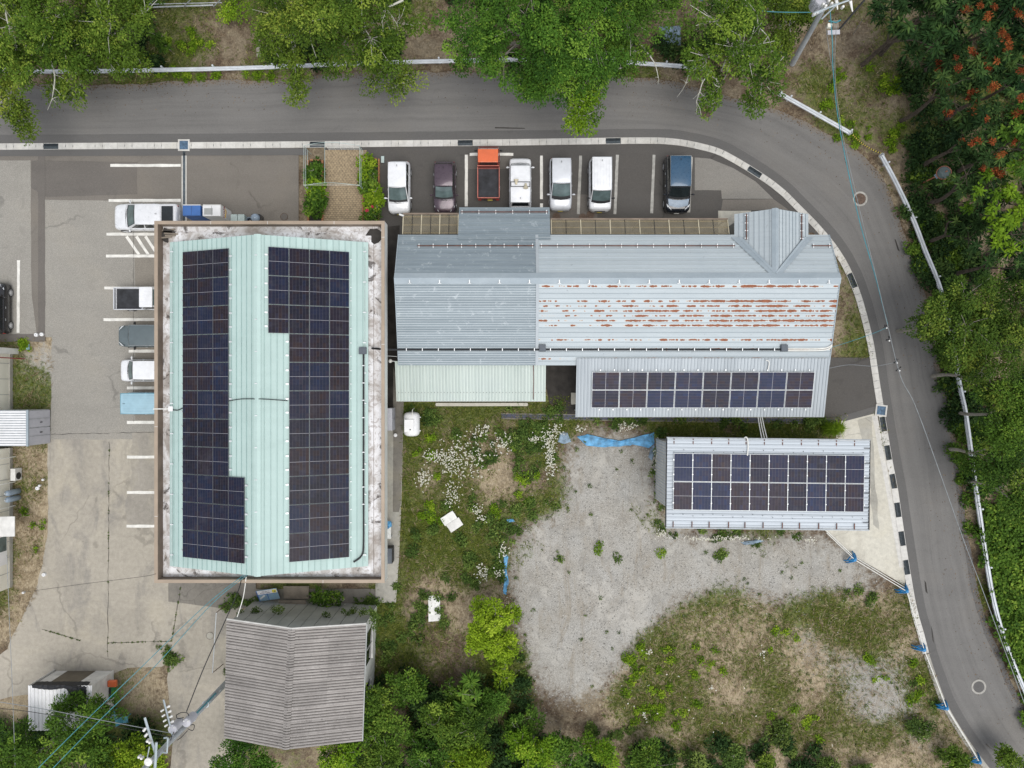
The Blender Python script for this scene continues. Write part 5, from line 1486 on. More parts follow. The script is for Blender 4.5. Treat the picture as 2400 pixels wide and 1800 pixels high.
# ribbed container
t_ = thing('storage_container', (-33, -2.85, 0), 'silver ribbed storage container with lilac grey doors at the left edge', 'container')
b = MB(); b.box((-33.6, -2.85, 1.12), (4.7, 2.3, 2.2)); b.build('body', MT['galv'], t_)
for k in range(14):
    b = MB(); b.box((-33.75, lerp(-3.9, -1.8, k / 13), 2.26), (4.9, .09, .05)); b.build('roof_rib', MT['white'], t_)
b = MB(); b.box((-31.22, -2.85, 2.24), (.12, 2.34, .10)); b.build('roof_edge', MT['flash'], t_)
for s, (y0, y1) in enumerate([(-3.95, -2.88), (-2.82, -1.75)]):
    b = MB(); b.box((-31.22, (y0 + y1) / 2, 1.1), (.06, y1 - y0, 2.1)); d_ = b.build('door', MT['transf'], t_)
    b = MB(); b.box((-31.17, (y0 + y1) / 2, 1.1), (.02, .025, 2.1)); b.build('seam', MT['galv'], d_)
    b = MB(); b.box((-31.16, y0 + .3 if s else y1 - .3, 1.0), (.05, .06, .18)); b.build('handle', MT['black'], d_)
# ------------------------------------------------------------------ vehicles (local: +Y is the nose, ground at z = 0)
def loft(mb, secs):
    n = len(secs[0])
    for s in secs[:-1]: pass
    b0 = len(mb.v)
    for s in secs: mb.v.extend([tuple(p) for p in s])
    for i in range(len(secs) - 1):
        for j in range(n - 1):
            mb.f.append((b0 + i * n + j, b0 + i * n + j + 1, b0 + (i + 1) * n + j + 1, b0 + (i + 1) * n + j)); mb.m.append(mb.cur)
    mb.f.append(tuple(b0 + j for j in range(n))); mb.m.append(mb.cur)
    mb.f.append(tuple(b0 + (len(secs) - 1) * n + j for j in reversed(range(n)))); mb.m.append(mb.cur)
def fix_normals(o, smooth=False):
    bm = bmesh.new(); bm.from_mesh(o.data); bmesh.ops.recalc_face_normals(bm, faces=bm.faces); bm.to_mesh(o.data); bm.free()
    if smooth: o.data.polygons.foreach_set('use_smooth', [True] * len(o.data.polygons))
def bevel(o, w=.04, seg=2):
    m_ = o.modifiers.new('bevel', 'BEVEL'); m_.width = w; m_.segments = seg; m_.limit_method = 'ANGLE'; m_.angle_limit = R(28)
WHEEL = []
def wheel(t, x, y, r, s):
    if not WHEEL:
        b = MB(); b.lathe((0, 0, 0), [(.20, -.075), (.255, -.085), (.28, -.06), (.28, .06), (.255, .085), (.20, .08)], 22, (1, 0, 0))
        o = b.build('wheel', MT['rubber'], t, local=True, smooth=False)
        q = MB(); q.lathe((0, 0, 0), [(.205, .05), (.205, .086), (.17, .078), (.05, .088)], 22, (1, 0, 0))
        for k in range(7):
            a_ = 2 * math.pi * k / 7; q.box((.085, .115 * math.cos(a_), .115 * math.sin(a_)), (.012, .05, .05), 0, Matrix.Rotation(a_, 3, 'X'))
        q.build('rim', MT['rim'], o, local=True)
        WHEEL.append(o); w = o
    else:
        w = share(WHEEL[0], 'wheel', t, (0, 0, 0))
        rim = [c for c in WHEEL[0].children][0]
        share(rim, 'rim', w, (0, 0, 0))
    w.location = (x, y, r); w.rotation_euler = (0, 0, 0 if s > 0 else math.pi); w.scale = (1, r / .28, r / .28)
def car(px, py, zref, rot, label, L, W, Hh, paint_, hood=.75, ws=.75, rear=.30, belt=.92, hoodz=.86, nose=.70, glass='glass', roofw=.80, roofpaint=None, trunk=0.0,
        lamp='lamp', plate='plate_y', rails=False, stripes=0, tail_top=False, wr=.28, name='parked_car', world_xy=None, gtint='glass_tint', rear_vis=True, mirror=None, chrome=False):
    loc = Vector((*world_xy, .018)) if world_xy else P(px, py, zref)
    loc.z = .018
    t = thing(name, loc, label, 'car', 'parked cars', rot)
    hl, hw = L / 2, W / 2
    st = [(-hl, .84, .86 * belt), (-hl + .05, .93, .95 * belt), (-hl + .16, .985, belt), (-hl + .5, 1.0, belt), (0, 1.0, belt), (hl - hood - .12, 1.0, belt - .01), (hl - hood, .995, hoodz + .03),
          (hl - hood * .55, .985, lerp(hoodz, nose, .30)), (hl - hood * .25, .95, lerp(hoodz, nose, .72)), (hl - .10, .88, nose), (hl - .02, .78, nose * .86), (hl, .70, nose * .72)]
    secs = []
    for y, k, zt in st:
        w = hw * k
        lowz = .20 if abs(y) < hl - .1 else .26
        right = [(w * .86, lowz), (w * .985, lowz + .10), (w, .50 if zt > .6 else zt * .7), (w * .985, zt * .82), (w * .93, zt - .045), (w * .82, zt), (w * .45, zt + .022), (0, zt + .03)]
        secs.append([Vector((x, y, z)) for x, z in right] + [Vector((-x, y, z)) for x, z in reversed(right[:-1])])
    b = MB(); loft(b, secs); o = b.build('body', MT[paint_] if isinstance(paint_, str) else paint_, t, local=True); fix_normals(o, True)
    b = MB(); b.box((0, 0, .19), (W * .90, L * .93, .14)); b.build('underbody_shade_box', MT['black'], t, local=True)  # black box added to block light and deepen shade under the car
    # cabin: glasshouse tapering to the roof
    yb0, yb1 = -hl + .10 + trunk, hl - hood + .02
    yr0, yr1 = yb0 + rear, yb1 - ws
    zb, zr = belt - .03, Hh
    wb, wt = hw * .955, hw * roofw
    b = MB(); nxs = [-1, -.93, -.6, 0, .6, .93, 1]
    rows = []
    for f in (0, .10, .4, .7, .92, 1):
        y = lerp(yr0, yr1, f); cy = 1 - (2 * f - 1) ** 4
        rows.append([Vector((wt * k * (1 - .03 * (1 - cy)), y, zr - .045 * (abs(k) ** 3) - .05 * (1 - cy))) for k in nxs])
    b0 = len(b.v)
    for r_ in rows: b.v.extend([tuple(p) for p in r_])
    for i in range(len(rows) - 1):
        for j in range(6): b.f.append((b0 + i * 7 + j, b0 + i * 7 + j + 1, b0 + (i + 1) * 7 + j + 1, b0 + (i + 1) * 7 + j)); b.m.append(0)
    rf = b.build('roof', roofpaint or (MT[paint_] if isinstance(paint_, str) else paint_), t, local=True); fix_normals(rf, True)
    if rf.data.polygons[8].normal.z < 0: rf.data.flip_normals()
    zc = zr - .05
    base = [Vector((-wb * .96, yb0, zb)), Vector((wb * .96, yb0, zb)), Vector((wb * .94, yb1 - .10, zb)), Vector((-wb * .94, yb1 - .10, zb))]
    top = [Vector((-wt * .97, yr0, zc - .04)), Vector((wt * .97, yr0, zc - .04)), Vector((wt * .97, yr1, zc - .04)), Vector((-wt * .97, yr1, zc - .04))]
    fm = Vector((0, yb1, zb + .01))
    b = MB(); b.add(base + top, [(0, 1, 5, 4), (1, 2, 6, 5), (2, 3, 7, 6), (3, 0, 4, 7), (4, 5, 6, 7)]); o = b.build('pillars', MT[paint_] if isinstance(paint_, str) else paint_, t, local=True); fix_normals(o)
    def pane(nm, q, m0, u0, u1, v0, v1, out, bow=0.0):
        """pane on quad q (bl, br, tr, tl)"""
        n_ = (q[1] - q[0]).cross(q[3] - q[0]).normalized() * out
        k = 6 if bow else 1; b = MB(); g = []
        for vv in (v0, v1):
            for i in range(k + 1):
                u = lerp(u0, u1, i / k); p = q[0].lerp(q[1], u).lerp(q[3].lerp(q[2], u), vv) + n_
                if bow: p = p + Vector((0, bow * (1 - (2 * u - 1) ** 2) * (1 if vv == v0 else .45), 0))
                g.append(p)
        b.add(g, [(i, i + 1, k + 1 + i + 1, k + 1 + i) for i in range(k)])
        return b.build(nm, MT[m0], t, local=True, smooth=bool(bow))
    wsq = [Vector((wb * .94, yb1 - .10, zb)), Vector((-wb * .94, yb1 - .10, zb)), top[3], top[2]]
    pane('windshield_seal', wsq, 'trim', .03, .97, -.02, .99, .010, .10)
    pane('windshield', wsq, glass, .05, .95, .20, .96, .020, .10)
    rq = [base[0], base[1], top[1], top[0]]
    pane('rear_window', rq, gtint, .08, .92, .18, .93, .014)
    for s in (-1, 1):
        q = [base[1], base[2], top[2], top[1]] if s > 0 else [base[3], base[0], top[0], top[3]]
        for u0, u1 in ((.07, .34), (.37, .62), (.65, .93)):
            if s < 0: u0, u1 = 1 - u1, 1 - u0
            pane('side_window', q, gtint, u0, u1, .10, .90, .012)
    # mirrors, lamps, bumper, plate, wipers
    for s in (-1, 1):
        b = MB(); b.ball((s * (hw + .10), yb1 - .30, belt + .07), (.11, .06, .075), 8, 5); b.box((s * (hw + .0), yb1 - .30, belt + .03), (.10, .05, .04)); b.build('mirror', MT[mirror] if mirror else (MT[paint_] if isinstance(paint_, str) else paint_), t, local=True, smooth=True)
        b = MB(); k = .985
        y0, y1 = hl - .36, hl - .05
        b.hexa([Vector((s * hw * .60, y1 - .02, nose * .80)), Vector((s * hw * .90, y0 + .05, nose * .80)), Vector((s * hw * .955, y0 - .10, nose * .9)), Vector((s * hw * .62, y1 - .06, nose * .9))],
               [Vector((s * hw * .50, y1 - .02, nose * 1.03)), Vector((s * hw * .86, y0 + .08, nose * 1.05)), Vector((s * hw * .93, y0 - .16, nose * 1.15)), Vector((s * hw * .58, y1 - .18, nose * 1.10))])
        o = b.build('headlight', MT[lamp], t, local=True); fix_normals(o); bevel(o, .02, 1)
        b = MB(); z0_, z1_ = (belt * .62, belt * .86)
        b.box((s * hw * .80, -hl + .045, (z0_ + z1_) / 2), (.12, .09, z1_ - z0_)); o = b.build('taillight', MT['tail'], t, local=True); bevel(o, .02, 1)
        b = MB(); b.tube([(s * .12 - .10, yb1 + .02, zb + .05), (s * .12 + .35, yb1 - .10, zb + .09)], .010, 5); b.build('wiper', MT['trim'], t, local=True)
        for y in (hl - .62, -hl + .58): wheel(t, s * (hw - .07), y, wr, s)
    b = MB(); b.box((0, hl - .005, nose * .62), (hw * .95, .05, nose * .22)); o = b.build('grille', MT['galv'] if chrome else MT['trim'], t, local=True); bevel(o, .02, 1)
    b = MB(); b.box((0, hl + .025, .36), (.33, .02, .165)); b.build('number_plate', MT[plate], t, local=True)
    b = MB(); b.box((0, -hl - .012, .55), (.33, .02, .165)); b.build('number_plate', MT[plate], t, local=True)
    if stripes:
        for k in range(stripes):
            x = lerp(-wt * .75, wt * .75, k / (stripes - 1)); b = MB(); b.box((x, (yr0 + yr1) / 2, zr + .004), (.012, (yr1 - yr0) * .86, .012)); b.build('roof_rib', MT[paint_] if isinstance(paint_, str) else paint_, t, local=True)
    b = MB(); b.tube([(lerp(-hw * .82, hw * .82, i / 6), hl - hood + .05 - .05 * abs(i - 3) / 3, hoodz + .055 - .03 * (abs(i - 3) / 3) ** 3) for i in range(7)], .012, 4); b.build('bonnet_seam', MT['trim'], t, local=True)
    b = MB(); b.tube([(lerp(-hw * .70, hw * .70, i / 6), hl - .13 - .05 * (abs(i - 3) / 3) ** 2, nose + .025 - .02 * (abs(i - 3) / 3) ** 2) for i in range(7)], .010, 4); b.build('bumper_seam', MT['trim'], t, local=True)
    if stripes or Hh > 1.6:
        zz = zr - .052; k = wt * 1.0
        b = MB(); b.tube([(-k, yr0, zz), (k, yr0, zz), (k, yr1, zz), (-k, yr1, zz), (-k, yr0, zz)], .014, 4, False); b.build('roof_gutter', MT['galv' if paint_ != 'sky' else 'teal_pl'], t, local=True)
    for s in (-1, 1):
        for yy in (yb1 - .95, yb1 - 1.75):
            b = MB(); b.box((s * (hw * 1.0 + .004), yy, belt * .80), (.012, .14, .03)); b.build('door_handle', MT['galv'], t, local=True)
            b = MB(); b.box((s * (hw * .992), yy - .12, belt * .62), (.012, .012, belt * .55)); b.build('door_gap', MT['trim'], t, local=True)
    if rails:
        for s in (-1, 1):
            b = MB(); b.tube([(s * wt * .95, yr0 + .1, zr + .0), (s * wt * .95, yr1 - .1, zr + .0)], .016, 5); b.build('roof_rail', MT['trim'], t, local=True)
    b = MB(); b.box((0, yr0 + .25, zr + .03), (.02, .12, .05)); b.build('antenna', MT['trim'], t, local=True)
    return t, dict(yr0=yr0, yr1=yr1, wt=wt, zr=zr, hl=hl, hw=hw, zb=zb)
PT = dict(pw=paint('white_car_paint', (.80, .81, .83)), pw2=paint('pearl_white_paint', (.76, .77, .79), .1), silver=paint('silver_white_paint', (.66, .68, .72), .1, .35), purple=paint('aubergine_paint', (.075, .050, .068), .35, .30),
          black=paint('black_car_paint', (.010, .010, .012), 0, .25), blue=paint('sky_sheen_blue_paint', (.020, .075, .145), .1, .3), navy=paint('dark_navy_paint', (.008, .010, .016), .1, .25),  # the blue is sky reflection painted onto the navy minivan
          grey=paint('grey_green_paint', (.105, .135, .145), .1, .4), sky=paint('pale_blue_paint', (.33, .51, .60), 0, .4), red=paint('faded_red_paint', (.30, .045, .028), 0, .45), orange=paint('bleached_orange_paint', (.70, .135, .035), 0, .5))
MT.update(PT)
S_ = math.pi
car(0, 0, 0, S_, 'white tall hatchback parked beside the rose planter', 3.4, 1.48, 1.62, 'pw', .62, .92, .16, 1.0, .95, .80, roofw=.80, world_xy=(-7.52, 13.08))
car(0, 0, 0, S_, 'dark purple hatchback parked nose down between white hatchback and red truck', 3.4, 1.48, 1.60, 'purple', .84, .80, .26, .98, .93, .76, roofw=.80, world_xy=(-4.48, 13.06))
car(0, 0, 0, 0, 'white wagon parked nose up with roof rack carrying two cream lamps', 3.4, 1.48, 1.68, 'pw', .46, .34, .12, 1.0, .93, .80, roofw=.86, world_xy=(.55, 13.35))
car(0, 0, 0, S_, 'silver white wagon with silver roof parked right of the roof rack car', 3.4, 1.48, 1.72, 'silver', .64, .92, .16, 1.02, .93, .76, roofw=.82, world_xy=(3.24, 13.3), chrome=True)
car(0, 0, 0, S_, 'plain white cargo van rightmost of the white vehicles in the top row', 3.4, 1.48, 1.90, 'pw', .46, .66, .06, 1.08, 1.0, .90, roofw=.86, world_xy=(5.86, 13.22), mirror='trim', stripes=6)
car(0, 0, 0, S_, 'dark navy minivan with sky sheen painted on its top alone in the right bays', 3.7, 1.68, 1.74, 'navy', .78, .70, .16, 1.05, .98, .84, glass='glass_tint', roofw=.80, roofpaint=MT['blue'], world_xy=(11.02, 13.3), tail_top=True, plate='plate_w', wr=.30)
bt = MB(); hw_ = .84
rws = []
for f, z in ((0, 1.03), (.3, 1.0), (.6, .955), (.9, .885)):
    y = lerp(1.85 - .70, 1.85 - .16, f); rws.append([Vector((hw_ * k * (1 - .10 * f) * .82, y - .10 * abs(k) ** 2, z - .01 * abs(k) - .0 + .025)) for k in (-1, -.5, 0, .5, 1)])
for r_ in rws: bt.v.extend([tuple(p) for p in r_])
for i in range(3):
    for j in range(4): bt.f.append((i * 5 + j, i * 5 + j + 1, (i + 1) * 5 + j + 1, (i + 1) * 5 + j)); bt.m.append(0)
mini = bpy.data.objects[[o.name for o in bpy.data.objects if o.name.startswith('parked_car')][-1]]
o = bt.build('bonnet', MT['blue'], mini, local=True, smooth=True); fix_normals(o, True)  # bonnet skin coloured like the roof to imitate reflected sky
if o.data.polygons[5].normal.z < 0: o.data.flip_normals()
car(0, 0, 0, R(90), 'white crossover with dark rear window parked nose left at the top left bays', 4.3, 1.76, 1.55, 'pw2', .95, .85, .75, .95, .92, .74, roofw=.76, world_xy=(-24.35, 11.12), plate='plate_w', wr=.33)
car(0, 0, 0, R(90), 'grey green boxy four wheel drive parked under the tan eave', 3.4, 1.48, 1.70, 'grey', .95, .16, .05, 1.06, 1.02, .98, roofw=.90, world_xy=(-24.42, 3.18), mirror='trim')
car(0, 0, 0, R(90), 'white compact car parked between the grey four wheel drive and pale blue van', 3.4, 1.48, 1.55, 'pw', .66, .60, .3, .98, .92, .78, roofw=.82, world_xy=(-24.38, .90), mirror='pw')
car(0, 0, 0, R(-90), 'pale blue cargo van parked below the white compact car', 3.4, 1.48, 1.88, 'sky', .36, .5, .04, 1.08, 1.0, .9, roofw=.90, world_xy=(-23.9, -1.28), stripes=7)
car(0, 0, 0, 0, 'black small car with silver wheels cut by the left picture edge', 3.4, 1.48, 1.52, 'black', .74, .62, .3, .95, .9, .76, roofw=.78, world_xy=(-34.42, 5.05))
# roof rack with two lamps on the white wagon
rk = thing('roof_rack', (.55, 13.0, 1.70), 'black roof rack with two cream work lamps on the white wagon', 'roof rack')
b = MB()
for y in (-.14, .16): b.tube([(-.62, y, .08), (.62, y, .08)], .022, 6)
for x in (-.62, .62):
    b.tube([(x, -.16, .08), (x, .18, .08)], .022, 6); b.tube([(x, 0, .08), (x, 0, -.06)], .02, 6)
b.build('bars', MT['trim'], rk, local=True)
for x, y, s in ((-.28, .10, 1), (.34, -.08, -1)):
    b = MB(); b.lathe((x, y, .14), [(.07, -.12), (.08, .02), (.16, .16), (.16, .20)], 10, (0, s, .15)); b.build('lamp', MT['beige_frame'], rk, local=True)
# pickups
def truck(x, y, rot, label, pc, roofc, bedc, open_ends):
    t = thing('pickup_truck', (x, y, .018), label, 'truck', None, rot)
    hl, hw = 1.69, .735
    b = MB(); secs = []
    for yy, k, zt in ((.42, .97, 1.0), (.60, 1, 1.02), (1.30, 1, 1.0), (1.56, .98, .95), (1.66, .92, .86), (1.69, .86, .6)):
        w = hw * k; rt = [(w * .9, .25), (w, .4), (w, .7 * zt), (w * .96, zt - .03), (w * .85, zt), (0, zt + .02)]
        secs.append([Vector((a, yy, z)) for a, z in rt] + [Vector((-a, yy, z)) for a, z in reversed(rt[:-1])])
    loft(b, secs); o = b.build('cab', MT[pc], t, local=True); fix_normals(o, True)
    base = [Vector((-.70, .44, .98)), Vector((.70, .44, .98)), Vector((.68, 1.58, .98)), Vector((-.68, 1.58, .98))]
    top = [Vector((-.62, .48, 1.73)), Vector((.62, .48, 1.73)), Vector((.60, 1.22, 1.73)), Vector((-.60, 1.22, 1.73))]
    b = MB(); b.add(base + top, [(0, 1, 5, 4), (1, 2, 6, 5), (2, 3, 7, 6), (3, 0, 4, 7), (4, 5, 6, 7)]); o = b.build('pillars', MT[pc], t, local=True); fix_normals(o)
    b = MB(); b.box((0, .85, 1.755), (1.32, .86, .06)); o = b.build('roof', MT[roofc], t, local=True); bevel(o, .03, 2)
    for k in range(7):
        b = MB(); b.box((lerp(-.5, .5, k / 6), .85, 1.79), (.03, .66, .016)); b.build('roof_rib', MT[roofc], t, local=True)
    def pane(nm, q, out, u0=.07, u1=.93, v0=.1, v1=.92, m0='glass'):
        n_ = (q[1] - q[0]).cross(q[3] - q[0]).normalized() * out; b = MB()
        b.poly([q[0].lerp(q[1], u).lerp(q[3].lerp(q[2], u), v) + n_ for u, v in ((u0, v0), (u1, v0), (u1, v1), (u0, v1))]); b.build(nm, MT[m0], t, local=True)
    pane('windshield', [base[2], base[3], top[3], top[2]], .012); pane('rear_window', [base[0], base[1], top[1], top[0]], .012, m0='glass_tint')
    pane('side_window', [base[1], base[2], top[2], top[1]], .012, m0='glass_tint'); pane('side_window', [base[3], base[0], top[0], top[3]], .012, m0='glass_tint')
    b = MB(); b.box((0, -.66, .62), (1.44, 2.04, .10)); b.build('bed', MT[pc], t, local=True)
    b = MB(); b.box((0, -.66, .676), (1.36, 1.94, .012)); b.build('bed_mat', MT[bedc], t, local=True)
    for s in (-1, 1):
        b = MB(); b.box((s * .715, -.66, .80), (.035, 2.06, .32)); b.build('side_board', MT[pc], t, local=True)
        b = MB(); b.box((s * .715, -.66, .965), (.045, 2.06, .012)); b.build('board_cap', MT[open_ends], t, local=True)
        b = MB(); b.ball((s * .84, 1.38, 1.12), (.10, .05, .10), 8, 5); b.build('mirror', MT['trim'], t, local=True, smooth=True)
        b = MB(); b.box((s * .55, 1.66, .66), (.26, .08, .16)); o = b.build('headlight', MT['lamp'], t, local=True); bevel(o, .02, 1)
        b = MB(); b.box((s * .60, -1.70, .45), (.2, .05, .10)); b.build('taillight', MT['tail'], t, local=True)
        for yy in (1.1, -.85): wheel(t, s * (hw - .07), yy, .27, s)
    for yy, nm in ((-1.68, 'tailgate'), (.36, 'headboard')):
        b = MB(); b.box((0, yy, .80 if yy < 0 else .95), (1.44, .04, .32 if yy < 0 else .62)); b.build(nm, MT[pc], t, local=True)
        b = MB(); b.box((0, yy, .965 if yy < 0 else 1.265), (1.44, .05, .012)); b.build('board_cap', MT[open_ends], t, local=True)
    b = MB(); b.box((0, -.1, .30), (1.30, 3.1, .30)); b.build('chassis', MT['black'], t, local=True)
    b = MB(); b.box((.1, -1.74, .50), (.33, .03, .165)); b.build('number_plate', MT['plate_y'], t, local=True)
    b = MB(); b.tube([(-.62, 1.28, 1.70), (-.66, 1.66, 1.02), (.66, 1.66, 1.02), (.62, 1.28, 1.70)], .015, 5); b.build('windshield_trim', MT[pc], t, local=True)
    return t
MT['bedblack'] = plain('bed_rubber', (.030, .032, .038), .75, 0, .35, 2.2)
MT['redcap'] = plain('pale_red_edge', (.50, .16, .12), .5, 0, .15, 5)
truck(-1.56, 14.02, 0, 'red pickup truck with bleached orange cab roof and black bed', 'red', 'orange', 'bedblack', 'redcap')
truck(-24.70, 5.66, R(-90), 'white pickup truck with empty black bed backed out of the west bays', 'pw', 'pw', 'bedblack', 'silver')

# ------------------------------------------------------------------ vending machines and bins
def text_mesh(s, size, ext, mat, parent, loc, rot, name='lettering'):
    cu = bpy.data.curves.new('tmp_text', 'FONT'); cu.body = s; cu.size = size; cu.extrude = ext; cu.align_x = 'CENTER'; cu.align_y = 'CENTER'; cu.resolution_u = 2
    to = bpy.data.objects.new('tmp_text', cu); COL.objects.link(to)
    bpy.context.view_layer.update()
    me = bpy.data.meshes.new_from_object(to.evaluated_get(bpy.context.evaluated_depsgraph_get()))
    bpy.data.objects.remove(to); bpy.data.curves.remove(cu)
    me.materials.clear(); me.materials.append(MT[mat])
    o = bpy.data.objects.new(name, me); COL.objects.link(o); o.parent = parent; o.location = loc; o.rotation_euler = rot
    return o
def vending(x0, x1, y0, y1, h, mat, label):
    t = thing('vending_machine', ((x0 + x1) / 2, (y0 + y1) / 2, .01), label, 'vending machine')
    w, d = x1 - x0, y1 - y0
    b = MB(); b.box((0, 0, h / 2), (w, d, h)); o = b.build('cabinet', mat, t, local=True); bevel(o, .02, 2)
    b = MB(); b.box((0, d / 2 + .03, h / 2), (w - .02, .06, h - .08)); b.build('door', MT['white_dirty'], t, local=True)
    b = MB(); b.box((0, d / 2 + .064, h * .7), (w - .2, .012, h * .4)); b.build('display_window', MT['glass'], t, local=True)
    b = MB(); b.box((0, d / 2 + .064, h * .22), (w - .4, .014, .2)); b.build('delivery_flap', MT['trim'], t, local=True)
    b = MB(); b.box((0, 0, h + .004), (w - .06, d - .06, .01)); b.build('top_panel', mat, t, local=True)
    b = MB(); b.box((0, 0, h + .010), (.012, d - .08, .012)); b.build('top_seam', MT['trim'], t, local=True)
    return t, w, d, h
vending(-21.42, -20.26, 10.95, 11.62, 1.83, MT['blue_box'], 'blue vending machine beside the channel drain')
t_, w_, d_, h_ = vending(-20.12, -18.95, 10.92, 11.62, 1.83, MT['white'], 'white vending machine with red lettering on its side')
text_mesh('Cola', .44, .004, 'red', t_, (w_ / 2 + .010, .02, 1.28), (R(90), 0, R(90)))
for k, (z, m_, th_) in enumerate(((1.04, 'gold', .03), (.97, 'red', .02))):
    b = MB(); b.tube([(w_ / 2 + .008, lerp(-.28, .28, i / 8), z + .05 * math.sin(i * .9)) for i in range(9)], th_, 4); b.build('print_stripe', MT[m_], t_, local=True)
b = MB(); b.box((-.2, -.05, h_ + .014), (.55, .42, .004)); b.build('top_stain', MT['wallgrey'], t_, local=True)
for k, x in enumerate((-18.42, -17.95)):
    t_ = thing('recycling_bin', (x, 11.0, .01), ('left' if k == 0 else 'right') + ' of two pale grey square recycling bins by the vending machines', 'bin', 'pale grey recycling bins')
    b = MB(); b.hexa([Vector((-.19, -.20, 0)), Vector((.19, -.20, 0)), Vector((.19, .20, 0)), Vector((-.19, .20, 0))], [Vector((-.215, -.24, .9)), Vector((.215, -.24, .9)), Vector((.215, .24, .9)), Vector((-.215, .24, .9))]); o = b.build('body', MT['greybin'], t_, local=True); bevel(o, .03, 2)
    b = MB(); b.box((0, 0, .94), (.45, .50, .12)); o = b.build('lid', MT['greybin'], t_, local=True); bevel(o, .06, 3)
t_ = thing('blue_bucket', (-17.56, 10.95, .01), 'small round blue open bucket between grey bins and domed bin', 'bucket')
b = MB(); b.lathe((0, 0, 0), [(.15, 0), (.19, .55), (.20, .58), (.17, .58), (.14, .06)], 16); b.build('shell', MT['bluegrey'], t_, local=True)
b = MB(); b.ball((0, .02, .42), (.14, .14, .08), 10, 5); b.build('contents', MT['navy'], t_, local=True)
t_ = thing('domed_bin', (-17.05, 11.05, .01), 'domed blue grey waste bin with navy body', 'bin')
b = MB(); b.hexa([Vector((-.28, -.24, 0)), Vector((.28, -.24, 0)), Vector((.28, .24, 0)), Vector((-.28, .24, 0))], [Vector((-.30, -.27, .75)), Vector((.30, -.27, .75)), Vector((.30, .27, .75)), Vector((-.30, .27, .75))]); o = b.build('body', MT['navy'], t_, local=True); bevel(o, .04, 2)
b = MB(); b.ball((-.03, 0, .74), (.30, .29, .28), 16, 8); b.build('dome_lid', MT['bluegrey'], t_, local=True, smooth=True)

# ------------------------------------------------------------------ brick path, planters, arbour
pt = bpy.data.objects.new('brick_path', None); COL.objects.link(pt); struct(pt); pt.location = P(808, 440); ORG[pt.name] = P(808, 440)
b = MB(); q = [P(762, 352), P(860, 352), P(856, 540), P(756, 540)]
b.prism([(v.x, v.y) for v in q], -.05, .018); b.build('path_bed', MT['dark_void'], pt)
b = MB(); rows = 40
for r in range(rows):
    t = (r + .5) / rows; y = lerp(q[0].y, q[3].y, t); x0_, x1_ = lerp(q[0].x, q[3].x, t), lerp(q[1].x, q[2].x, t); h = (q[0].y - q[3].y) / rows
    x = x0_ - (.10 if r % 2 else 0)
    while x < x1_ - .02:
        xa, xb = max(x, x0_), min(x + .205, x1_)
        if xb - xa > .03: b.box(((xa + xb) / 2, y, .022 + random.uniform(-.004, .006)), (xb - xa - .018, h - .022, .05), random.uniform(-.02, .02))
        x += .205
stuff(b.build('paver_brick', MT['brick'], pt))
def planter(x0, x1, y0, y1, label):
    t = thing('planter_bed', P((x0 + x1) / 2, (y0 + y1) / 2), label, 'planter')
    a, c = P(x0, y1), P(x1, y0)
    b = MB(); b.prism([(a.x + .1, a.y), (c.x - .1, a.y), (c.x - .1, c.y - .1), (a.x + .1, c.y - .1)], -.02, .12); b.build('soil', MT['dark_void'], t)
    proto = []
    def br(x, y, r):
        if not proto:
            m_ = MB(); m_.box((0, 0, 0), (.10, .20, .24)); o = m_.build('edge_brick', MT['brick_red'], t, local=True); proto.append(o)
        else: o = share(proto[0], 'edge_brick', t, (0, 0, 0))
        o.location = Vector((x, y, .10 + random.uniform(-.012, .012))) - wpos(t); o.rotation_euler = (0, 0, r + random.uniform(-.04, .04))
    n = int((c.y - a.y) / .215)
    for k in range(n):
        for x in (a.x, c.x): br(x, a.y + (k + .5) * (c.y - a.y) / n, 0)
    m_ = int((c.x - a.x) / .215)
    for k in range(1, m_): br(a.x + k * (c.x - a.x) / m_, c.y, math.pi / 2)
    return t
planter(724, 757, 377, 540, 'narrow brick edged planter on the left of the brick path')
planter(852, 889, 374, 540, 'narrow brick edged planter with roses on the right of the brick path')
ar = thing('arbour', P(808, 420), 'pale pipe arbour arching over the brick path', 'arbour')
z = 2.35
for (ya, zz) in ((362, z), (452, z)):
    a, c = P(730, ya, 0), P(856, ya, 0)
    arc = [Vector((lerp(a.x, c.x, t_), a.y, 1.75 + .65 * math.sin(math.pi * t_))) for t_ in np.linspace(0, 1, 13)]
    b = MB(); b.tube([Vector((a.x, a.y, 0))] + arc + [Vector((c.x, c.y, 0))], .016, 6); b.build('hoop', MT['pipe_pale'], ar)
    b = MB(); b.tube([Vector((a.x, a.y, 1.9)), Vector((c.x, c.y, 1.9))], .012, 6); b.build('cross_pipe', MT['pipe_white'], ar)
for t_, zz in ((0, 1.75), (0, .9), (.42, 2.38), (1, 1.75), (1, .9), (.0, 1.35), (1, 1.35)):
    a, c = P(730, 362), P(856, 362); x = lerp(a.x, c.x, t_); y0_, y1_ = P(0, 362).y, P(0, 452).y
    b = MB(); b.tube([Vector((x, y0_, zz)), Vector((x, y1_, zz))], .013, 6); b.build('side_pipe', MT['pipe_pale'], ar)
gt = thing('pipe_gate', P(806, 353), 'low pale pipe railing at the road end of the brick path', 'railing')
b = MB(); a, c = P(772, 352), P(846, 352); b.tube([Vector((a.x, a.y, .55)), Vector((c.x, c.y, .55))], .02, 6); b.tube([Vector((a.x, a.y, .25)), Vector((c.x, c.y, .25))], .02, 6); b.build('rail', MT['pipe_white'], gt)
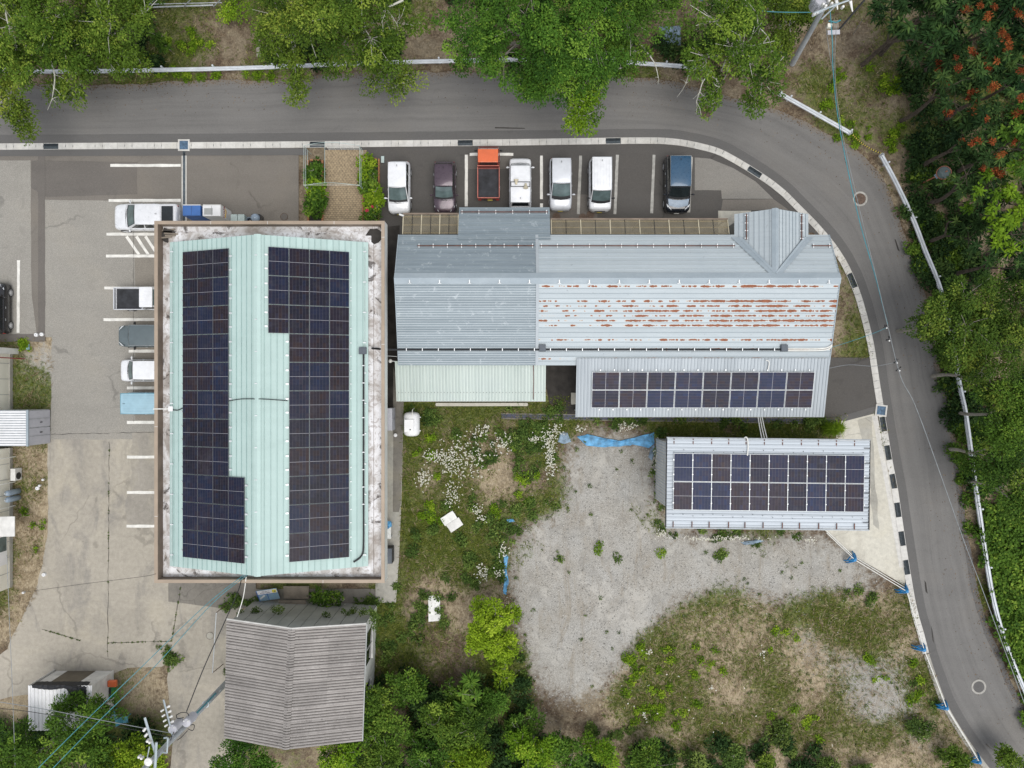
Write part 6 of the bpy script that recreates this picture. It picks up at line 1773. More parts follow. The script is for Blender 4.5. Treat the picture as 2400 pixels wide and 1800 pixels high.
for k in range(6):
    b = MB(); x = lerp(a.x, c.x, k / 5); b.tube([Vector((x, a.y, 0)), Vector((x, a.y, .58))], .016, 6); b.build('upright', MT['pipe_white'], gt)

# ------------------------------------------------------------------ guard rails
def guard_rail(px, label, posts, z=.62, ends=True):
    path = smooth_path([P(x, y, z) for x, y in px], 5)
    t = thing('guard_rail', (path[len(path) // 2].x, path[len(path) // 2].y, 0), label, 'guard rail', 'white guard rails along the outer road edge')
    prof = [(-.02, .17), (.05, .12), (.05, .07), (-.05, .02), (-.05, -.02), (.05, -.07), (.05, -.12), (-.02, -.17)]
    b = MB(); n = len(path); rows = []
    for i, p in enumerate(path):
        d = (path[min(i + 1, n - 1)] - path[max(i - 1, 0)]); d.z = 0; d.normalize(); nn = Vector((-d.y, d.x, 0))
        rows.append([p + nn * x * 1.5 + Vector((0, 0, h)) for x, h in prof] + [p + nn * (x * 1.5 - .05) + Vector((0, 0, h)) for x, h in reversed(prof)])
    k = len(rows[0]); b.v = [tuple(v) for r_ in rows for v in r_]
    for i in range(n - 1):
        for j in range(k): b.f.append((i * k + j, i * k + (j + 1) % k, (i + 1) * k + (j + 1) % k, (i + 1) * k + j)); b.m.append(0)
    b.f.append(tuple(range(k))); b.m.append(0); b.f.append(tuple(reversed(range((n - 1) * k, n * k)))); b.m.append(0)
    o = b.build('beam', MT['rail'], t); fix_normals(o)
    d = [0]
    for i in range(1, n): d.append(d[-1] + (path[i] - path[i - 1]).length)
    s = .6
    while s < d[-1]:
        i = next(j for j in range(n) if d[j] >= s); p = path[i]; tg = (path[min(i + 1, n - 1)] - path[max(i - 1, 0)]).normalized(); nn = Vector((-tg.y, tg.x, 0))
        b = MB(); q = p + nn * .16; b.cyl((q.x, q.y, -.1), (q.x, q.y, z + .16), .062, n=10); po = b.build('post', MT['rail'], t)
        b = MB(); b.ball((q.x, q.y, z + .16), (.065, .065, .04), 8, 4); b.build('cap', MT['rail'], po)
        b = MB(); b.box((p + nn * .06).to_tuple(), (.10, .16, .10), math.atan2(tg.y, tg.x)); b.build('spacer', MT['rail'], t)
        s += posts
    if ends:
        for i in (0, n - 1):
            p = path[i]; b = MB(); b.lathe((p.x, p.y + .0, z - .15), [(.12, 0), (.12, .30), (.10, .30), (.10, 0)], 12); b.build('end_cap', MT['rail'], t)
guard_rail([(-60, 168), (30, 167), (180, 167), (300, 165), (400, 163), (500, 161), (600, 158), (700, 154), (820, 149), (950, 145), (1080, 142), (1200, 140), (1300, 140), (1420, 142), (1500, 148), (1600, 155), (1662, 163)], 'long white guard rail along the top of the road under the trees', 3.8)
guard_rail([(1828, 219), (1900, 259), (1992, 311)], 'short straight white guard rail at the top right of the bend', 2.3)
guard_rail([(2066, 364), (2100, 427), (2140, 512), (2170, 590), (2195, 650), (2212, 706), (2232, 800), (2250, 905), (2262, 960), (2275, 1050), (2287, 1140), (2300, 1230), (2315, 1330), (2330, 1410), (2352, 1490), (2378, 1560), (2405, 1625), (2450, 1720)], 'long curved white guard rail down the right side of the road', 4.0)
t_ = thing('barrier_chain', P(2030, 340), 'yellow and black plastic chain closing the gap between two guard rails', 'chain')
a, c = P(1998, 315, .6), P(2064, 359, .6)
for k in range(30):
    u = k / 29; p = a.lerp(c, u) - Vector((0, 0, .28 * math.sin(math.pi * u)))
    b = MB(); b.lathe((0, 0, 0), [(.035, -.028), (.05, 0), (.035, .028)], 8, (c - a).normalized()); o = b.build('link', MT['chain_y'] if k % 2 else MT['black'], t_, local=True); o.location = p - wpos(t_)
# convex mirror
t_ = thing('traffic_mirror', P(2196, 424), 'round convex traffic mirror on an orange post behind the guard rail', 'traffic mirror')
base = P(2158, 431, 0)
t_.location = base; ORG[t_.name] = base
b = MB(); b.cyl(base, base + Vector((0, 0, 2.9)), .045, n=10); b.build('post', MT['post_or'], t_)
hd = base + Vector((.0, 0, 2.6))
ax = Vector((-.60, -.42, .62)).normalized()
b = MB(); b.lathe(hd + ax * .05, [(.42, 0), (.44, .03), (.40, .05), (.40, .02)], 24, ax); b.build('rim', MT['post_or'], t_)
b = MB(); b.lathe(hd + ax * .06, [(.41, 0), (.36, .03), (.22, .06), (.02, .08)], 24, ax); b.build('mirror_glass', MT['glass'], t_, smooth=True)
b = MB(); b.box(hd + Vector((-.12, -.05, -.55)), (.28, .30, .04), .6); b.build('plate', MT['bluegrey'], t_)

# ------------------------------------------------------------------ pipe barricade
JT = [(1990, 1305), (2110, 1378), (2150, 1513), (2202, 1648), (2278, 1772)]
names_ = ['first blue plastic stand of the white pipe barricade, nearest the solar shed', 'second blue stand of the pipe barricade at the kerb corner', 'third blue stand of the pipe barricade beside the gutter blocks', 'fourth blue stand of the pipe barricade beside the rough grass', 'last blue stand of the pipe barricade near the bottom edge']
for k, (x, y) in enumerate(JT):
    p = P(x, y)
    d = P(*JT[min(k + 1, 4)]) - P(*JT[max(k - 1, 0)]); ang = math.atan2(d.y, d.x)
    t_ = thing('barricade_stand', p, names_[k], 'barricade', 'blue barricade stands', ang + R(78))
    for s in (-1, 1):
        b = MB()
        for e in (-1, 1):
            b.tube([Vector((e * .42, s * .10, .02)), Vector((e * .30, s * .09, .35)), Vector((e * .12, s * .06, .72)), Vector((0, s * .05, .80))], [.045, .05, .05, .045], 8)
        b.tube([Vector((-.33, s * .09, .30)), Vector((.33, s * .09, .30))], .045, 8); b.build('side_frame', MT['blue_pl'], t_, local=True, smooth=True)
    b = MB(); b.ball((0, 0, .80), (.15, .13, .11), 10, 6); b.ball((.14, 0, .42), (.11, .11, .10), 8, 5); b.build('pipe_socket', MT['blue_pl'], t_, local=True, smooth=True)
    b = MB(); b.box((0, 0, .86), (.16, .05, .07)); b.build('strap', MT['pipe_white'], t_, local=True)
seg = [P(1925, 1243)] + [P(*q_) for q_ in JT]
for k in range(5):
    a, c = seg[k], seg[k + 1]
    d = (c - a).normalized(); nn = Vector((-d.y, d.x, 0))
    for j, (h, off) in enumerate(((.80, .0), (.42, .16))):
        b = MB(); b.tube([a + nn * off + Vector((0, 0, h)), c + nn * off + Vector((0, 0, h))], .026, 7)
        tag(b.build('barricade_pipe', MT['pipe_white']), ('upper' if j == 0 else 'lower') + ' white pipe of the barricade ' + ['between solar shed and first blue stand', 'between first and second blue stands', 'between second and third blue stands', 'between third and fourth blue stands', 'between fourth and last blue stands'][k], 'pipe', 'barricade pipes')

# ------------------------------------------------------------------ gas tank, boards, tarps, odds
t_ = thing('gas_tank', (-6.66, -2.66, 0), 'white horizontal gas tank with square lid beside the pale green lean-to', 'tank')
b = MB(); prof = [(.05, -.82), (.32, -.79), (.47, -.70), (.53, -.56), (.53, .56), (.47, .70), (.32, .79), (.05, .82)]
b.lathe((0, 0, .80), prof, 26, (0, 1, 0)); b.build('shell', MT['white'], t_, local=True, smooth=True)
b = MB(); b.box((-.10, -.08, 1.34), (.62, .82, .14)); o = b.build('lid', MT['white'], t_, local=True); bevel(o, .02, 2)
b = MB(); b.lathe((-.02, -.34, 1.41), [(.045, 0), (.045, .02)], 10); b.build('knob', MT['trim'], t_, local=True)
b = MB(); b.tube([(.10, .3, 1.32), (.10, .75, 1.30), (.10, .95, 1.2), (.12, 1.05, .6)], .03, 6); b.build('pipe', MT['pipe_white'], t_, local=True)
for s in (-1, 1):
    b = MB(); b.box((0, s * .45, .15), (.8, .10, .34)); b.build('leg', MT['white_dirty'], t_, local=True)
    b = MB(); b.box((.56, s * .45, .8), (.06, .06, .12)); b.build('lug', MT['white'], t_, local=True)
def board(px, py, z, w, h, rz, mat, label, name='board', tilt=(0, 0)):
    t = thing(name, P(px, py, z), label, 'board')
    b = MB(); n = 8
    pts = [(w / 2 * random.uniform(.95, 1.02) * sx, h / 2 * random.uniform(.95, 1.02) * sy) for sx, sy in ((-1, -1), (-.3, -1), (.4, -1), (1, -1), (1, 0), (1, 1), (.3, 1), (-.4, 1), (-1, 1), (-1, .1))]
    b.prism(pts, 0, .05); b.build('sheet', mat, t, local=True)
    t.rotation_euler = (tilt[0], tilt[1], rz)
    return t
t_ = board(1052, 1215, .12, 1.0, .62, R(33), MT['foam'], 'upper half of a tilted white board lying in the weeds', 'discarded_board'); board(1066, 1230, .14, 1.0, .60, R(33), MT['white_dirty'], 'lower half of a tilted white board with grey stains in the weeds', 'discarded_board', (.04, .02))
board(1018, 1426, .06, .82, 1.72, R(2), MT['foam'], 'pale flat slab lying upright in the grass right of the old warehouse', 'concrete_slab')
t_ = board(695, 1388, .30, 1.72, .88, 0, MT['wood'], 'weathered grey plywood sheet leaning near the warehouse wall, upper one', 'plywood_sheet', (.12, 0)); board(686, 1416, .45, 1.85, .62, R(1), MT['wood'], 'brownish plywood sheet with curved edge leaning on the warehouse wall', 'plywood_sheet', (.30, 0))
# sign propped against the warehouse
sg = thing('sign_board', P(628, 1394, .5), 'blue framed sign board with white top strip propped by the old warehouse', 'sign')
sg.rotation_euler = (R(28), 0, R(8))
b = MB(); b.box((0, 0, 0), (1.38, .92, .04)); b.build('panel', MT['blue_pale'], sg, local=True)
b = MB(); b.box((.02, .28, .024), (1.32, .32, .012)); b.build('title_strip', MT['white'], sg, local=True)
b = MB(); b.box((.50, .28, .032), (.26, .26, .006)); b.build('yellow_picture', MT['yellow'], sg, local=True)
b = MB(); b.lathe((.54, .26, .035), [(.05, 0), (.05, .004)], 10); b.build('flower_centre', MT['ink'], sg, local=True)
for k, (y, x0_, x1_) in enumerate(((.34, -.30, .22), (.22, -.42, .28))):
    b = MB(); x = x0_
    while x < x1_:
        w = random.uniform(.03, .07); b.box((x, y + random.uniform(-.01, .01), .033), (w, random.uniform(.03, .06), .004)); x += w + .025
    stuff(b.build('lettering_row', MT['ink'], sg, local=True))
b = MB(); b.box((-.02, -.14, .024), (.05, .60, .016)); b.box((-.66, 0, .024), (.06, .92, .02)); b.box((0, .10, .026), (1.36, .04, .016)); b.build('frame_bar', MT['blue_box'], sg, local=True)
b = MB(); b.box((-.40, -.12, .026), (.46, .12, .006), R(35)); b.build('paper_note', MT['plate_w'], sg, local=True)
def tarp(pts, label, mat='blue_tarp', z=.05, name='blue_tarp', amp=.05):
    cx = sum(p[0] for p in pts) / len(pts); cy = sum(p[1] for p in pts) / len(pts)
    base = P(cx, cy); w = [P(*p) for p in pts]; n = len(w)
    b = MB(); ring = [base + Vector((0, 0, z + amp * .6))]
    K = 5; rowsv = []
    edge = subdiv(w + [w[0]], .22)[:-1]
    for i in range(1, K + 1):
        rowsv.append([base.lerp(p, i / K) + Vector((random.uniform(-.03, .03), random.uniform(-.03, .03), z + random.uniform(0, amp) * (1.2 - i / K) - (.06 if i == K else 0))) for p in edge])
    vs = ring + [v for r_ in rowsv for v in r_]; m_ = len(edge); fs = []
    for j in range(m_): fs.append((0, 1 + j, 1 + (j + 1) % m_))
    for i in range(K - 1):
        for j in range(m_): fs.append((1 + i * m_ + j, 1 + (i + 1) * m_ + j, 1 + (i + 1) * m_ + (j + 1) % m_, 1 + i * m_ + (j + 1) % m_))
    b.add(vs, fs); o = b.build(name, MT[mat]); fix_normals(o)
    if sum(p.normal.z for p in o.data.polygons) < 0: o.data.flip_normals()
    return tag(o, label, 'tarp', 'scraps of blue tarp')
MT['tarp_faded'] = plain('faded_blue_tarp', (.22, .30, .38), .7, 0, .35, 2.5)
tarp([(1352, 1024), (1376, 1018), (1400, 1028), (1440, 1030), (1470, 1036), (1500, 1024), (1534, 1013), (1534, 1040), (1520, 1050), (1500, 1040), (1460, 1046), (1410, 1048), (1375, 1044)], 'large blue tarp scrap along the top of the gravel yard')
tarp([(1312, 1012), (1330, 1012), (1340, 1036), (1322, 1040), (1308, 1036)], 'faded grey blue tarp scrap at the gravel corner by white flowers', 'tarp_faded')
tarp([(1524, 1050), (1534, 1042), (1536, 1060), (1528, 1080), (1520, 1072)], 'small blue tarp scrap hanging at the left end of the solar shed', 'tarp_faded')
tarp([(1180, 1300), (1186, 1298), (1191, 1306), (1187, 1330), (1192, 1360), (1187, 1394), (1179, 1390), (1182, 1350)], 'narrow blue tarp strip along the left edge of the gravel')
tarp([(1186, 1218), (1202, 1216), (1208, 1222), (1192, 1225)], 'small blue tarp scrap by the dry weeds at the gravel edge')
tarp([(1735, 1270), (1780, 1264), (1792, 1268), (1765, 1276), (1745, 1277)], 'thin blue tarp scrap in flowers below the solar shed', 'tarp_faded')
tarp([(1545, 62), (1596, 60), (1596, 106), (1560, 108), (1548, 96)], 'dull blue tarp under the trees above the road', 'tarp_faded')
# clutter along the east wall of the hall
t_ = thing('work_bench', P(912, 1255), 'narrow bench with white top and blue sheet beside the hall', 'bench')
p = P(914, 1245, .7); b = MB(); b.box((p.x - .1, p.y, .7), (.34, 1.0, .05)); b.build('top', MT['foam'], t_)
for s in (-1, 1):
    b = MB(); b.box((p.x - .1, p.y + s * .42, .34), (.30, .06, .68)); b.build('leg', MT['galv'], t_)
tarp([(906, 1219), (922, 1217), (923, 1228), (914, 1236), (906, 1238)], 'bright blue plastic sheet bundled beside the hall wall', z=.72, name='blue_sheet', amp=.10)
t_ = thing('black_cabinet', P(917, 1296), 'dark grey box shaped cabinet on the path beside the hall', 'cabinet')
p = P(917, 1296); b = MB(); b.box((p.x - .1, p.y, .42), (.62, 1.05, .84)); o = b.build('body', MT['trim'], t_); bevel(o, .03, 2)
b = MB(); b.box((p.x - .1, p.y, .86), (.56, 1.0, .04)); b.build('lid', MT['boxgrey'], t_)
t_ = thing('wall_cabinet', (hx1 - .75, P(0, 983).y, 1.2), 'flat grey equipment cabinet on the east wall of the hall', 'cabinet')
b = MB(); b.box((P(913, 0, 1.8).x, P(0, 983, 1.8).y, 1.2), (.34, 1.45, 1.3)); b.build('case', MT['transf'], t_)
b = MB(); b.box((P(913, 0, 1.8).x + .18, P(0, 983, 1.8).y, 1.2), (.02, .03, 1.2)); b.build('seam', MT['galv'], t_)
t_ = thing('vent_cap', P(929, 1019), 'white round vent cap on the dark path beside the hall', 'vent')
b = MB(); b.lathe((0, 0, 0), [(.05, 0), (.05, .35), (.12, .36), (.12, .42), (.03, .46)], 14); b.build('cap', MT['white'], t_, local=True)
t_ = thing('security_lamp', P(915, 846, 2.4), 'white ball shaped lamp at the corner of the pale green lean-to', 'lamp')
b = MB(); b.ball((0, 0, 0), .13, 12, 8); b.build('globe', MT['porcelain'], t_, local=True, smooth=True)
b = MB(); b.tube([(0, 0, 0), (.42, -.04, -.02)], .03, 6); b.build('arm', MT['white'], t_, local=True)
b = MB(); p = P(905, 834, 4.9); b.tube([p, P(936, 836, 3.0)], .012, 5); tag(b.build('stay_wire', MT['pipe_white']), 'thin pale wire bridging hall and long building above the ball lamp', 'wire')
t_ = thing('security_camera', P(941, 504, 2.5), 'small white security camera at the corner of the short smoked canopy', 'camera')
b = MB(); b.lathe((0, 0, 0), [(.06, -.16), (.07, .12), (.06, .16)], 12, (-1, .4, -.2)); b.build('case', MT['white'], t_, local=True); b = MB(); b.box((.08, -.05, .0), (.12, .06, .06)); b.build('bracket', MT['white'], t_, local=True)
# long timber and sill below the green lean-to, nook clutter
t_ = board(1130, 948, .10, 6.2, .22, 0, MT['conc_pale'], 'long pale concrete sill lying under the pale green lean-to edge', 'concrete_sill')
t_ = board(1344, 934, .15, .34, .8, 0, MT['conc'], 'short upright concrete block in the dark nook between the lean-tos', 'concrete_block')
t_ = board(606, 115, .10, .28, 1.15, R(3), MT['bark'], 'short grey log lying on the brown slope above the road', 'log')
# crates by the small shed
t_ = thing('orange_case', P(266, 1600, .6), 'orange tool case on a green crate by the small white shed', 'case')
b = MB(); b.box((0, 0, .12), (.55, .42, .26)); o = b.build('body', MT['orange'], t_, local=True); bevel(o, .04, 2); b = MB(); b.box((0, -.22, .12), (.22, .05, .06)); b.build('handle', MT['trim'], t_, local=True)
t_ = thing('green_crate', P(264, 1616), 'green plastic crate beside the small white shed', 'crate')
b = MB(); b.box((0, 0, .30), (.55, .75, .60)); o = b.build('body', MT['green_pl'], t_, local=True); bevel(o, .03, 2); b = MB(); b.box((0, 0, .61), (.47, .67, .03)); b.build('rim_inset', MT['trim'], t_, local=True)
for k, (x, y, s, l) in enumerate([(272, 1672, .7, 'folded teal plastic chair lying in the shrubs'), (300, 1680, .55, 'teal plastic frame standing at the edge of the shrubs')]):
    t_ = thing('plastic_chair', P(x, y), l, 'chair')
    b = MB(); b.box((0, 0, .42), (s * .8, s * .8, .05)); b.build('seat', MT['teal_pl'], t_, local=True)
    b = MB(); b.box((0, s * .42, .70), (s * .8, .05, .55), 0, Matrix.Rotation(-.3, 3, 'X')); b.build('backrest', MT['teal_pl'], t_, local=True)
    for sx in (-1, 1):
        for sy in (-1, 1):
            b = MB(); b.box((sx * s * .35, sy * s * .35, .2), (.05, .05, .42)); b.build('leg', MT['teal_pl'], t_, local=True)
    t_.rotation_euler = (0, 0, .6 + k)
# steel frame by the lane
b = MB(); p0, p1, p2, p3 = P(535, 1413), P(507, 1436, 1.1), P(498, 1577, 1.1), P(524, 1556)
fr = tag(MB().tube([p1, p2], .03, 6).build('steel_railing', MT['galv']), 'thin steel railing standing along the lane left of the old warehouse', 'railing')
for a, c in ((p1, p0), (p2, p3)): MB().tube([a, c], .025, 6).build('leg', MT['iron'], fr)
# ------------------------------------------------------------------ utility poles and wires
def pole_at(base, z, off=(0, 0)): return Vector((base.x + off[0], base.y + off[1], z))
pb = P(545, 1585)
up = thing('utility_pole', pb, 'tall grey utility pole with cross arms and two transformers at lower left', 'utility pole')
b = MB(); b.tube([pole_at(pb, 0), pole_at(pb, 12.6)], [.19, .13], 14); b.build('shaft', MT['pole'], up, smooth=False)
b = MB()
for k in range(26):
    zz = 2.2 + k * .38; a_ = 0.6 if k % 2 else 3.7
    b.tube([pole_at(pb, zz), pole_at(pb, zz, (.30 * math.cos(a_), .30 * math.sin(a_)))], .012, 5)
stuff(b.build('step_bolts', MT['steelblue'], up))
b = MB(); b.tube([pole_at(pb, 3.0, (.12, .16)), pole_at(pb, 6.9, (.10, .15))], .05, 7); b.build('cable_guard', MT['teal'], up)
for zz in (4.2, 6.0):
    b = MB(); b.lathe(pole_at(pb, zz), [(.22, -.03), (.22, .03)], 14); b.build('band', MT['steelblue'], up)
def arm(p, q, r, nm, mat='steelblue'):
    b = MB(); b.tube([p, q], r, 4); return b.build(nm, MT[mat], up)
A1 = (P(383, 1640, 8.4), pole_at(pb, 8.4)); arm(A1[0], A1[1], .055, 'cross_arm')
A2 = (P(339, 1682, 10.3), pole_at(pb, 10.3)); arm(A2[0], A2[1], .07, 'cross_arm')
A3 = (P(366, 1740, 11.2), P(362, 1820, 11.2)); arm(A3[0], A3[1], .075, 'cross_arm')
q0, q1, q2, q3 = P(384, 1730, 9.8), P(393, 1729, 9.8), P(391, 1765, 9.8), P(380, 1763, 9.8)
for a, c in ((q0, q1), (q1, q2), (q2, q3)): arm(a, c, .05, 'bracket')
arm(P(350, 1750, 11.6), pole_at(pb, 11.4), .03, 'bracket'); arm(P(366, 1785, 11.2), pole_at(pb, 9.9), .03, 'brace')
def insul(p, s, d=(0, 0, 1)):
    b = MB(); b.lathe(p, [(.03 * s, 0), (.07 * s, .03 * s), (.04 * s, .08 * s), (.08 * s, .11 * s), (.04 * s, .16 * s), (.08 * s, .20 * s), (.03 * s, .26 * s)], 10, d); return b.build('insulator', MT['porcelain'], up, smooth=True)
for k in range(4):
    p = A1[0].lerp(A1[1], .22 + k * .13); insul(p + Vector((.10, .06, .02)), .9, (.8, .5, .3)); insul(p + Vector((-.08, -.06, .02)), .8, (-.8, -.5, .2))
for k in range(3):
    p = A2[0].lerp(A2[1], .22 + k * .14); insul(p + Vector((-.06, -.10, 0)), 1.0, (-.6, -.7, -.1))
for px_, py_ in ((350, 1733), (355, 1736), (330, 1770), (336, 1773)): insul(P(px_, py_, 11.5), 1.0)
for k, (px_, py_, zz) in enumerate(((437, 1694, 7.6), (404, 1709, 8.4))):
    p = P(px_, py_, zz); b = MB(); b.lathe(p - Vector((0, 0, .9)), [(.22, 0), (.26, .05), (.26, .85), (.24, .92), (.06, .95)], 18); tr = b.build('transformer', MT['transf'], up, smooth=False)
    for s in (-1, 1):
        b = MB(); b.lathe(p + Vector((s * .12, .14, 0)), [(.03, 0), (.05, .08), (.02, .14)], 8); b.build('bushing', MT['porcelain'], tr)
    arm(p - Vector((0, 0, .5)), pole_at(pb, zz - .5), .045, 'bracket')
b = MB(); p = P(350, 1783, 11.8); b.lathe(p, [(.06, 0), (.20, .06), (.20, .14), (.06, .22)], 16); b.build('arrester', MT['porcelain'], up)
for k, pts in enumerate([[(443, 1700, 7.4), (455, 1699, 7.2), (452, 1712, 7.0), (440, 1708, 7.2)], [(440, 1712, 7.3), (425, 1728, 7.6), (415, 1735, 8.0)], [(418, 1700, 8.0), (404, 1722, 8.6), (400, 1735, 9.0)], [(414, 1676, 8.4), (425, 1670, 7.6), (440, 1672, 7.3), (445, 1690, 7.4)], [(413, 1675, 8.3), (416, 1684, 8.0), (430, 1682, 7.6)]]):
    b = MB(); b.tube(smooth_path([P(*q) for q in pts], 5), .022, 6); b.build('jumper_cable', MT['cable'], up)
# the second pole, top right
pb2 = P(1857, 150)
tp2 = P(1962, -38, 9.2)
up2 = thing('utility_pole', pb2, 'utility pole with crowded insulators and transformer at the top edge', 'utility pole')
def on2(t): return pb2.lerp(tp2, t)
b = MB(); b.tube([on2(0), on2(1.15)], [.18, .13], 14); b.build('shaft', MT['pole'], up2)
def arm2(a, c, r=.05, m_='steelblue'):
    b = MB(); b.tube([a, c], r, 4); return b.build('cross_arm', MT[m_], up2)
arm2(P(1903, 38, 8.0), P(1965, 5, 8.0), .06); arm2(P(1908, 30, 8.6), P(1990, 0, 8.6), .05); arm2(P(1925, 45, 7.4), P(1960, 12, 7.6), .04)
def insul2(p, s=1.0, d=(0, 0, 1)):
    b = MB(); b.lathe(p, [(.03 * s, 0), (.07 * s, .03 * s), (.04 * s, .08 * s), (.08 * s, .11 * s), (.04 * s, .16 * s), (.08 * s, .20 * s), (.03 * s, .26 * s)], 10, d); b.build('insulator', MT['porcelain'], up2, smooth=True)
for x, y in ((1905, 36), (1912, 33), (1926, 14), (1932, 18), (1939, 6), (1946, 12), (1930, 24), (1972, 20)): insul2(P(x, y, 8.3), 1.1)
for a, c in (((1960, 0), (1963, 22)), ((1993, 2), (1998, 27))):
    b = MB(); b.tube([P(*a, 8.6), P(*c, 8.3)], [.09, .03], 8); b.build('fuse_cutout', MT['porcelain'], up2)
b = MB(); p = P(1925, -2, 7.6); b.lathe(p - Vector((0, 0, .9)), [(.30, 0), (.36, .05), (.36, .85), (.33, .93), (.08, .97)], 20); tr = b.build('transformer', MT['transf'], up2)
b = MB()
for k in range(10):
    a_ = 2 * math.pi * k / 10; b.box(p + Vector((.38 * math.cos(a_), .38 * math.sin(a_), -.45)), (.10, .03, .6), a_)
b.build('fins', MT['galv'], tr)
t_ = thing('splice_box', P(1957, 58, 6.0), 'beige wooden looking terminal boxes hung on cables below the top right pole', 'terminal box')
b = MB(); b.box((0, 0, 0), (.34, .44, .22), .1); b.build('box', MT['wood'], t_, local=True); b = MB(); b.box((-.34, -.08, .02), (.26, .22, .18), -.1); b.build('small_box', MT['cream'], t_, local=True)
b = MB(); b.box((-.05, -.42, -.06), (.72, .26, .04), .05); b.build('shelf', MT['transf'], t_, local=True); b = MB(); b.tube([(-.4, .2, .05), (0, .05, .16), (.3, .25, .05)], .04, 6); b.build('cable_loop', MT['teal'], t_, local=True)
b = MB(); b.tube([P(2060, -40, 7.0), P(1962, 75, 5.2)], .06, 7); tag(b.build('messenger_cable', MT['cable']), 'thick black cable running off the top edge beside the top right pole', 'cable')
b = MB(); b.tube([P(2022, 45, 3.0), P(2000, 80, .1)], .03, 6); tag(b.build('bamboo_stake', MT['bark']), 'thin leaning stake in the brush right of the top right pole', 'stake')
def wire(px, r, mat, label, name='overhead_wire', k=6):
    b = MB(); b.tube(smooth_path([P(*q) for q in px], k), r, 6); return tag(b.build(name, MT[mat]), label, 'wire', 'overhead wires')
wire([(1945, 20, 7.0), (1951, 100, 6.2), (1953, 170, 5.9), (1968, 300, 5.6), (2010, 500, 5.4), (2052, 650, 5.4), (2080, 760, 5.5)], .026, 'teal', 'thick teal cable running down over the road bend')
wire([(1960, 60, 6.4), (1957, 170, 6.0), (1972, 300, 5.7), (2012, 480, 5.5), (2054, 650, 5.5), (2082, 770, 5.6)], .016, 'wire', 'thin grey wire twisting beside the teal cable over the road bend')
wire([(2080, 760, 5.5), (2110, 880, 5.6), (2145, 950, 5.6), (2200, 1100, 5.7), (2260, 1270, 5.8), (2300, 1375, 6.0), (2335, 1470, 6.0), (2420, 1700, 6.2)], .020, 'wire', 'grey wire continuing down the right side of the road')
wire([(1935, 60, 5.8), (1945, 130, 5.4), (1953, 172, 5.9)], .015, 'wire', 'thin tan wire joining the teal cable under the top right pole')
wire([(1640, 0, 6.5), (1700, 14, 6.4), (1800, 27, 6.6), (1900, 29, 7.2)], .022, 'teal', 'teal cable crossing the trees at the top edge')
wire([(2078, 768, 5.4), (2050, 780, 5.0), (2000, 798, 4.2), (1946, 815, 3.6)], .014, 'teal', 'teal service cable from the road line to the long roof corner')
wire([(2104, 848, 5.4), (2050, 858, 4.6), (1990, 855, 3.8), (1944, 863, 3.3)], .016, 'wire', 'thin service wire reaching the right end of the grey lean-to')
for k, (x, y) in enumerate([(2076, 764), (2082, 794), (2100, 846), (2106, 864)]):
    t_ = thing('cable_clamp', P(x, y, 5.45), ['uppermost', 'second', 'third', 'lowest'][k] + ' dark clamp hanging on the cable over the road bend', 'clamp', 'cable clamps')
    b = MB()
    for j in range(4): b.ball((random.uniform(-.14, .14), random.uniform(-.14, .14), random.uniform(-.1, .05)), .05, 6, 4)
    b.tube([(-.16, -.1, 0), (0, 0, .05), (.14, .12, 0)], .018, 5); b.build('hooks', MT['cable'], t_, local=True)
    b = MB(); b.ball((.05, -.12, .02), .055, 6, 4); b.build('knob', MT['porcelain'], t_, local=True)
hallp = P(578, 1350, 5.1)
wire([(70, 1820, 8.0), (200, 1690, 7.6), (330, 1565, 7.0), (480, 1420, 6.2), (575, 1345, 5.2)], .020, 'teal', 'upper of two teal cables slanting to the lower edge of the mint roof')
wire([(105, 1820, 8.0), (240, 1682, 7.6), (360, 1565, 7.0), (500, 1412, 6.2), (580, 1347, 5.2)], .020, 'teal', 'lower of two teal cables slanting to the lower edge of the mint roof')
wire([(437, 1668, 8.2), (480, 1560, 7.2), (530, 1450, 6.2), (560, 1380, 5.5), (566, 1352, 5.1)], .028, 'cable', 'black cable from the lower left pole to the mint roof')
wire([(577, 1352, 5.1), (570, 1400, 4.6), (556, 1446, 4.3)], .026, 'pipe_white', 'white cable dropping from the mint roof to the old warehouse')
wire([(-20, 1642, 7.4), (120, 1665, 7.6), (260, 1692, 7.9), (400, 1718, 8.3)], .018, 'wire', 'pale wire from the left edge to the lower left pole')
wire([(-20, 1660, 6.0), (70, 1668, 6.0), (300, 1708, 6.4), (405, 1728, 6.8)], .016, 'cable', 'thin dark wire from the left edge towards the lower left pole')
wire([(16, 1300, 4.6), (22, 1450, 4.8), (30, 1640, 5.2), (36, 1810, 5.6)], .016, 'wire', 'thin grey wire running down along the left edge')
wire([(56, 1388, .2), (200, 1368, 2.5), (330, 1352, 4.6), (365, 1345, 5.05)], .012, 'cable', 'thin dark wire from the pipe cap to the hall corner')
t_ = thing('steel_trestle', P(420, -6), 'dark steel trestle of the structure cut by the top edge', 'trestle')
b = MB(); b.tube([P(340, -2, 1.5), P(560, -8, 1.5)], .07, 6); b.build('beam', MT['steelblue'], t_)
b = MB(); b.tube([P(330, 18, .5), P(500, 12, .5)], .05, 6); b.tube([P(355, 10, .8), P(520, 6, .8)], .03, 6); b.build('rail', MT['galv'], t_)
for x in (345, 430, 500):
    b = MB(); b.tube([P(x, 16, .5), P(x + 20, -4, 1.5)], .035, 6); b.build('strut', MT['galv'], t_)
b = MB(); q = P(420, 0); b.box((q.x, q.y + 1.4, .06), (9, 2.6, .05)); b.build('dark_floor', MT['dark_void'], t_)

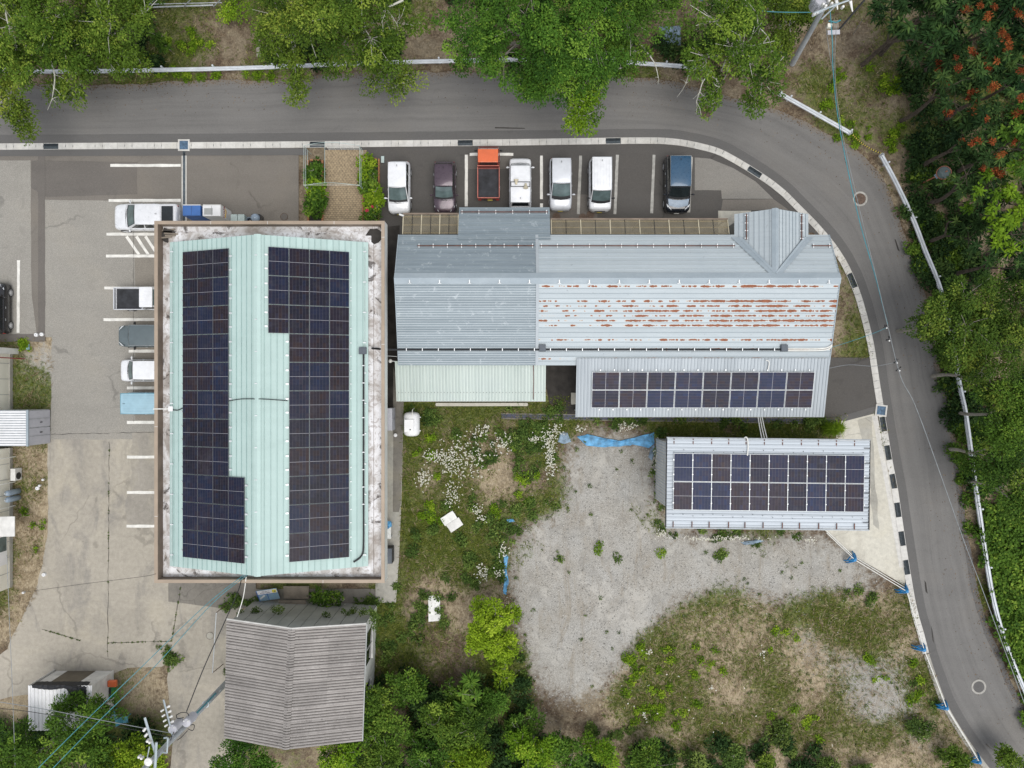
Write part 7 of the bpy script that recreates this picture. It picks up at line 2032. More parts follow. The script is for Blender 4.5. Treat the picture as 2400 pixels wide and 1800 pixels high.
# ------------------------------------------------------------------ leaves
MT['leaf_birch'] = leaf('birch_leaves', (.030, .068, .010), (.120, .205, .024), (.26, .34, .05), .25)
MT['leaf_oak'] = leaf('broad_leaves', (.024, .064, .010), (.088, .185, .022), (.20, .32, .04), .22)
MT['leaf_dark'] = leaf('dark_leaves', (.008, .024, .008), (.034, .076, .020), (.085, .145, .035), .18)
MT['leaf_bright'] = leaf('bright_leaves', (.050, .115, .008), (.185, .315, .018), (.34, .46, .04), .28)
MT['leaf_lime'] = leaf('lime_leaves', (.085, .165, .010), (.27, .42, .022), (.44, .58, .06), .3)
MT['leaf_shrub'] = leaf('shrub_leaves', (.024, .064, .010), (.095, .195, .024), (.21, .33, .045), .22)
MT['leaf_red'] = leaf('russet_clusters', (.075, .020, .008), (.27, .068, .020), (.42, .135, .04), .15, .02)
MT['leaf_weed'] = leaf('weed_leaves', (.034, .068, .016), (.105, .170, .034), (.20, .27, .06), .2)
MT['blade'] = leaf('grass_blades', (.050, .085, .014), (.165, .205, .036), (.30, .30, .075), .2)
MT['straw'] = leaf('dry_straw', (.14, .10, .052), (.38, .30, .19), (.56, .47, .33), .1, .02)
MT['petal'] = leaf('white_petals', (.60, .58, .42), (.80, .79, .72), (.85, .84, .80), .2, .01)
MT['rose'] = leaf('rose_petals', (.45, .03, .06), (.70, .10, .14), (.75, .25, .28), .15, .01)

def rvec(n):
    v = rng.normal(size=(n, 3)); return v / np.linalg.norm(v, axis=1, keepdims=True)
def leaf_geo(C, A, Nn, L, Wd, fold=.18):
    """diamond leaves: centre, axis, normal, length, width arrays"""
    B = np.cross(Nn, A); B /= np.maximum(1e-6, np.linalg.norm(B, axis=1, keepdims=True))
    L = L[:, None]; Wd = Wd[:, None]
    base = C - A * L * .5; tip = C + A * L * .5 - Nn * L * .10
    l = C - A * L * .06 + B * Wd * .5 + Nn * Wd * fold; r = C - A * L * .06 - B * Wd * .5 + Nn * Wd * fold
    V = np.stack([base, r, tip, l], 1).reshape(-1, 3)
    Q = np.arange(len(V)).reshape(-1, 4)
    return V, Q
def leaves_obj(name, V, Q, tint, mat, parent=None, org=None):
    me = bpy.data.meshes.new(name)
    org = Vector(org) if org is not None else Vector((0, 0, 0))
    quad_mesh(me, V - np.array(org), Q)
    a = me.attributes.new('tint', 'FLOAT', 'FACE'); a.data.foreach_set('value', np.clip(tint, 0, 1).astype(np.float32))
    me.materials.append(MT[mat])
    o = bpy.data.objects.new(name, me); COL.objects.link(o)
    if parent is not None: o.parent = parent; o.location = org - wpos(parent)
    else: o.location = org
    ORG[o.name] = org
    return o
def crown_leaves(lobes, dens, L0, W0, clump=.42, style='leaf', flat=.72, sparse=0.0):
    """lobes: list of (centre, radius). Each lobe carries boughs, each bough a flattened spray of leaves, with gaps between."""
    Cs = []; As = []; Ns = []; Ts = []; tips = []
    for c, r in lobes:
        c = np.array(c)
        nb_ = max(3, int(4.8 * (r / (clump * 1.9)) ** 2) + 3)
        d = rvec(nb_); d[:, 2] = np.where(rng.random(nb_) < .74, np.abs(d[:, 2]), d[:, 2])
        lump = .72 + .50 * vnoise(d[:, 0] * 1.9 + c[0], d[:, 1] * 1.9 + c[1] + d[:, 2] * 1.3, 5)
        rad = r * lump * (.30 + .78 * rng.random(nb_) ** .6)
        bc = c + d * rad[:, None] * np.array([1, 1, flat])
        rb = clump * (.55 + .95 * rng.random(nb_) ** 1.3)
        bt = rng.normal(.47, .23, nb_) + .16 * d[:, 2]
        for i in range(nb_):
            m_ = max(8, int(dens * rb[i] ** 2 * 3.2 * (1 - sparse)))
            if style == 'frond': m_ = max(9, int(m_ * .30))
            if style == 'frond':
                a_ = rng.random() * 6.28 + np.arange(m_) * (6.28 / min(m_, 11)) + rng.normal(size=m_) * .25
                ring = np.floor(np.arange(m_) / 11)
                dr = np.stack([np.cos(a_), np.sin(a_), -.12 + .28 * rng.normal(size=m_)], 1)
                off = dr * ((.45 + .25 * rng.random(m_)) * rb[i] * np.maximum(.15, 1 - .22 * ring))[:, None]; off[:, 2] += .04 * np.minimum(ring, 4)
                ax = dr
            else:
                q = rng.random(m_) ** .55; a_ = rng.random(m_) * 6.283
                el = 1 + .5 * np.cos(a_ - rng.random() * 6.28) ** 2
                off = np.stack([np.cos(a_) * q * el, np.sin(a_) * q * el, rng.normal(size=m_) * .22 - .28 * q], 1) * rb[i]
                off += d[i] * (rng.random(m_) - .3)[:, None] * rb[i] * .35
                ax = off / rb[i] + rng.normal(size=off.shape) * .45 + d[i] * .25
            ax = ax / np.maximum(1e-6, np.linalg.norm(ax, axis=1, keepdims=True))
            nn = rng.normal(size=off.shape) * .5 + np.array([0, 0, 1.0]) + d[i] * .25
            nn = nn - ax * (nn * ax).sum(1, keepdims=True); nn /= np.maximum(1e-6, np.linalg.norm(nn, axis=1, keepdims=True))
            Cs.append(bc[i] + off); As.append(ax); Ns.append(nn); Ts.append(bt[i] + rng.normal(size=m_) * .15)
        tips.append((bc, c))
    C = np.concatenate(Cs); A = np.concatenate(As); Nn = np.concatenate(Ns); T = np.concatenate(Ts)
    k = len(C)
    V, Q = leaf_geo(C, A, Nn, L0 * (.7 + .6 * rng.random(k)), W0 * (.7 + .6 * rng.random(k)))
    return V, Q, T, tips
NLEAF = [0]
def tree(name, label, lobes, mat, cat='tree', base=None, dens=235, L0=.155, W0=.085, clump=.46, style='leaf', bark='bark', trunk=.13, group=None, twigs=6, red=0, sparse=0.0, flat=.72, twig_r=.016, low=0.0, base_w=None):
    lw = [(P(x, y, z), r) for x, y, z, r in lobes]
    cen = sum((c for c, r in lw), Vector((0, 0, 0))) / len(lw)
    bs = P(*base) if base else Vector((cen.x, cen.y, 0))
    bs.z = low
    t = thing(name, bs, label, cat, group)
    b = MB()
    hub = bs.lerp(Vector((cen.x, cen.y, cen.z)), .55); hub.z = cen.z * .55
    b.tube(smooth_path([bs - Vector((0, 0, .15)), bs.lerp(hub, .5) + Vector((random.uniform(-.2, .2), random.uniform(-.2, .2), 0)), hub], 3), [trunk * (1 - .4 * i / 6) for i in range(7)], 8)
    V, Q, T, tips = crown_leaves(lw, dens, L0, W0, clump, style, flat, sparse)
    b2 = MB()
    for (c, r), (cc, c0) in zip(lw, tips):
        mid = hub.lerp(c, .5) + Vector((random.uniform(-.3, .3), random.uniform(-.3, .3), random.uniform(0, .4)))
        b2.tube(smooth_path([hub, mid, c], 3), [trunk * .5 * (1 - .7 * i / 6) for i in range(7)], 5, False)
        ids = rng.choice(len(cc), min(twigs, len(cc)), replace=False)
        for i in ids:
            e = Vector(cc[i]); m2 = c.lerp(e, .5) + Vector((random.uniform(-.15, .15), random.uniform(-.15, .15), random.uniform(-.05, .2)))
            b2.tube([c, m2, c.lerp(e, 1.08) + Vector((0, 0, .05))], [trunk * .16 + .006, twig_r, twig_r * .5], 4, False)
    b.build('trunk', MT[bark], t)
    b2.build('branches', MT[bark], t)
    leaves_obj('crown', V, Q, T, mat, t, wpos(t))
    NLEAF[0] += len(Q)
    if red:
        rl = []
        for c, r in lw:
            for k in range(int(red * 1.2 * r * r) + 1):
                d = rvec(1)[0]; d[2] = abs(d[2]) * .9 + .25; d /= np.linalg.norm(d)
                rl.append((Vector(np.array(c) + d * r * .98 * np.array([1, 1, flat])), random.uniform(.07, .17)))
        V, Q, T, _ = crown_leaves(rl, 420, .14, .05, .15, 'leaf', .8)
        stuff(leaves_obj('seed_clusters', V, Q, T, 'leaf_red', t, wpos(t)))
    return t
GT = 'trees beyond the road'
tree('birch_tree', 'birch at the top left corner with branches hanging over the road', [(40, 60, 7, 2.4), (130, 40, 7.5, 2.2), (60, 150, 5.5, 1.7), (160, 110, 6, 1.7), (-40, 120, 6, 2.0), (30, -40, 7, 2.4)], 'leaf_birch', base=(60, 80), bark='bark_pale', group=GT, twigs=9)
tree('birch_tree', 'drooping birch limb foliage reaching down to the gutter at the left edge', [(20, 225, 4.6, 1.1), (45, 275, 4.2, .65), (-30, 240, 4.5, 1.4), (15, 185, 4.8, 1.0), (58, 305, 3.8, .38)], 'leaf_birch', base=(-20, 150), bark='bark_pale', group=GT, sparse=.15)
tree('birch_tree', 'birch with thin pale twigs hanging over the asphalt left of the brown slope', [(260, 60, 6.5, 2.0), (340, 30, 6, 1.4), (245, 125, 5, 1.4), (310, 130, 4.5, .9), (190, 160, 4.6, .9), (145, 205, 4, .85), (180, 225, 3.8, .55), (220, -30, 6.5, 2.0)], 'leaf_birch', base=(250, 90), bark='bark_pale', group=GT, twigs=9, sparse=.1)
tree('birch_tree', 'birch right of the brown slope with one low spray over the road', [(660, 40, 6, 1.8), (725, 65, 6.5, 1.7), (645, 105, 5, 1.2), (690, 145, 4.5, .9), (698, 190, 4.2, .55), (706, 216, 4, .42), (690, -20, 6.5, 2.0)], 'leaf_birch', base=(680, 70), bark='bark_pale', group=GT, twigs=8)
tree('birch_tree', 'wide birch above the middle of the top guard rail', [(800, 40, 7, 2.2), (870, 90, 6, 1.7), (805, 110, 5.5, 1.4), (930, 55, 5.5, 1.3), (880, 130, 5, 1.0), (860, -20, 7, 2.2)], 'leaf_birch', base=(830, 70), bark='bark_pale', group=GT, twigs=9)
tree('birch_tree', 'thin yellowish twig spray over the road below the wide birch', [(935, 170, 4.2, .85), (955, 195, 3.9, .6), (925, 205, 3.8, .45), (872, 190, 4.0, .38)], 'leaf_birch', base=(905, 120), bark='bark_pale', group=GT, twigs=12, sparse=.45, trunk=.06)
tree('oak_tree', 'large dense tree at top centre leaning far over the road', [(1120, 60, 7, 2.3), (1180, 130, 6.5, 1.8), (1250, 50, 8, 2.5), (1310, 115, 7.5, 2.2), (1385, 60, 7.5, 2.2), (1290, 195, 6.5, 1.5), (1375, 175, 6.5, 1.3), (1235, 205, 5.8, .9), (1100, 125, 5.5, 1.2), (1260, -40, 8, 2.4)], 'leaf_oak', base=(1270, 70), dens=260, group=GT, trunk=.24)
tree('birch_tree', 'pointed yellow green bough hanging lowest over the middle of the road', [(1350, 235, 6.2, .95), (1358, 270, 5.8, .75), (1345, 292, 5.5, .42), (1375, 215, 6.3, .7)], 'leaf_bright', base=(1340, 130), bark='bark_pale', group=GT, dens=210, twigs=10, sparse=.2)
tree('oak_tree', 'tree right of top centre beside the dull blue tarp', [(1470, 40, 7, 2.0), (1480, 125, 5, 1.05), (1455, 160, 4.6, .65), (1510, -20, 7, 2.0), (1425, 115, 5.5, 1.0)], 'leaf_oak', base=(1480, 60), group=GT, bark='bark_pale', twigs=8)
tree('birch_tree', 'birch with bare white branches reaching over the dark manhole', [(1680, 50, 7, 2.0), (1740, 110, 6.5, 1.9), (1655, 135, 5.5, 1.4), (1785, 180, 5.5, 1.4), (1685, 205, 4.6, .8), (1765, 228, 4.2, .7), (1660, 245, 3.9, .4), (1720, -20, 7, 2.0)], 'leaf_oak', base=(1710, 90), bark='bark_pale', group=GT, twigs=14, sparse=.18, twig_r=.026)
tree('birch_tree', 'low tree left of the top right utility pole', [(1820, 120, 3.6, 1.1), (1850, 60, 4, 1.3), (1800, 20, 5, 1.6), (1880, 10, 4, 1.2)], 'leaf_birch', base=(1830, 60), bark='bark_pale', group=GT)
# bare white limbs
def limb(px, r, label):
    b = MB(); pts = [P(*q) for q in px]
    b.tube(smooth_path(pts, 4), [lerp(r, r * .3, i / (4 * (len(px) - 1))) for i in range(4 * (len(px) - 1) + 1)], 6)
    tw = MB()
    for i in range(1, len(pts)):
        for k in range(3):
            e = pts[i] + Vector((random.uniform(-.7, .7), random.uniform(-1.0, .3), random.uniform(-.3, .2))); tw.tube([pts[i], pts[i].lerp(e, .5) + Vector((.05, 0, .06)), e], [.018, .012, .006], 4, False)
    o = b.build('bare_branch', MT['bark_pale']); tag(o, label, 'branch', 'bare pale branches'); stuff(tw.build('twigs', MT['bark_pale'], o))
limb([(1496, 98, 4.8), (1518, 125, 4.6), (1535, 150, 4.3), (1543, 182, 3.9)], .06, 'bare white limb reaching to the road edge beside the blue tarp')
limb([(1662, 125, 5.2), (1640, 138, 5.0), (1620, 160, 4.6), (1608, 195, 4.2)], .06, 'bare white limb curving down left of the manhole birch')
limb([(1668, 165, 5.0), (1648, 190, 4.7), (1640, 215, 4.4), (1632, 238, 4.1)], .055, 'bare white limb ending just above the dark manhole')
limb([(1735, 8, 7.0), (1770, 25, 6.8), (1778, 60, 6.5), (1800, 85, 6.2)], .06, 'bare white limb under the teal cable at the top edge')
limb([(10, 10, 8.0), (20, 60, 7.4), (38, 100, 6.8), (30, 140, 6.2)], .05, 'bare white limb in the top left corner birch')
limb([(118, 140, 5.6), (128, 175, 5.0), (126, 205, 4.6), (122, 232, 4.2)], .05, 'bare grey limb in the hanging birch spray at upper left')
limb([(945, 0, 7.6), (905, 20, 7.2), (893, 36, 7.0)], .07, 'thick pale limb at the top edge in the wide birch')
GF = 'forest trees on the right'
F_ = [('dark sumac like tree at the top right edge', [(2130, 50, 6, 2.2), (2090, -10, 6, 2.0), (2180, 110, 5.5, 1.5)], 'leaf_dark', 0), ('dark tree crown right of the first forest tree at the top edge', [(2225, 30, 7, 2.2), (2200, -40, 7, 2.2)], 'leaf_dark', 0),
      ('tree with many russet clusters in the top right corner', [(2310, 80, 7.5, 2.2), (2385, 40, 8, 2.4), (2340, -20, 8, 2.2)], 'leaf_dark', 2.2), ('tree with russet clusters at the left edge of the forest', [(2265, 185, 6.5, 1.7), (2210, 170, 5.5, 1.0), (2235, 240, 5.5, 1.3)], 'leaf_dark', 2.0),
      ('tree with russet clusters at the right edge below the corner', [(2355, 200, 7, 2.1), (2420, 160, 7.5, 2.2)], 'leaf_dark', 1.6), ('dark sumac with a few russet clusters behind the traffic mirror', [(2310, 320, 6, 1.8), (2250, 330, 5, 1.0)], 'leaf_dark', 1.6),
      ('dark feathery tree with red tips at the right edge above the bright tree', [(2385, 350, 6.5, 2.0), (2430, 300, 7, 2)], 'leaf_oak', .7), ('fan leaved sumac right of the traffic mirror', [(2265, 410, 5.2, 1.4), (2310, 440, 5.4, 1.2)], 'leaf_dark', 1.2),
      ('bright green broad leaved tree at the right edge', [(2345, 490, 6, 1.9), (2400, 450, 6.2, 1.9), (2370, 550, 5.6, 1.4)], 'leaf_bright', 0), ('dark bush behind the upper curve of the right guard rail', [(2230, 520, 3.2, 1.2), (2270, 560, 3.6, 1.4)], 'leaf_dark', 0),
      ('dark tree below the bright broad leaved tree', [(2310, 600, 4.6, 1.6), (2390, 630, 5, 1.8)], 'leaf_dark', 0)]
for l, lob, m_, rd in F_:
    tree('forest_tree', l, lob, m_, dens=118, L0=.42 if m_ == 'leaf_dark' else .26, W0=.11 if m_ == 'leaf_dark' else .13, clump=.5, style='frond', bark='bark_dark', group=GF, red=rd, trunk=.16)
MT['leaf_side'] = leaf('roadside_leaves', (.020, .050, .008), (.080, .150, .020), (.19, .26, .04), .2)
G_ = [('yellow green tree overhanging the road at the right, nearest the cable clamps', [(2205, 735, 6, 1.4), (2255, 700, 6.2, 1.4), (2235, 810, 5.5, 1.4), (2180, 775, 5, .75), (2265, 770, 6.4, 1.2)], 'leaf_side'),
      ('green tree at the right edge behind the overhanging yellow green tree', [(2320, 720, 5.5, 1.7), (2390, 710, 6, 1.9), (2350, 810, 6, 1.9)], 'leaf_side'), ('tree covering the guard rail in the middle of the right side', [(2300, 870, 5, 1.3), (2245, 850, 4.5, .8), (2345, 920, 5.2, 1.4)], 'leaf_side'),
      ('tree at the right edge level with the solar shed', [(2385, 930, 5.5, 1.9), (2370, 1020, 5.5, 1.7)], 'leaf_oak'), ('thin tree overhanging the guard rail right of the solar shed', [(2335, 1035, 4.5, 1.0), (2278, 1085, 3.4, .4), (2340, 1085, 4.6, .9)], 'leaf_side'),
      ('tree at the right edge below the solar shed', [(2365, 1130, 5, 1.5), (2410, 1180, 5, 1.6)], 'leaf_side')]
for l, lob, m_ in G_:
    tree('roadside_tree', l, lob, m_, dens=235, bark='bark', group='trees along the right road edge', sparse=.08)
# bottom of the picture
GB = 'shrubs along the bottom edge'
tree('young_tree', 'bright yellow green young tree standing at the left edge of the gravel', [(1160, 1445, 3.2, .95), (1128, 1490, 3, .85), (1182, 1505, 2.8, .85), (1150, 1520, 2.6, .8), (1190, 1450, 2.8, .6), (1140, 1430, 3.2, .6)], 'leaf_lime', L0=.15, W0=.095, clump=.34, dens=420, group='bright young trees')
tree('young_tree', 'smaller bright green sapling just below the bright young tree', [(1185, 1560, 2.0, .5), (1180, 1590, 1.6, .4)], 'leaf_bright', L0=.16, W0=.10, clump=.34, group='bright young trees')
SH = [(960, 1605, 2.6, 1.0, 'shrub'), (872, 1640, 2.8, 1.1, 'shrub'), (905, 1720, 3.2, 1.3, 'shrub'), (1005, 1645, 2.0, .9, 'dark'), (1070, 1625, 1.8, .8, 'shrub'), (1015, 1700, 3, 1.3, 'shrub'), (1105, 1705, 2.8, 1.3, 'shrub'), (815, 1690, 3.6, 1.0, 'shrub'), (800, 1765, 3.6, 1.2, 'bright'),
      (900, 1795, 3.5, 1.4, 'birch'), (1005, 1785, 3.2, 1.3, 'shrub'), (1115, 1785, 3, 1.3, 'bright'), (1150, 1650, 2, .8, 'shrub'), (1215, 1705, 1.8, .85, 'shrub'), (1240, 1770, 2.6, 1.2, 'bright'), (1340, 1770, 2.6, 1.15, 'shrub'), (1405, 1765, 1.8, .8, 'bright'), (1510, 1765, 1.6, .8, 'shrub'), (1545, 1795, 2.2, .9, 'shrub'),
      (1630, 1790, .9, .6, 'weed'), (1720, 1775, .5, .5, 'weed'), (1840, 1725, .4, .5, 'weed'), (1790, 1800, .9, .6, 'birch'), (1930, 1800, .6, .5, 'weed'), (2150, 1715, .5, .6, 'weed'), (2260, 1790, 1.6, .7, 'birch'), (2370, 1790, 2.0, .7, 'birch'), (2020, 1808, .6, .5, 'weed'), (2350, 1770, 1.8, .4, 'birch')]
SH.sort()
info = []
for x, y, z, r, m_ in SH:
    kind_w = {'shrub': 'mid green', 'dark': 'dark green', 'bright': 'bright green', 'birch': 'olive green', 'weed': 'low weedy'}[m_]
    size_w = 'large' if r > 1.15 else ('medium' if r > .85 else 'small')
    if x < 1000: where = 'beside the old warehouse corner' if y < 1700 else 'below the old warehouse at the bottom edge'
    elif x < 1220: where = 'below the bright young tree' if y < 1720 else 'at the bottom edge below the young tree'
    elif x < 1600: where = 'at the bottom edge below the gravel tongue'
    elif x < 2050: where = 'at the bottom edge below the rough field'
    else: where = 'near the foot of the pipe barricade'
    info.append((size_w, kind_w, where))
for k, (x, y, z, r, m_) in enumerate(SH):
    n_ = info.count(info[k]); i_ = info[:k].count(info[k])
    order = '' if n_ == 1 else ('leftmost ' if i_ == 0 else ('rightmost ' if i_ == n_ - 1 else ['', 'second ', 'third ', 'fourth '][i_]))
    lob = [(x, y, z, r * .95)] + [(x + random.uniform(-.9, .9) * r * 38, y + random.uniform(-.8, .8) * r * 38, z * random.uniform(.75, 1.05), r * random.uniform(.5, .75)) for _ in range(3 if x < 1250 else 2)]
    tree('shrub', order + ' '.join(info[k][:2]) + ' shrub ' + info[k][2], lob, 'leaf_' + m_, cat='shrub', dens=235, L0=.165, W0=.085, clump=.36, group=GB, trunk=.05, twigs=4)
tree('pinnate_sapling', 'star shaped feathery sapling among the shrubs right of the old warehouse', [(1108, 1625, 2.8, .75), (1095, 1655, 2.6, .5)], 'leaf_shrub', cat='sapling', dens=108, L0=.55, W0=.13, clump=.6, style='frond', trunk=.05)
tree('shrub_tree', 'large green tree at the bottom left corner in front of the small shed', [(60, 1760, 4.5, 1.6), (140, 1725, 4.5, 1.5), (205, 1700, 4, 1.2), (200, 1785, 4.5, 1.6), (110, 1810, 4.8, 1.6), (10, 1800, 4.4, 1.5)], 'leaf_oak', dens=245, base=(140, 1720))
tree('shrub_tree', 'small tree right against the small white shed', [(240, 1650, 3.0, .75), (255, 1680, 3.0, .8), (150, 1665, 3.0, .6), (175, 1640, 2.9, .4)], 'leaf_oak', dens=245, base=(235, 1660))
tree('shrub_tree', 'bright green tree left of the lower left utility pole', [(300, 1770, 3.8, 1.2), (330, 1800, 3.6, 1.1), (270, 1810, 3.8, 1.1), (360, 1790, 3.2, .7)], 'leaf_bright', dens=245, base=(310, 1760))
tree('shrub_tree', 'round green tree at the bottom edge left of the old warehouse ridge', [(565, 1775, 3, 1.0), (615, 1790, 2.6, .9), (530, 1800, 3, .9), (575, 1740, 2.6, .55)], 'leaf_oak', dens=235, base=(570, 1760))
tree('shrub', 'dark green bushy shrub on the brown slope above the road', [(375, 90, 1.2, .6), (385, 110, 1.0, .4)], 'leaf_shrub', cat='shrub', style='frond', L0=.36, W0=.12, dens=115, trunk=.04)
tree('shrub', 'yellow green bush near the trestle at the top edge', [(530, 20, 1.0, .6), (550, 5, 1.2, .5)], 'leaf_bright', cat='shrub', trunk=.04)
for k, (x, y, l) in enumerate([(740, 410, 'leafy vine on the left planter of the brick path, upper clump'), (735, 450, 'leafy vine on the left planter of the brick path, middle clump spilling left'), (738, 478, 'leafy vine on the left planter of the brick path, lower clump'),
                               (865, 395, 'leafy vine on the right planter of the brick path, upper clump'), (868, 430, 'leafy vine on the right planter of the brick path, middle clump'), (872, 460, 'leafy vine on the right planter of the brick path, lower clump')]):
    tree('vine', l, [(x, y, .9, .55), (x + random.uniform(-12, 12), y + 14, .7, .45), (x + random.uniform(-14, 14), y - 14, 1.1, .4)], 'leaf_bright' if k % 2 else 'leaf_oak', cat='vine', L0=.17, W0=.13, clump=.28, dens=210, trunk=.03, group='vines over the brick path', twigs=3)
rs2 = tree('rose_bush', 'rose bush with pink flowers at the foot of the right planter', [(872, 500, .8, .45), (862, 512, .6, .35), (880, 488, .8, .3)], 'leaf_oak', cat='rose bush', L0=.13, W0=.09, clump=.25, trunk=.03)
V, Q, T, _ = crown_leaves([(P(x, y, 1.15), .07) for x, y in ((862, 493), (858, 495), (872, 484))], 1600, .07, .05, .05)
leaves_obj('blossom', V, Q, T, 'rose', rs2, wpos(rs2))
tree('shrub', 'round dark green bush between hall and old warehouse', [(752, 1402, .7, .65), (785, 1410, .6, .5), (730, 1400, .5, .45), (762, 1420, .6, .5)], 'leaf_oak', cat='shrub', L0=.15, W0=.11, clump=.26, dens=172, trunk=.03)
tree('grass_clump', 'bright green grass clump at the right end of the lean-to drain', [(1957, 1000, .5, .45)], 'leaf_bright', cat='grass clump', style='frond', L0=.8, W0=.035, clump=.55, dens=700, trunk=.02, twigs=2)

# ------------------------------------------------------------------ ground cover that nobody could count
def bil_zone(px, py): return zones(px, py)
PAVED = [[(-120, 347), (2060, 300), (2060, 360), (1905, 520), (1720, 545), (1720, 900), (880, 900), (880, 560), (700, 560), (560, 700), (560, 1380), (930, 1380), (925, 1410), (560, 1440), (540, 1800), (360, 1800), (395, 1600), (250, 1700), (-60, 1700), (15, 1520), (95, 1370), (112, 1012), (122, 800), (-120, 800)],
         [(900, 850), (946, 945), (941, 1180), (934, 1330), (928, 1412), (880, 1412)], [(1975, 985), (2055, 965), (2140, 1370), (1990, 1296), (1930, 1235), (1965, 1020)], [(1330, 840), (1945, 840), (2055, 840), (2060, 960), (1940, 980), (1330, 975)], [(925, 840), (1290, 840), (1290, 945), (925, 945)]]
RD = [(1200 + p[0] * FPX / CAMH, 900 - p[1] * FPX / CAMH) for p in road_pts]
def free(px, py, shedgap=True):
    k = np.ones(px.shape, bool)
    for pl in PAVED: k &= ~inpoly(px, py, pl)
    k &= ~inpoly(px, py, RD)
    return k
def scatter(n, box, fn):
    px = rng.uniform(box[0], box[2], n); py = rng.uniform(box[1], box[3], n)
    w = fn(px, py); k = (rng.random(n) < w) & free(px, py)
    return px[k], py[k]
def to_w(px, py, z=0): return np.stack([(px - 1200) * CAMH / FPX, (900 - py) * CAMH / FPX, np.full(px.shape, z)], 1)
def blades(C, per, L0, W0, lean, mat, name, label, tilt_field=None):
    n = len(C); C = np.repeat(C, per, 0); m_ = len(C)
    a_ = rng.random(m_) * 6.283
    if tilt_field is not None: a_ = tilt_field(C) + rng.normal(size=m_) * .5
    L = L0 * (.5 + rng.random(m_)); zz = lean + .3 * rng.random(m_)
    ax = np.stack([np.cos(a_), np.sin(a_), zz], 1); ax /= np.linalg.norm(ax, axis=1, keepdims=True)
    C = C + np.stack([rng.normal(size=m_) * .05, rng.normal(size=m_) * .05, np.zeros(m_)], 1)
    nn = np.tile([0, 0, 1.0], (m_, 1)) + rng.normal(size=(m_, 3)) * .3; nn -= ax * (nn * ax).sum(1, keepdims=True); nn /= np.linalg.norm(nn, axis=1, keepdims=True)
    V, Q = leaf_geo(C + ax * L[:, None] * .5, ax, nn, L, W0 * (.6 + .8 * rng.random(m_)), .05)
    t = np.repeat(rng.normal(.45, .2, n), per) + rng.normal(size=m_) * .15
    o = leaves_obj(name, V, Q, t, mat); stuff(o); o['label'] = label; o['category'] = 'grass'; NLEAF[0] += len(Q)
    return o
BOXES = [(-40, 0, 2440, 220), (1900, 200, 2440, 1800), (860, 930, 2340, 1830), (-40, 780, 140, 1520)]
pxs = []; pys = []
for bx_, n in zip(BOXES, (26000, 26000, 90000, 7000)):
    a, c = scatter(n, bx_, lambda x, y: (zones(x, y)[0] * 1.2 - .18) * (1 - .6 * zones(x, y)[2])); pxs.append(a); pys.append(c)
gx, gy = np.concatenate(pxs), np.concatenate(pys)
blades(to_w(gx, gy, -.03), 4, .20, .034, .55, 'blade', 'grass_tufts', 'short green grass tufts over the yard and verges')
pxs = []; pys = []
for bx_, n in zip(BOXES, (20000, 16000, 52000, 8000)):
    a, c = scatter(n, bx_, lambda x, y: (zones(x, y)[1] * .9 - .15) * (1 - .9 * zones(x, y)[2])); pxs.append(a); pys.append(c)
dx, dy = np.concatenate(pxs), np.concatenate(pys)
blades(to_w(dx, dy, 0), 2, .34, .022, .16, 'straw', 'dry_straw', 'tan dry straw lying in swirls over the yard', lambda C: fbm(C[:, 0], C[:, 1], .45, 91) * 14)
# weeds: broad leaved clumps
def weeds(lst, mat, name, label, L0=.16, W0=.09, dens=190, clump=.22, flat=.4, style='leaf'):
    V, Q, T, _ = crown_leaves([(P(x, y, z), r) for x, y, z, r in lst], dens, L0, W0, clump, style, flat)
    o = leaves_obj(name, V, Q, T, mat); stuff(o); o['label'] = label; o['category'] = 'weeds'; NLEAF[0] += len(Q); return o
def spread(px0, py0, px1, py1, n, rmin, rmax, z=.15, poly=None):
    out = []
    while len(out) < n:
        x, y = random.uniform(px0, px1), random.uniform(py0, py1)
        if poly and not inpoly(np.array([x]), np.array([y]), poly)[0]: continue
        if not free(np.array([x]), np.array([y]))[0]: continue
        out.append((x, y, z * random.uniform(.6, 1.5), random.uniform(rmin, rmax)))
    return out
W1 = []
for cx, cy, rx, ry, n in [(1175, 1030, 90, 28, 16), (1250, 1040, 40, 60, 12), (1120, 1060, 60, 30, 8), (1150, 1215, 50, 40, 10), (1160, 1280, 50, 70, 14), (1100, 1290, 40, 60, 8), (1260, 1185, 60, 20, 7), (1200, 1090, 50, 60, 7), (1420, 965, 170, 26, 24), (1660, 970, 250, 22, 22), (1880, 1000, 60, 20, 8), (1545, 1120, 16, 110, 14), (1700, 1252, 180, 10, 20), (1560, 1240, 30, 24, 6),
                          (1765, 1292, 20, 14, 4), (1690, 1296, 16, 12, 3), (1030, 1440, 60, 80, 12), (900, 1500, 40, 90, 14), (920, 1430, 60, 40, 8), (1000, 1240, 50, 60, 8), (1000, 970, 60, 30, 6), (2010, 1395, 46, 22, 6), (1460, 1310, 16, 12, 2), (1330, 1300, 30, 14, 3), (1230, 1600, 40, 40, 6), (2150, 1650, 30, 40, 5), (1390, 1720, 60, 20, 6), (1700, 1770, 200, 20, 14), (2230, 1760, 40, 30, 5), (570, 1415, 60, 10, 8), (850, 1420, 40, 14, 6), (400, 1545, 12, 16, 4)]:
    for _ in range(n):
        W1.append((random.gauss(cx, rx * .6), random.gauss(cy, ry * .6), random.uniform(.05, .2), random.uniform(.12, .34)))
W1 = [(x, y, z * (.4 if zones(np.array([x]), np.array([y]))[2][0] > .4 else 1), r * (.5 if zones(np.array([x]), np.array([y]))[2][0] > .4 else 1)) for x, y, z, r in W1]
W1 = [w for w in W1 if zones(np.array([w[0]]), np.array([w[1]]))[2][0] < .4 or random.random() < .45]
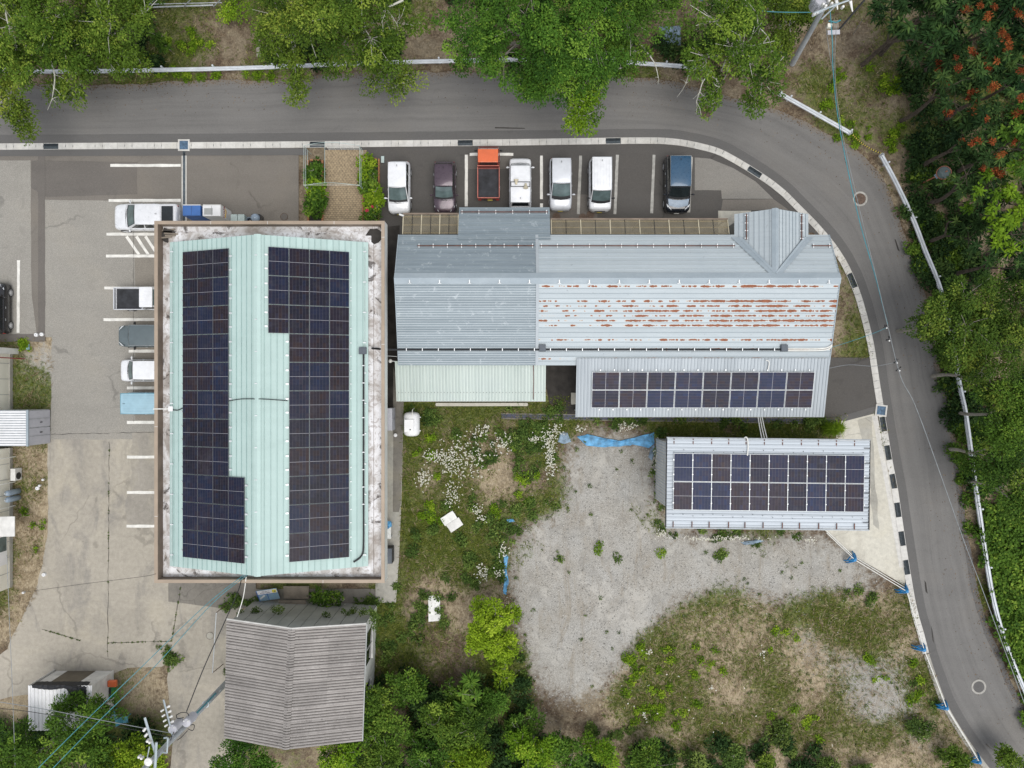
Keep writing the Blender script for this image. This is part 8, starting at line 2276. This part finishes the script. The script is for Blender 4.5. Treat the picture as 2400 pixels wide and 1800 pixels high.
W1 = [w for w in W1 if free(np.array([w[0]]), np.array([w[1]]))[0] or w[0] < 900]
weeds(W1, 'leaf_weed', 'yard_weeds', 'dark green broad leaved weeds scattered over the yard')
W2 = [(random.gauss(cx, rx * .6), random.gauss(cy, ry * .6), .12, random.uniform(.12, .28)) for cx, cy, rx, ry, n in [(1010, 1200, 30, 40, 8), (1000, 1060, 30, 60, 7), (1160, 1195, 20, 20, 4), (1225, 1130, 30, 60, 7), (1390, 1270, 30, 20, 2), (1560, 1600, 80, 60, 18), (1500, 1570, 40, 50, 8), (1540, 1680, 60, 20, 8), (1660, 1550, 40, 30, 4), (1870, 1720, 60, 40, 8), (1840, 1480, 40, 40, 5), (2035, 1545, 12, 10, 2), (2060, 1590, 14, 10, 2), (2145, 1620, 16, 20, 4), (2150, 1555, 12, 8, 2), (80, 1240, 16, 80, 2), (88, 1290, 16, 70, 2), (55, 810, 14, 10, 5), (450, 100, 50, 26, 12), (320, 140, 60, 12, 8), (420, 172, 60, 8, 8), (630, 172, 60, 8, 6), (480, 178, 30, 6, 5), (1960, 180, 20, 30, 5), (1940, 250, 20, 12, 4), (2010, 300, 50, 40, 10), (2080, 180, 30, 50, 8), (2100, 320, 30, 40, 7), (1550, 1300, 6, 6, 1)] for _ in range(n)]
weeds(W2, 'leaf_bright', 'bright_weeds', 'fresh bright green weeds dotted over yard and slope', .13, .085, 220, .18)
W3 = [w for w in spread(2120, 400, 2260, 720, 70, .2, .42, .2) + spread(2210, 720, 2320, 1250, 80, .2, .42, .2)]
weeds(W3, 'leaf_shrub', 'verge_cover', 'dark green ground cover behind the right guard rail', .15, .11, 170, .26)
KUD = [(2300, 1200), (2420, 1150), (2440, 1760), (2400, 1600), (2360, 1480), (2335, 1380)]
W4 = spread(2290, 1180, 2440, 1700, 95, .45, .8, .45, KUD)
weeds(W4, 'leaf_shrub', 'kudzu_cover', 'dense green creeper blanketing the slope at lower right', .20, .17, 110, .3)
W5 = [(random.uniform(-40, 2000), random.uniform(-30, 150), random.uniform(.2, .5), random.uniform(.3, .7)) for _ in range(120)]
W5 = [w for w in W5 if not (390 < w[0] < 630 or 960 < w[0] < 1050 or 1880 < w[0] < 2150)]
W5 += [(random.uniform(2130, 2440), random.uniform(0, 1150), random.uniform(.2, .6), random.uniform(.3, .7)) for _ in range(300)]
W5 += [(random.uniform(780, 1240), random.uniform(1600, 1830), random.uniform(.3, .8), random.uniform(.4, .8)) for _ in range(60)] + [(random.uniform(1240, 2000), random.uniform(1745, 1830), random.uniform(.2, .5), random.uniform(.3, .6)) for _ in range(40)] + [(random.uniform(-30, 390), random.uniform(1700, 1830), random.uniform(.3, .8), random.uniform(.4, .8)) for _ in range(40)]
W5 = [w for w in W5 if free(np.array([w[0]]), np.array([w[1]]))[0]]
weeds(W5, 'leaf_dark', 'forest_undergrowth', 'dark undergrowth beneath the roadside trees', .22, .12, 110, .34)
W6 = []
for a_, c_ in (JOINTS[0], JOINTS[1], JOINTS[2], JOINTS[5]):
    for _ in range(22):
        u = random.random()
        W6.append((lerp(a_[0], c_[0], u), lerp(a_[1], c_[1], u), .02, random.uniform(.015, .045)))
W6 += [(random.gauss(395, 12), random.gauss(1545, 16), .08, random.uniform(.12, .28)) for _ in range(8)] + [(random.uniform(528, 540), random.uniform(1560, 1680), .1, .18) for _ in range(14)]
weeds(W6, 'leaf_weed', 'joint_weeds', 'small weeds growing in the joints of the concrete lot', .05, .025, 900, .04)
W7 = [(random.uniform(560, 870), random.uniform(1428, 1440), random.uniform(2.2, 3.0), random.uniform(.1, .24)) for _ in range(12)] + [(876 + random.uniform(-4, 4), random.uniform(1430, 1470), random.uniform(2.5, 3.6), .16) for _ in range(8)]
weeds(W7, 'leaf_weed', 'wall_creeper', 'green creeper climbing the north wall of the old warehouse', .10, .07, 300, .14, .9)
W8 = [w for w in spread(1190, 1010, 2200, 1780, 360, .03, .12, .02) if random.random() < .25 + 1.2 * zones(np.array([w[0]]), np.array([w[1]]))[0][0]]
weeds(W8, 'leaf_weed', 'tiny_weeds', 'tiny green weed rosettes dotted through gravel and straw', .09, .04, 300, .09)
# white flowers
FL = [(1090, 1075, 56, 46, 240), (1050, 1080, 20, 30, 60), (1020, 1070, 26, 16, 70), (990, 1120, 22, 18, 70), (1060, 1160, 18, 26, 60), (1180, 1040, 16, 20, 60), (1285, 1030, 14, 22, 70), (1290, 1075, 12, 40, 120), (1300, 1010, 16, 16, 50), (1255, 1030, 12, 10, 30), (1125, 1015, 20, 12, 40), (1360, 1005, 14, 8, 20), (1470, 1000, 30, 10, 40), (1540, 1080, 6, 40, 40), (1550, 1250, 10, 8, 20), (1680, 1262, 90, 5, 110), (1120, 1195, 14, 10, 25), (1130, 1215, 10, 8, 20),
      (1130, 1340, 16, 18, 60), (1170, 1345, 12, 10, 20), (1180, 1290, 10, 20, 30), (1520, 1530, 10, 8, 14), (1790, 1530, 8, 10, 12), (1670, 1612, 8, 6, 12), (1512, 1680, 6, 10, 10), (1140, 1000, 8, 6, 16), (795, 1404, 8, 8, 40), (722, 442, 5, 5, 14), (740, 488, 4, 5, 12), (1650, 1700, 200, 90, 20), (1900, 1265, 20, 6, 20)]
C = np.concatenate([np.stack([rng.normal(cx, rx * .55, n), rng.normal(cy, ry * .55, n)], 1) for cx, cy, rx, ry, n in FL])
C3 = to_w(C[:, 0], C[:, 1], 0); C3[:, 2] = rng.uniform(.25, .5, len(C3)); C3[:, :2] *= ((CAMH - C3[:, 2]) / CAMH)[:, None]
per = 3; Cp = np.repeat(C3, per, 0) + rng.normal(size=(len(C3) * per, 3)) * .022
ax = rvec(len(Cp)); ax[:, 2] *= .2; ax /= np.linalg.norm(ax, axis=1, keepdims=True)
nn = np.tile([0, 0, 1.0], (len(Cp), 1)) + rng.normal(size=(len(Cp), 3)) * .2; nn -= ax * (nn * ax).sum(1, keepdims=True); nn /= np.linalg.norm(nn, axis=1, keepdims=True)
V, Q = leaf_geo(Cp, ax, nn, np.full(len(Cp), .07), np.full(len(Cp), .06), .05)
o = leaves_obj('white_flowers', V, Q, rng.random(len(Q)), 'petal'); stuff(o); o['label'] = 'drifts of small white daisy flowers in the yard weeds'; o['category'] = 'flowers'
# fallen leaves along the outer road edge
n = 5200
kk = rng.integers(0, 299, n); vv = 1.02 - np.abs(rng.normal(0, .05, n)) - (rng.random(n) < .12) * rng.random(n) * .5
ipn = np.array([(p.x, p.y) for p in ip]); opn = np.array([(p.x, p.y) for p in op])
xy = ipn[kk] * (1 - vv[:, None]) + opn[kk] * vv[:, None] + rng.normal(size=(n, 2)) * .12
Cl = np.column_stack([xy, np.full(n, .022)])
ax = rvec(n); ax[:, 2] *= .1; ax /= np.linalg.norm(ax, axis=1, keepdims=True)
nn = np.tile([0, 0, 1.0], (n, 1)) + rng.normal(size=(n, 3)) * .15; nn -= ax * (nn * ax).sum(1, keepdims=True); nn /= np.linalg.norm(nn, axis=1, keepdims=True)
V, Q = leaf_geo(Cl, ax, nn, rng.uniform(.05, .12, n), rng.uniform(.03, .07, n), .1)
MT['litter'] = leaf('fallen_leaves', (.06, .038, .02), (.17, .11, .06), (.30, .22, .12), .05, .02)
o = leaves_obj('fallen_leaves', V, Q, rng.random(n), 'litter'); stuff(o); o['label'] = 'brown fallen leaves along the outer edge of the road'; o['category'] = 'leaves'
# loose stones of the gravel
n = 16000
px, py = scatter(n, (1170, 1000, 2150, 1700), lambda x, y: zones(x, y)[2] * .8)
Cg = to_w(px, py, -.01); k = len(Cg); s = rng.uniform(.018, .05, k)[:, None]
oct_ = np.array([[1, 0, 0], [0, 1, 0], [-1, 0, 0], [0, -1, 0], [0, 0, .8]], float)
rot = rng.random(k) * 6.28; cr, sr = np.cos(rot), np.sin(rot)
VV = np.stack([np.stack([(o_[0] * cr - o_[1] * sr), (o_[0] * sr + o_[1] * cr) * .8, np.full(k, o_[2])], 1) for o_ in oct_], 1) * s[:, None] + Cg[:, None]
T3 = np.array([[0, 1, 4], [1, 2, 4], [2, 3, 4], [3, 0, 4]]); QQ = (np.arange(k)[:, None, None] * 5 + T3[None]).reshape(-1, 3)
MT['stone'] = leaf('gravel_stones', (.20, .19, .175), (.44, .425, .39), (.66, .64, .60), 0.0, .01)
o = leaves_obj('gravel_stones', VV.reshape(-1, 3), QQ, np.repeat(rng.random(k), 4), 'stone'); stuff(o); o['label'] = 'loose grey gravel stones over the yard'; o['category'] = 'gravel'
print('LEAVES', NLEAF[0], 'OBJ', len(bpy.data.objects))
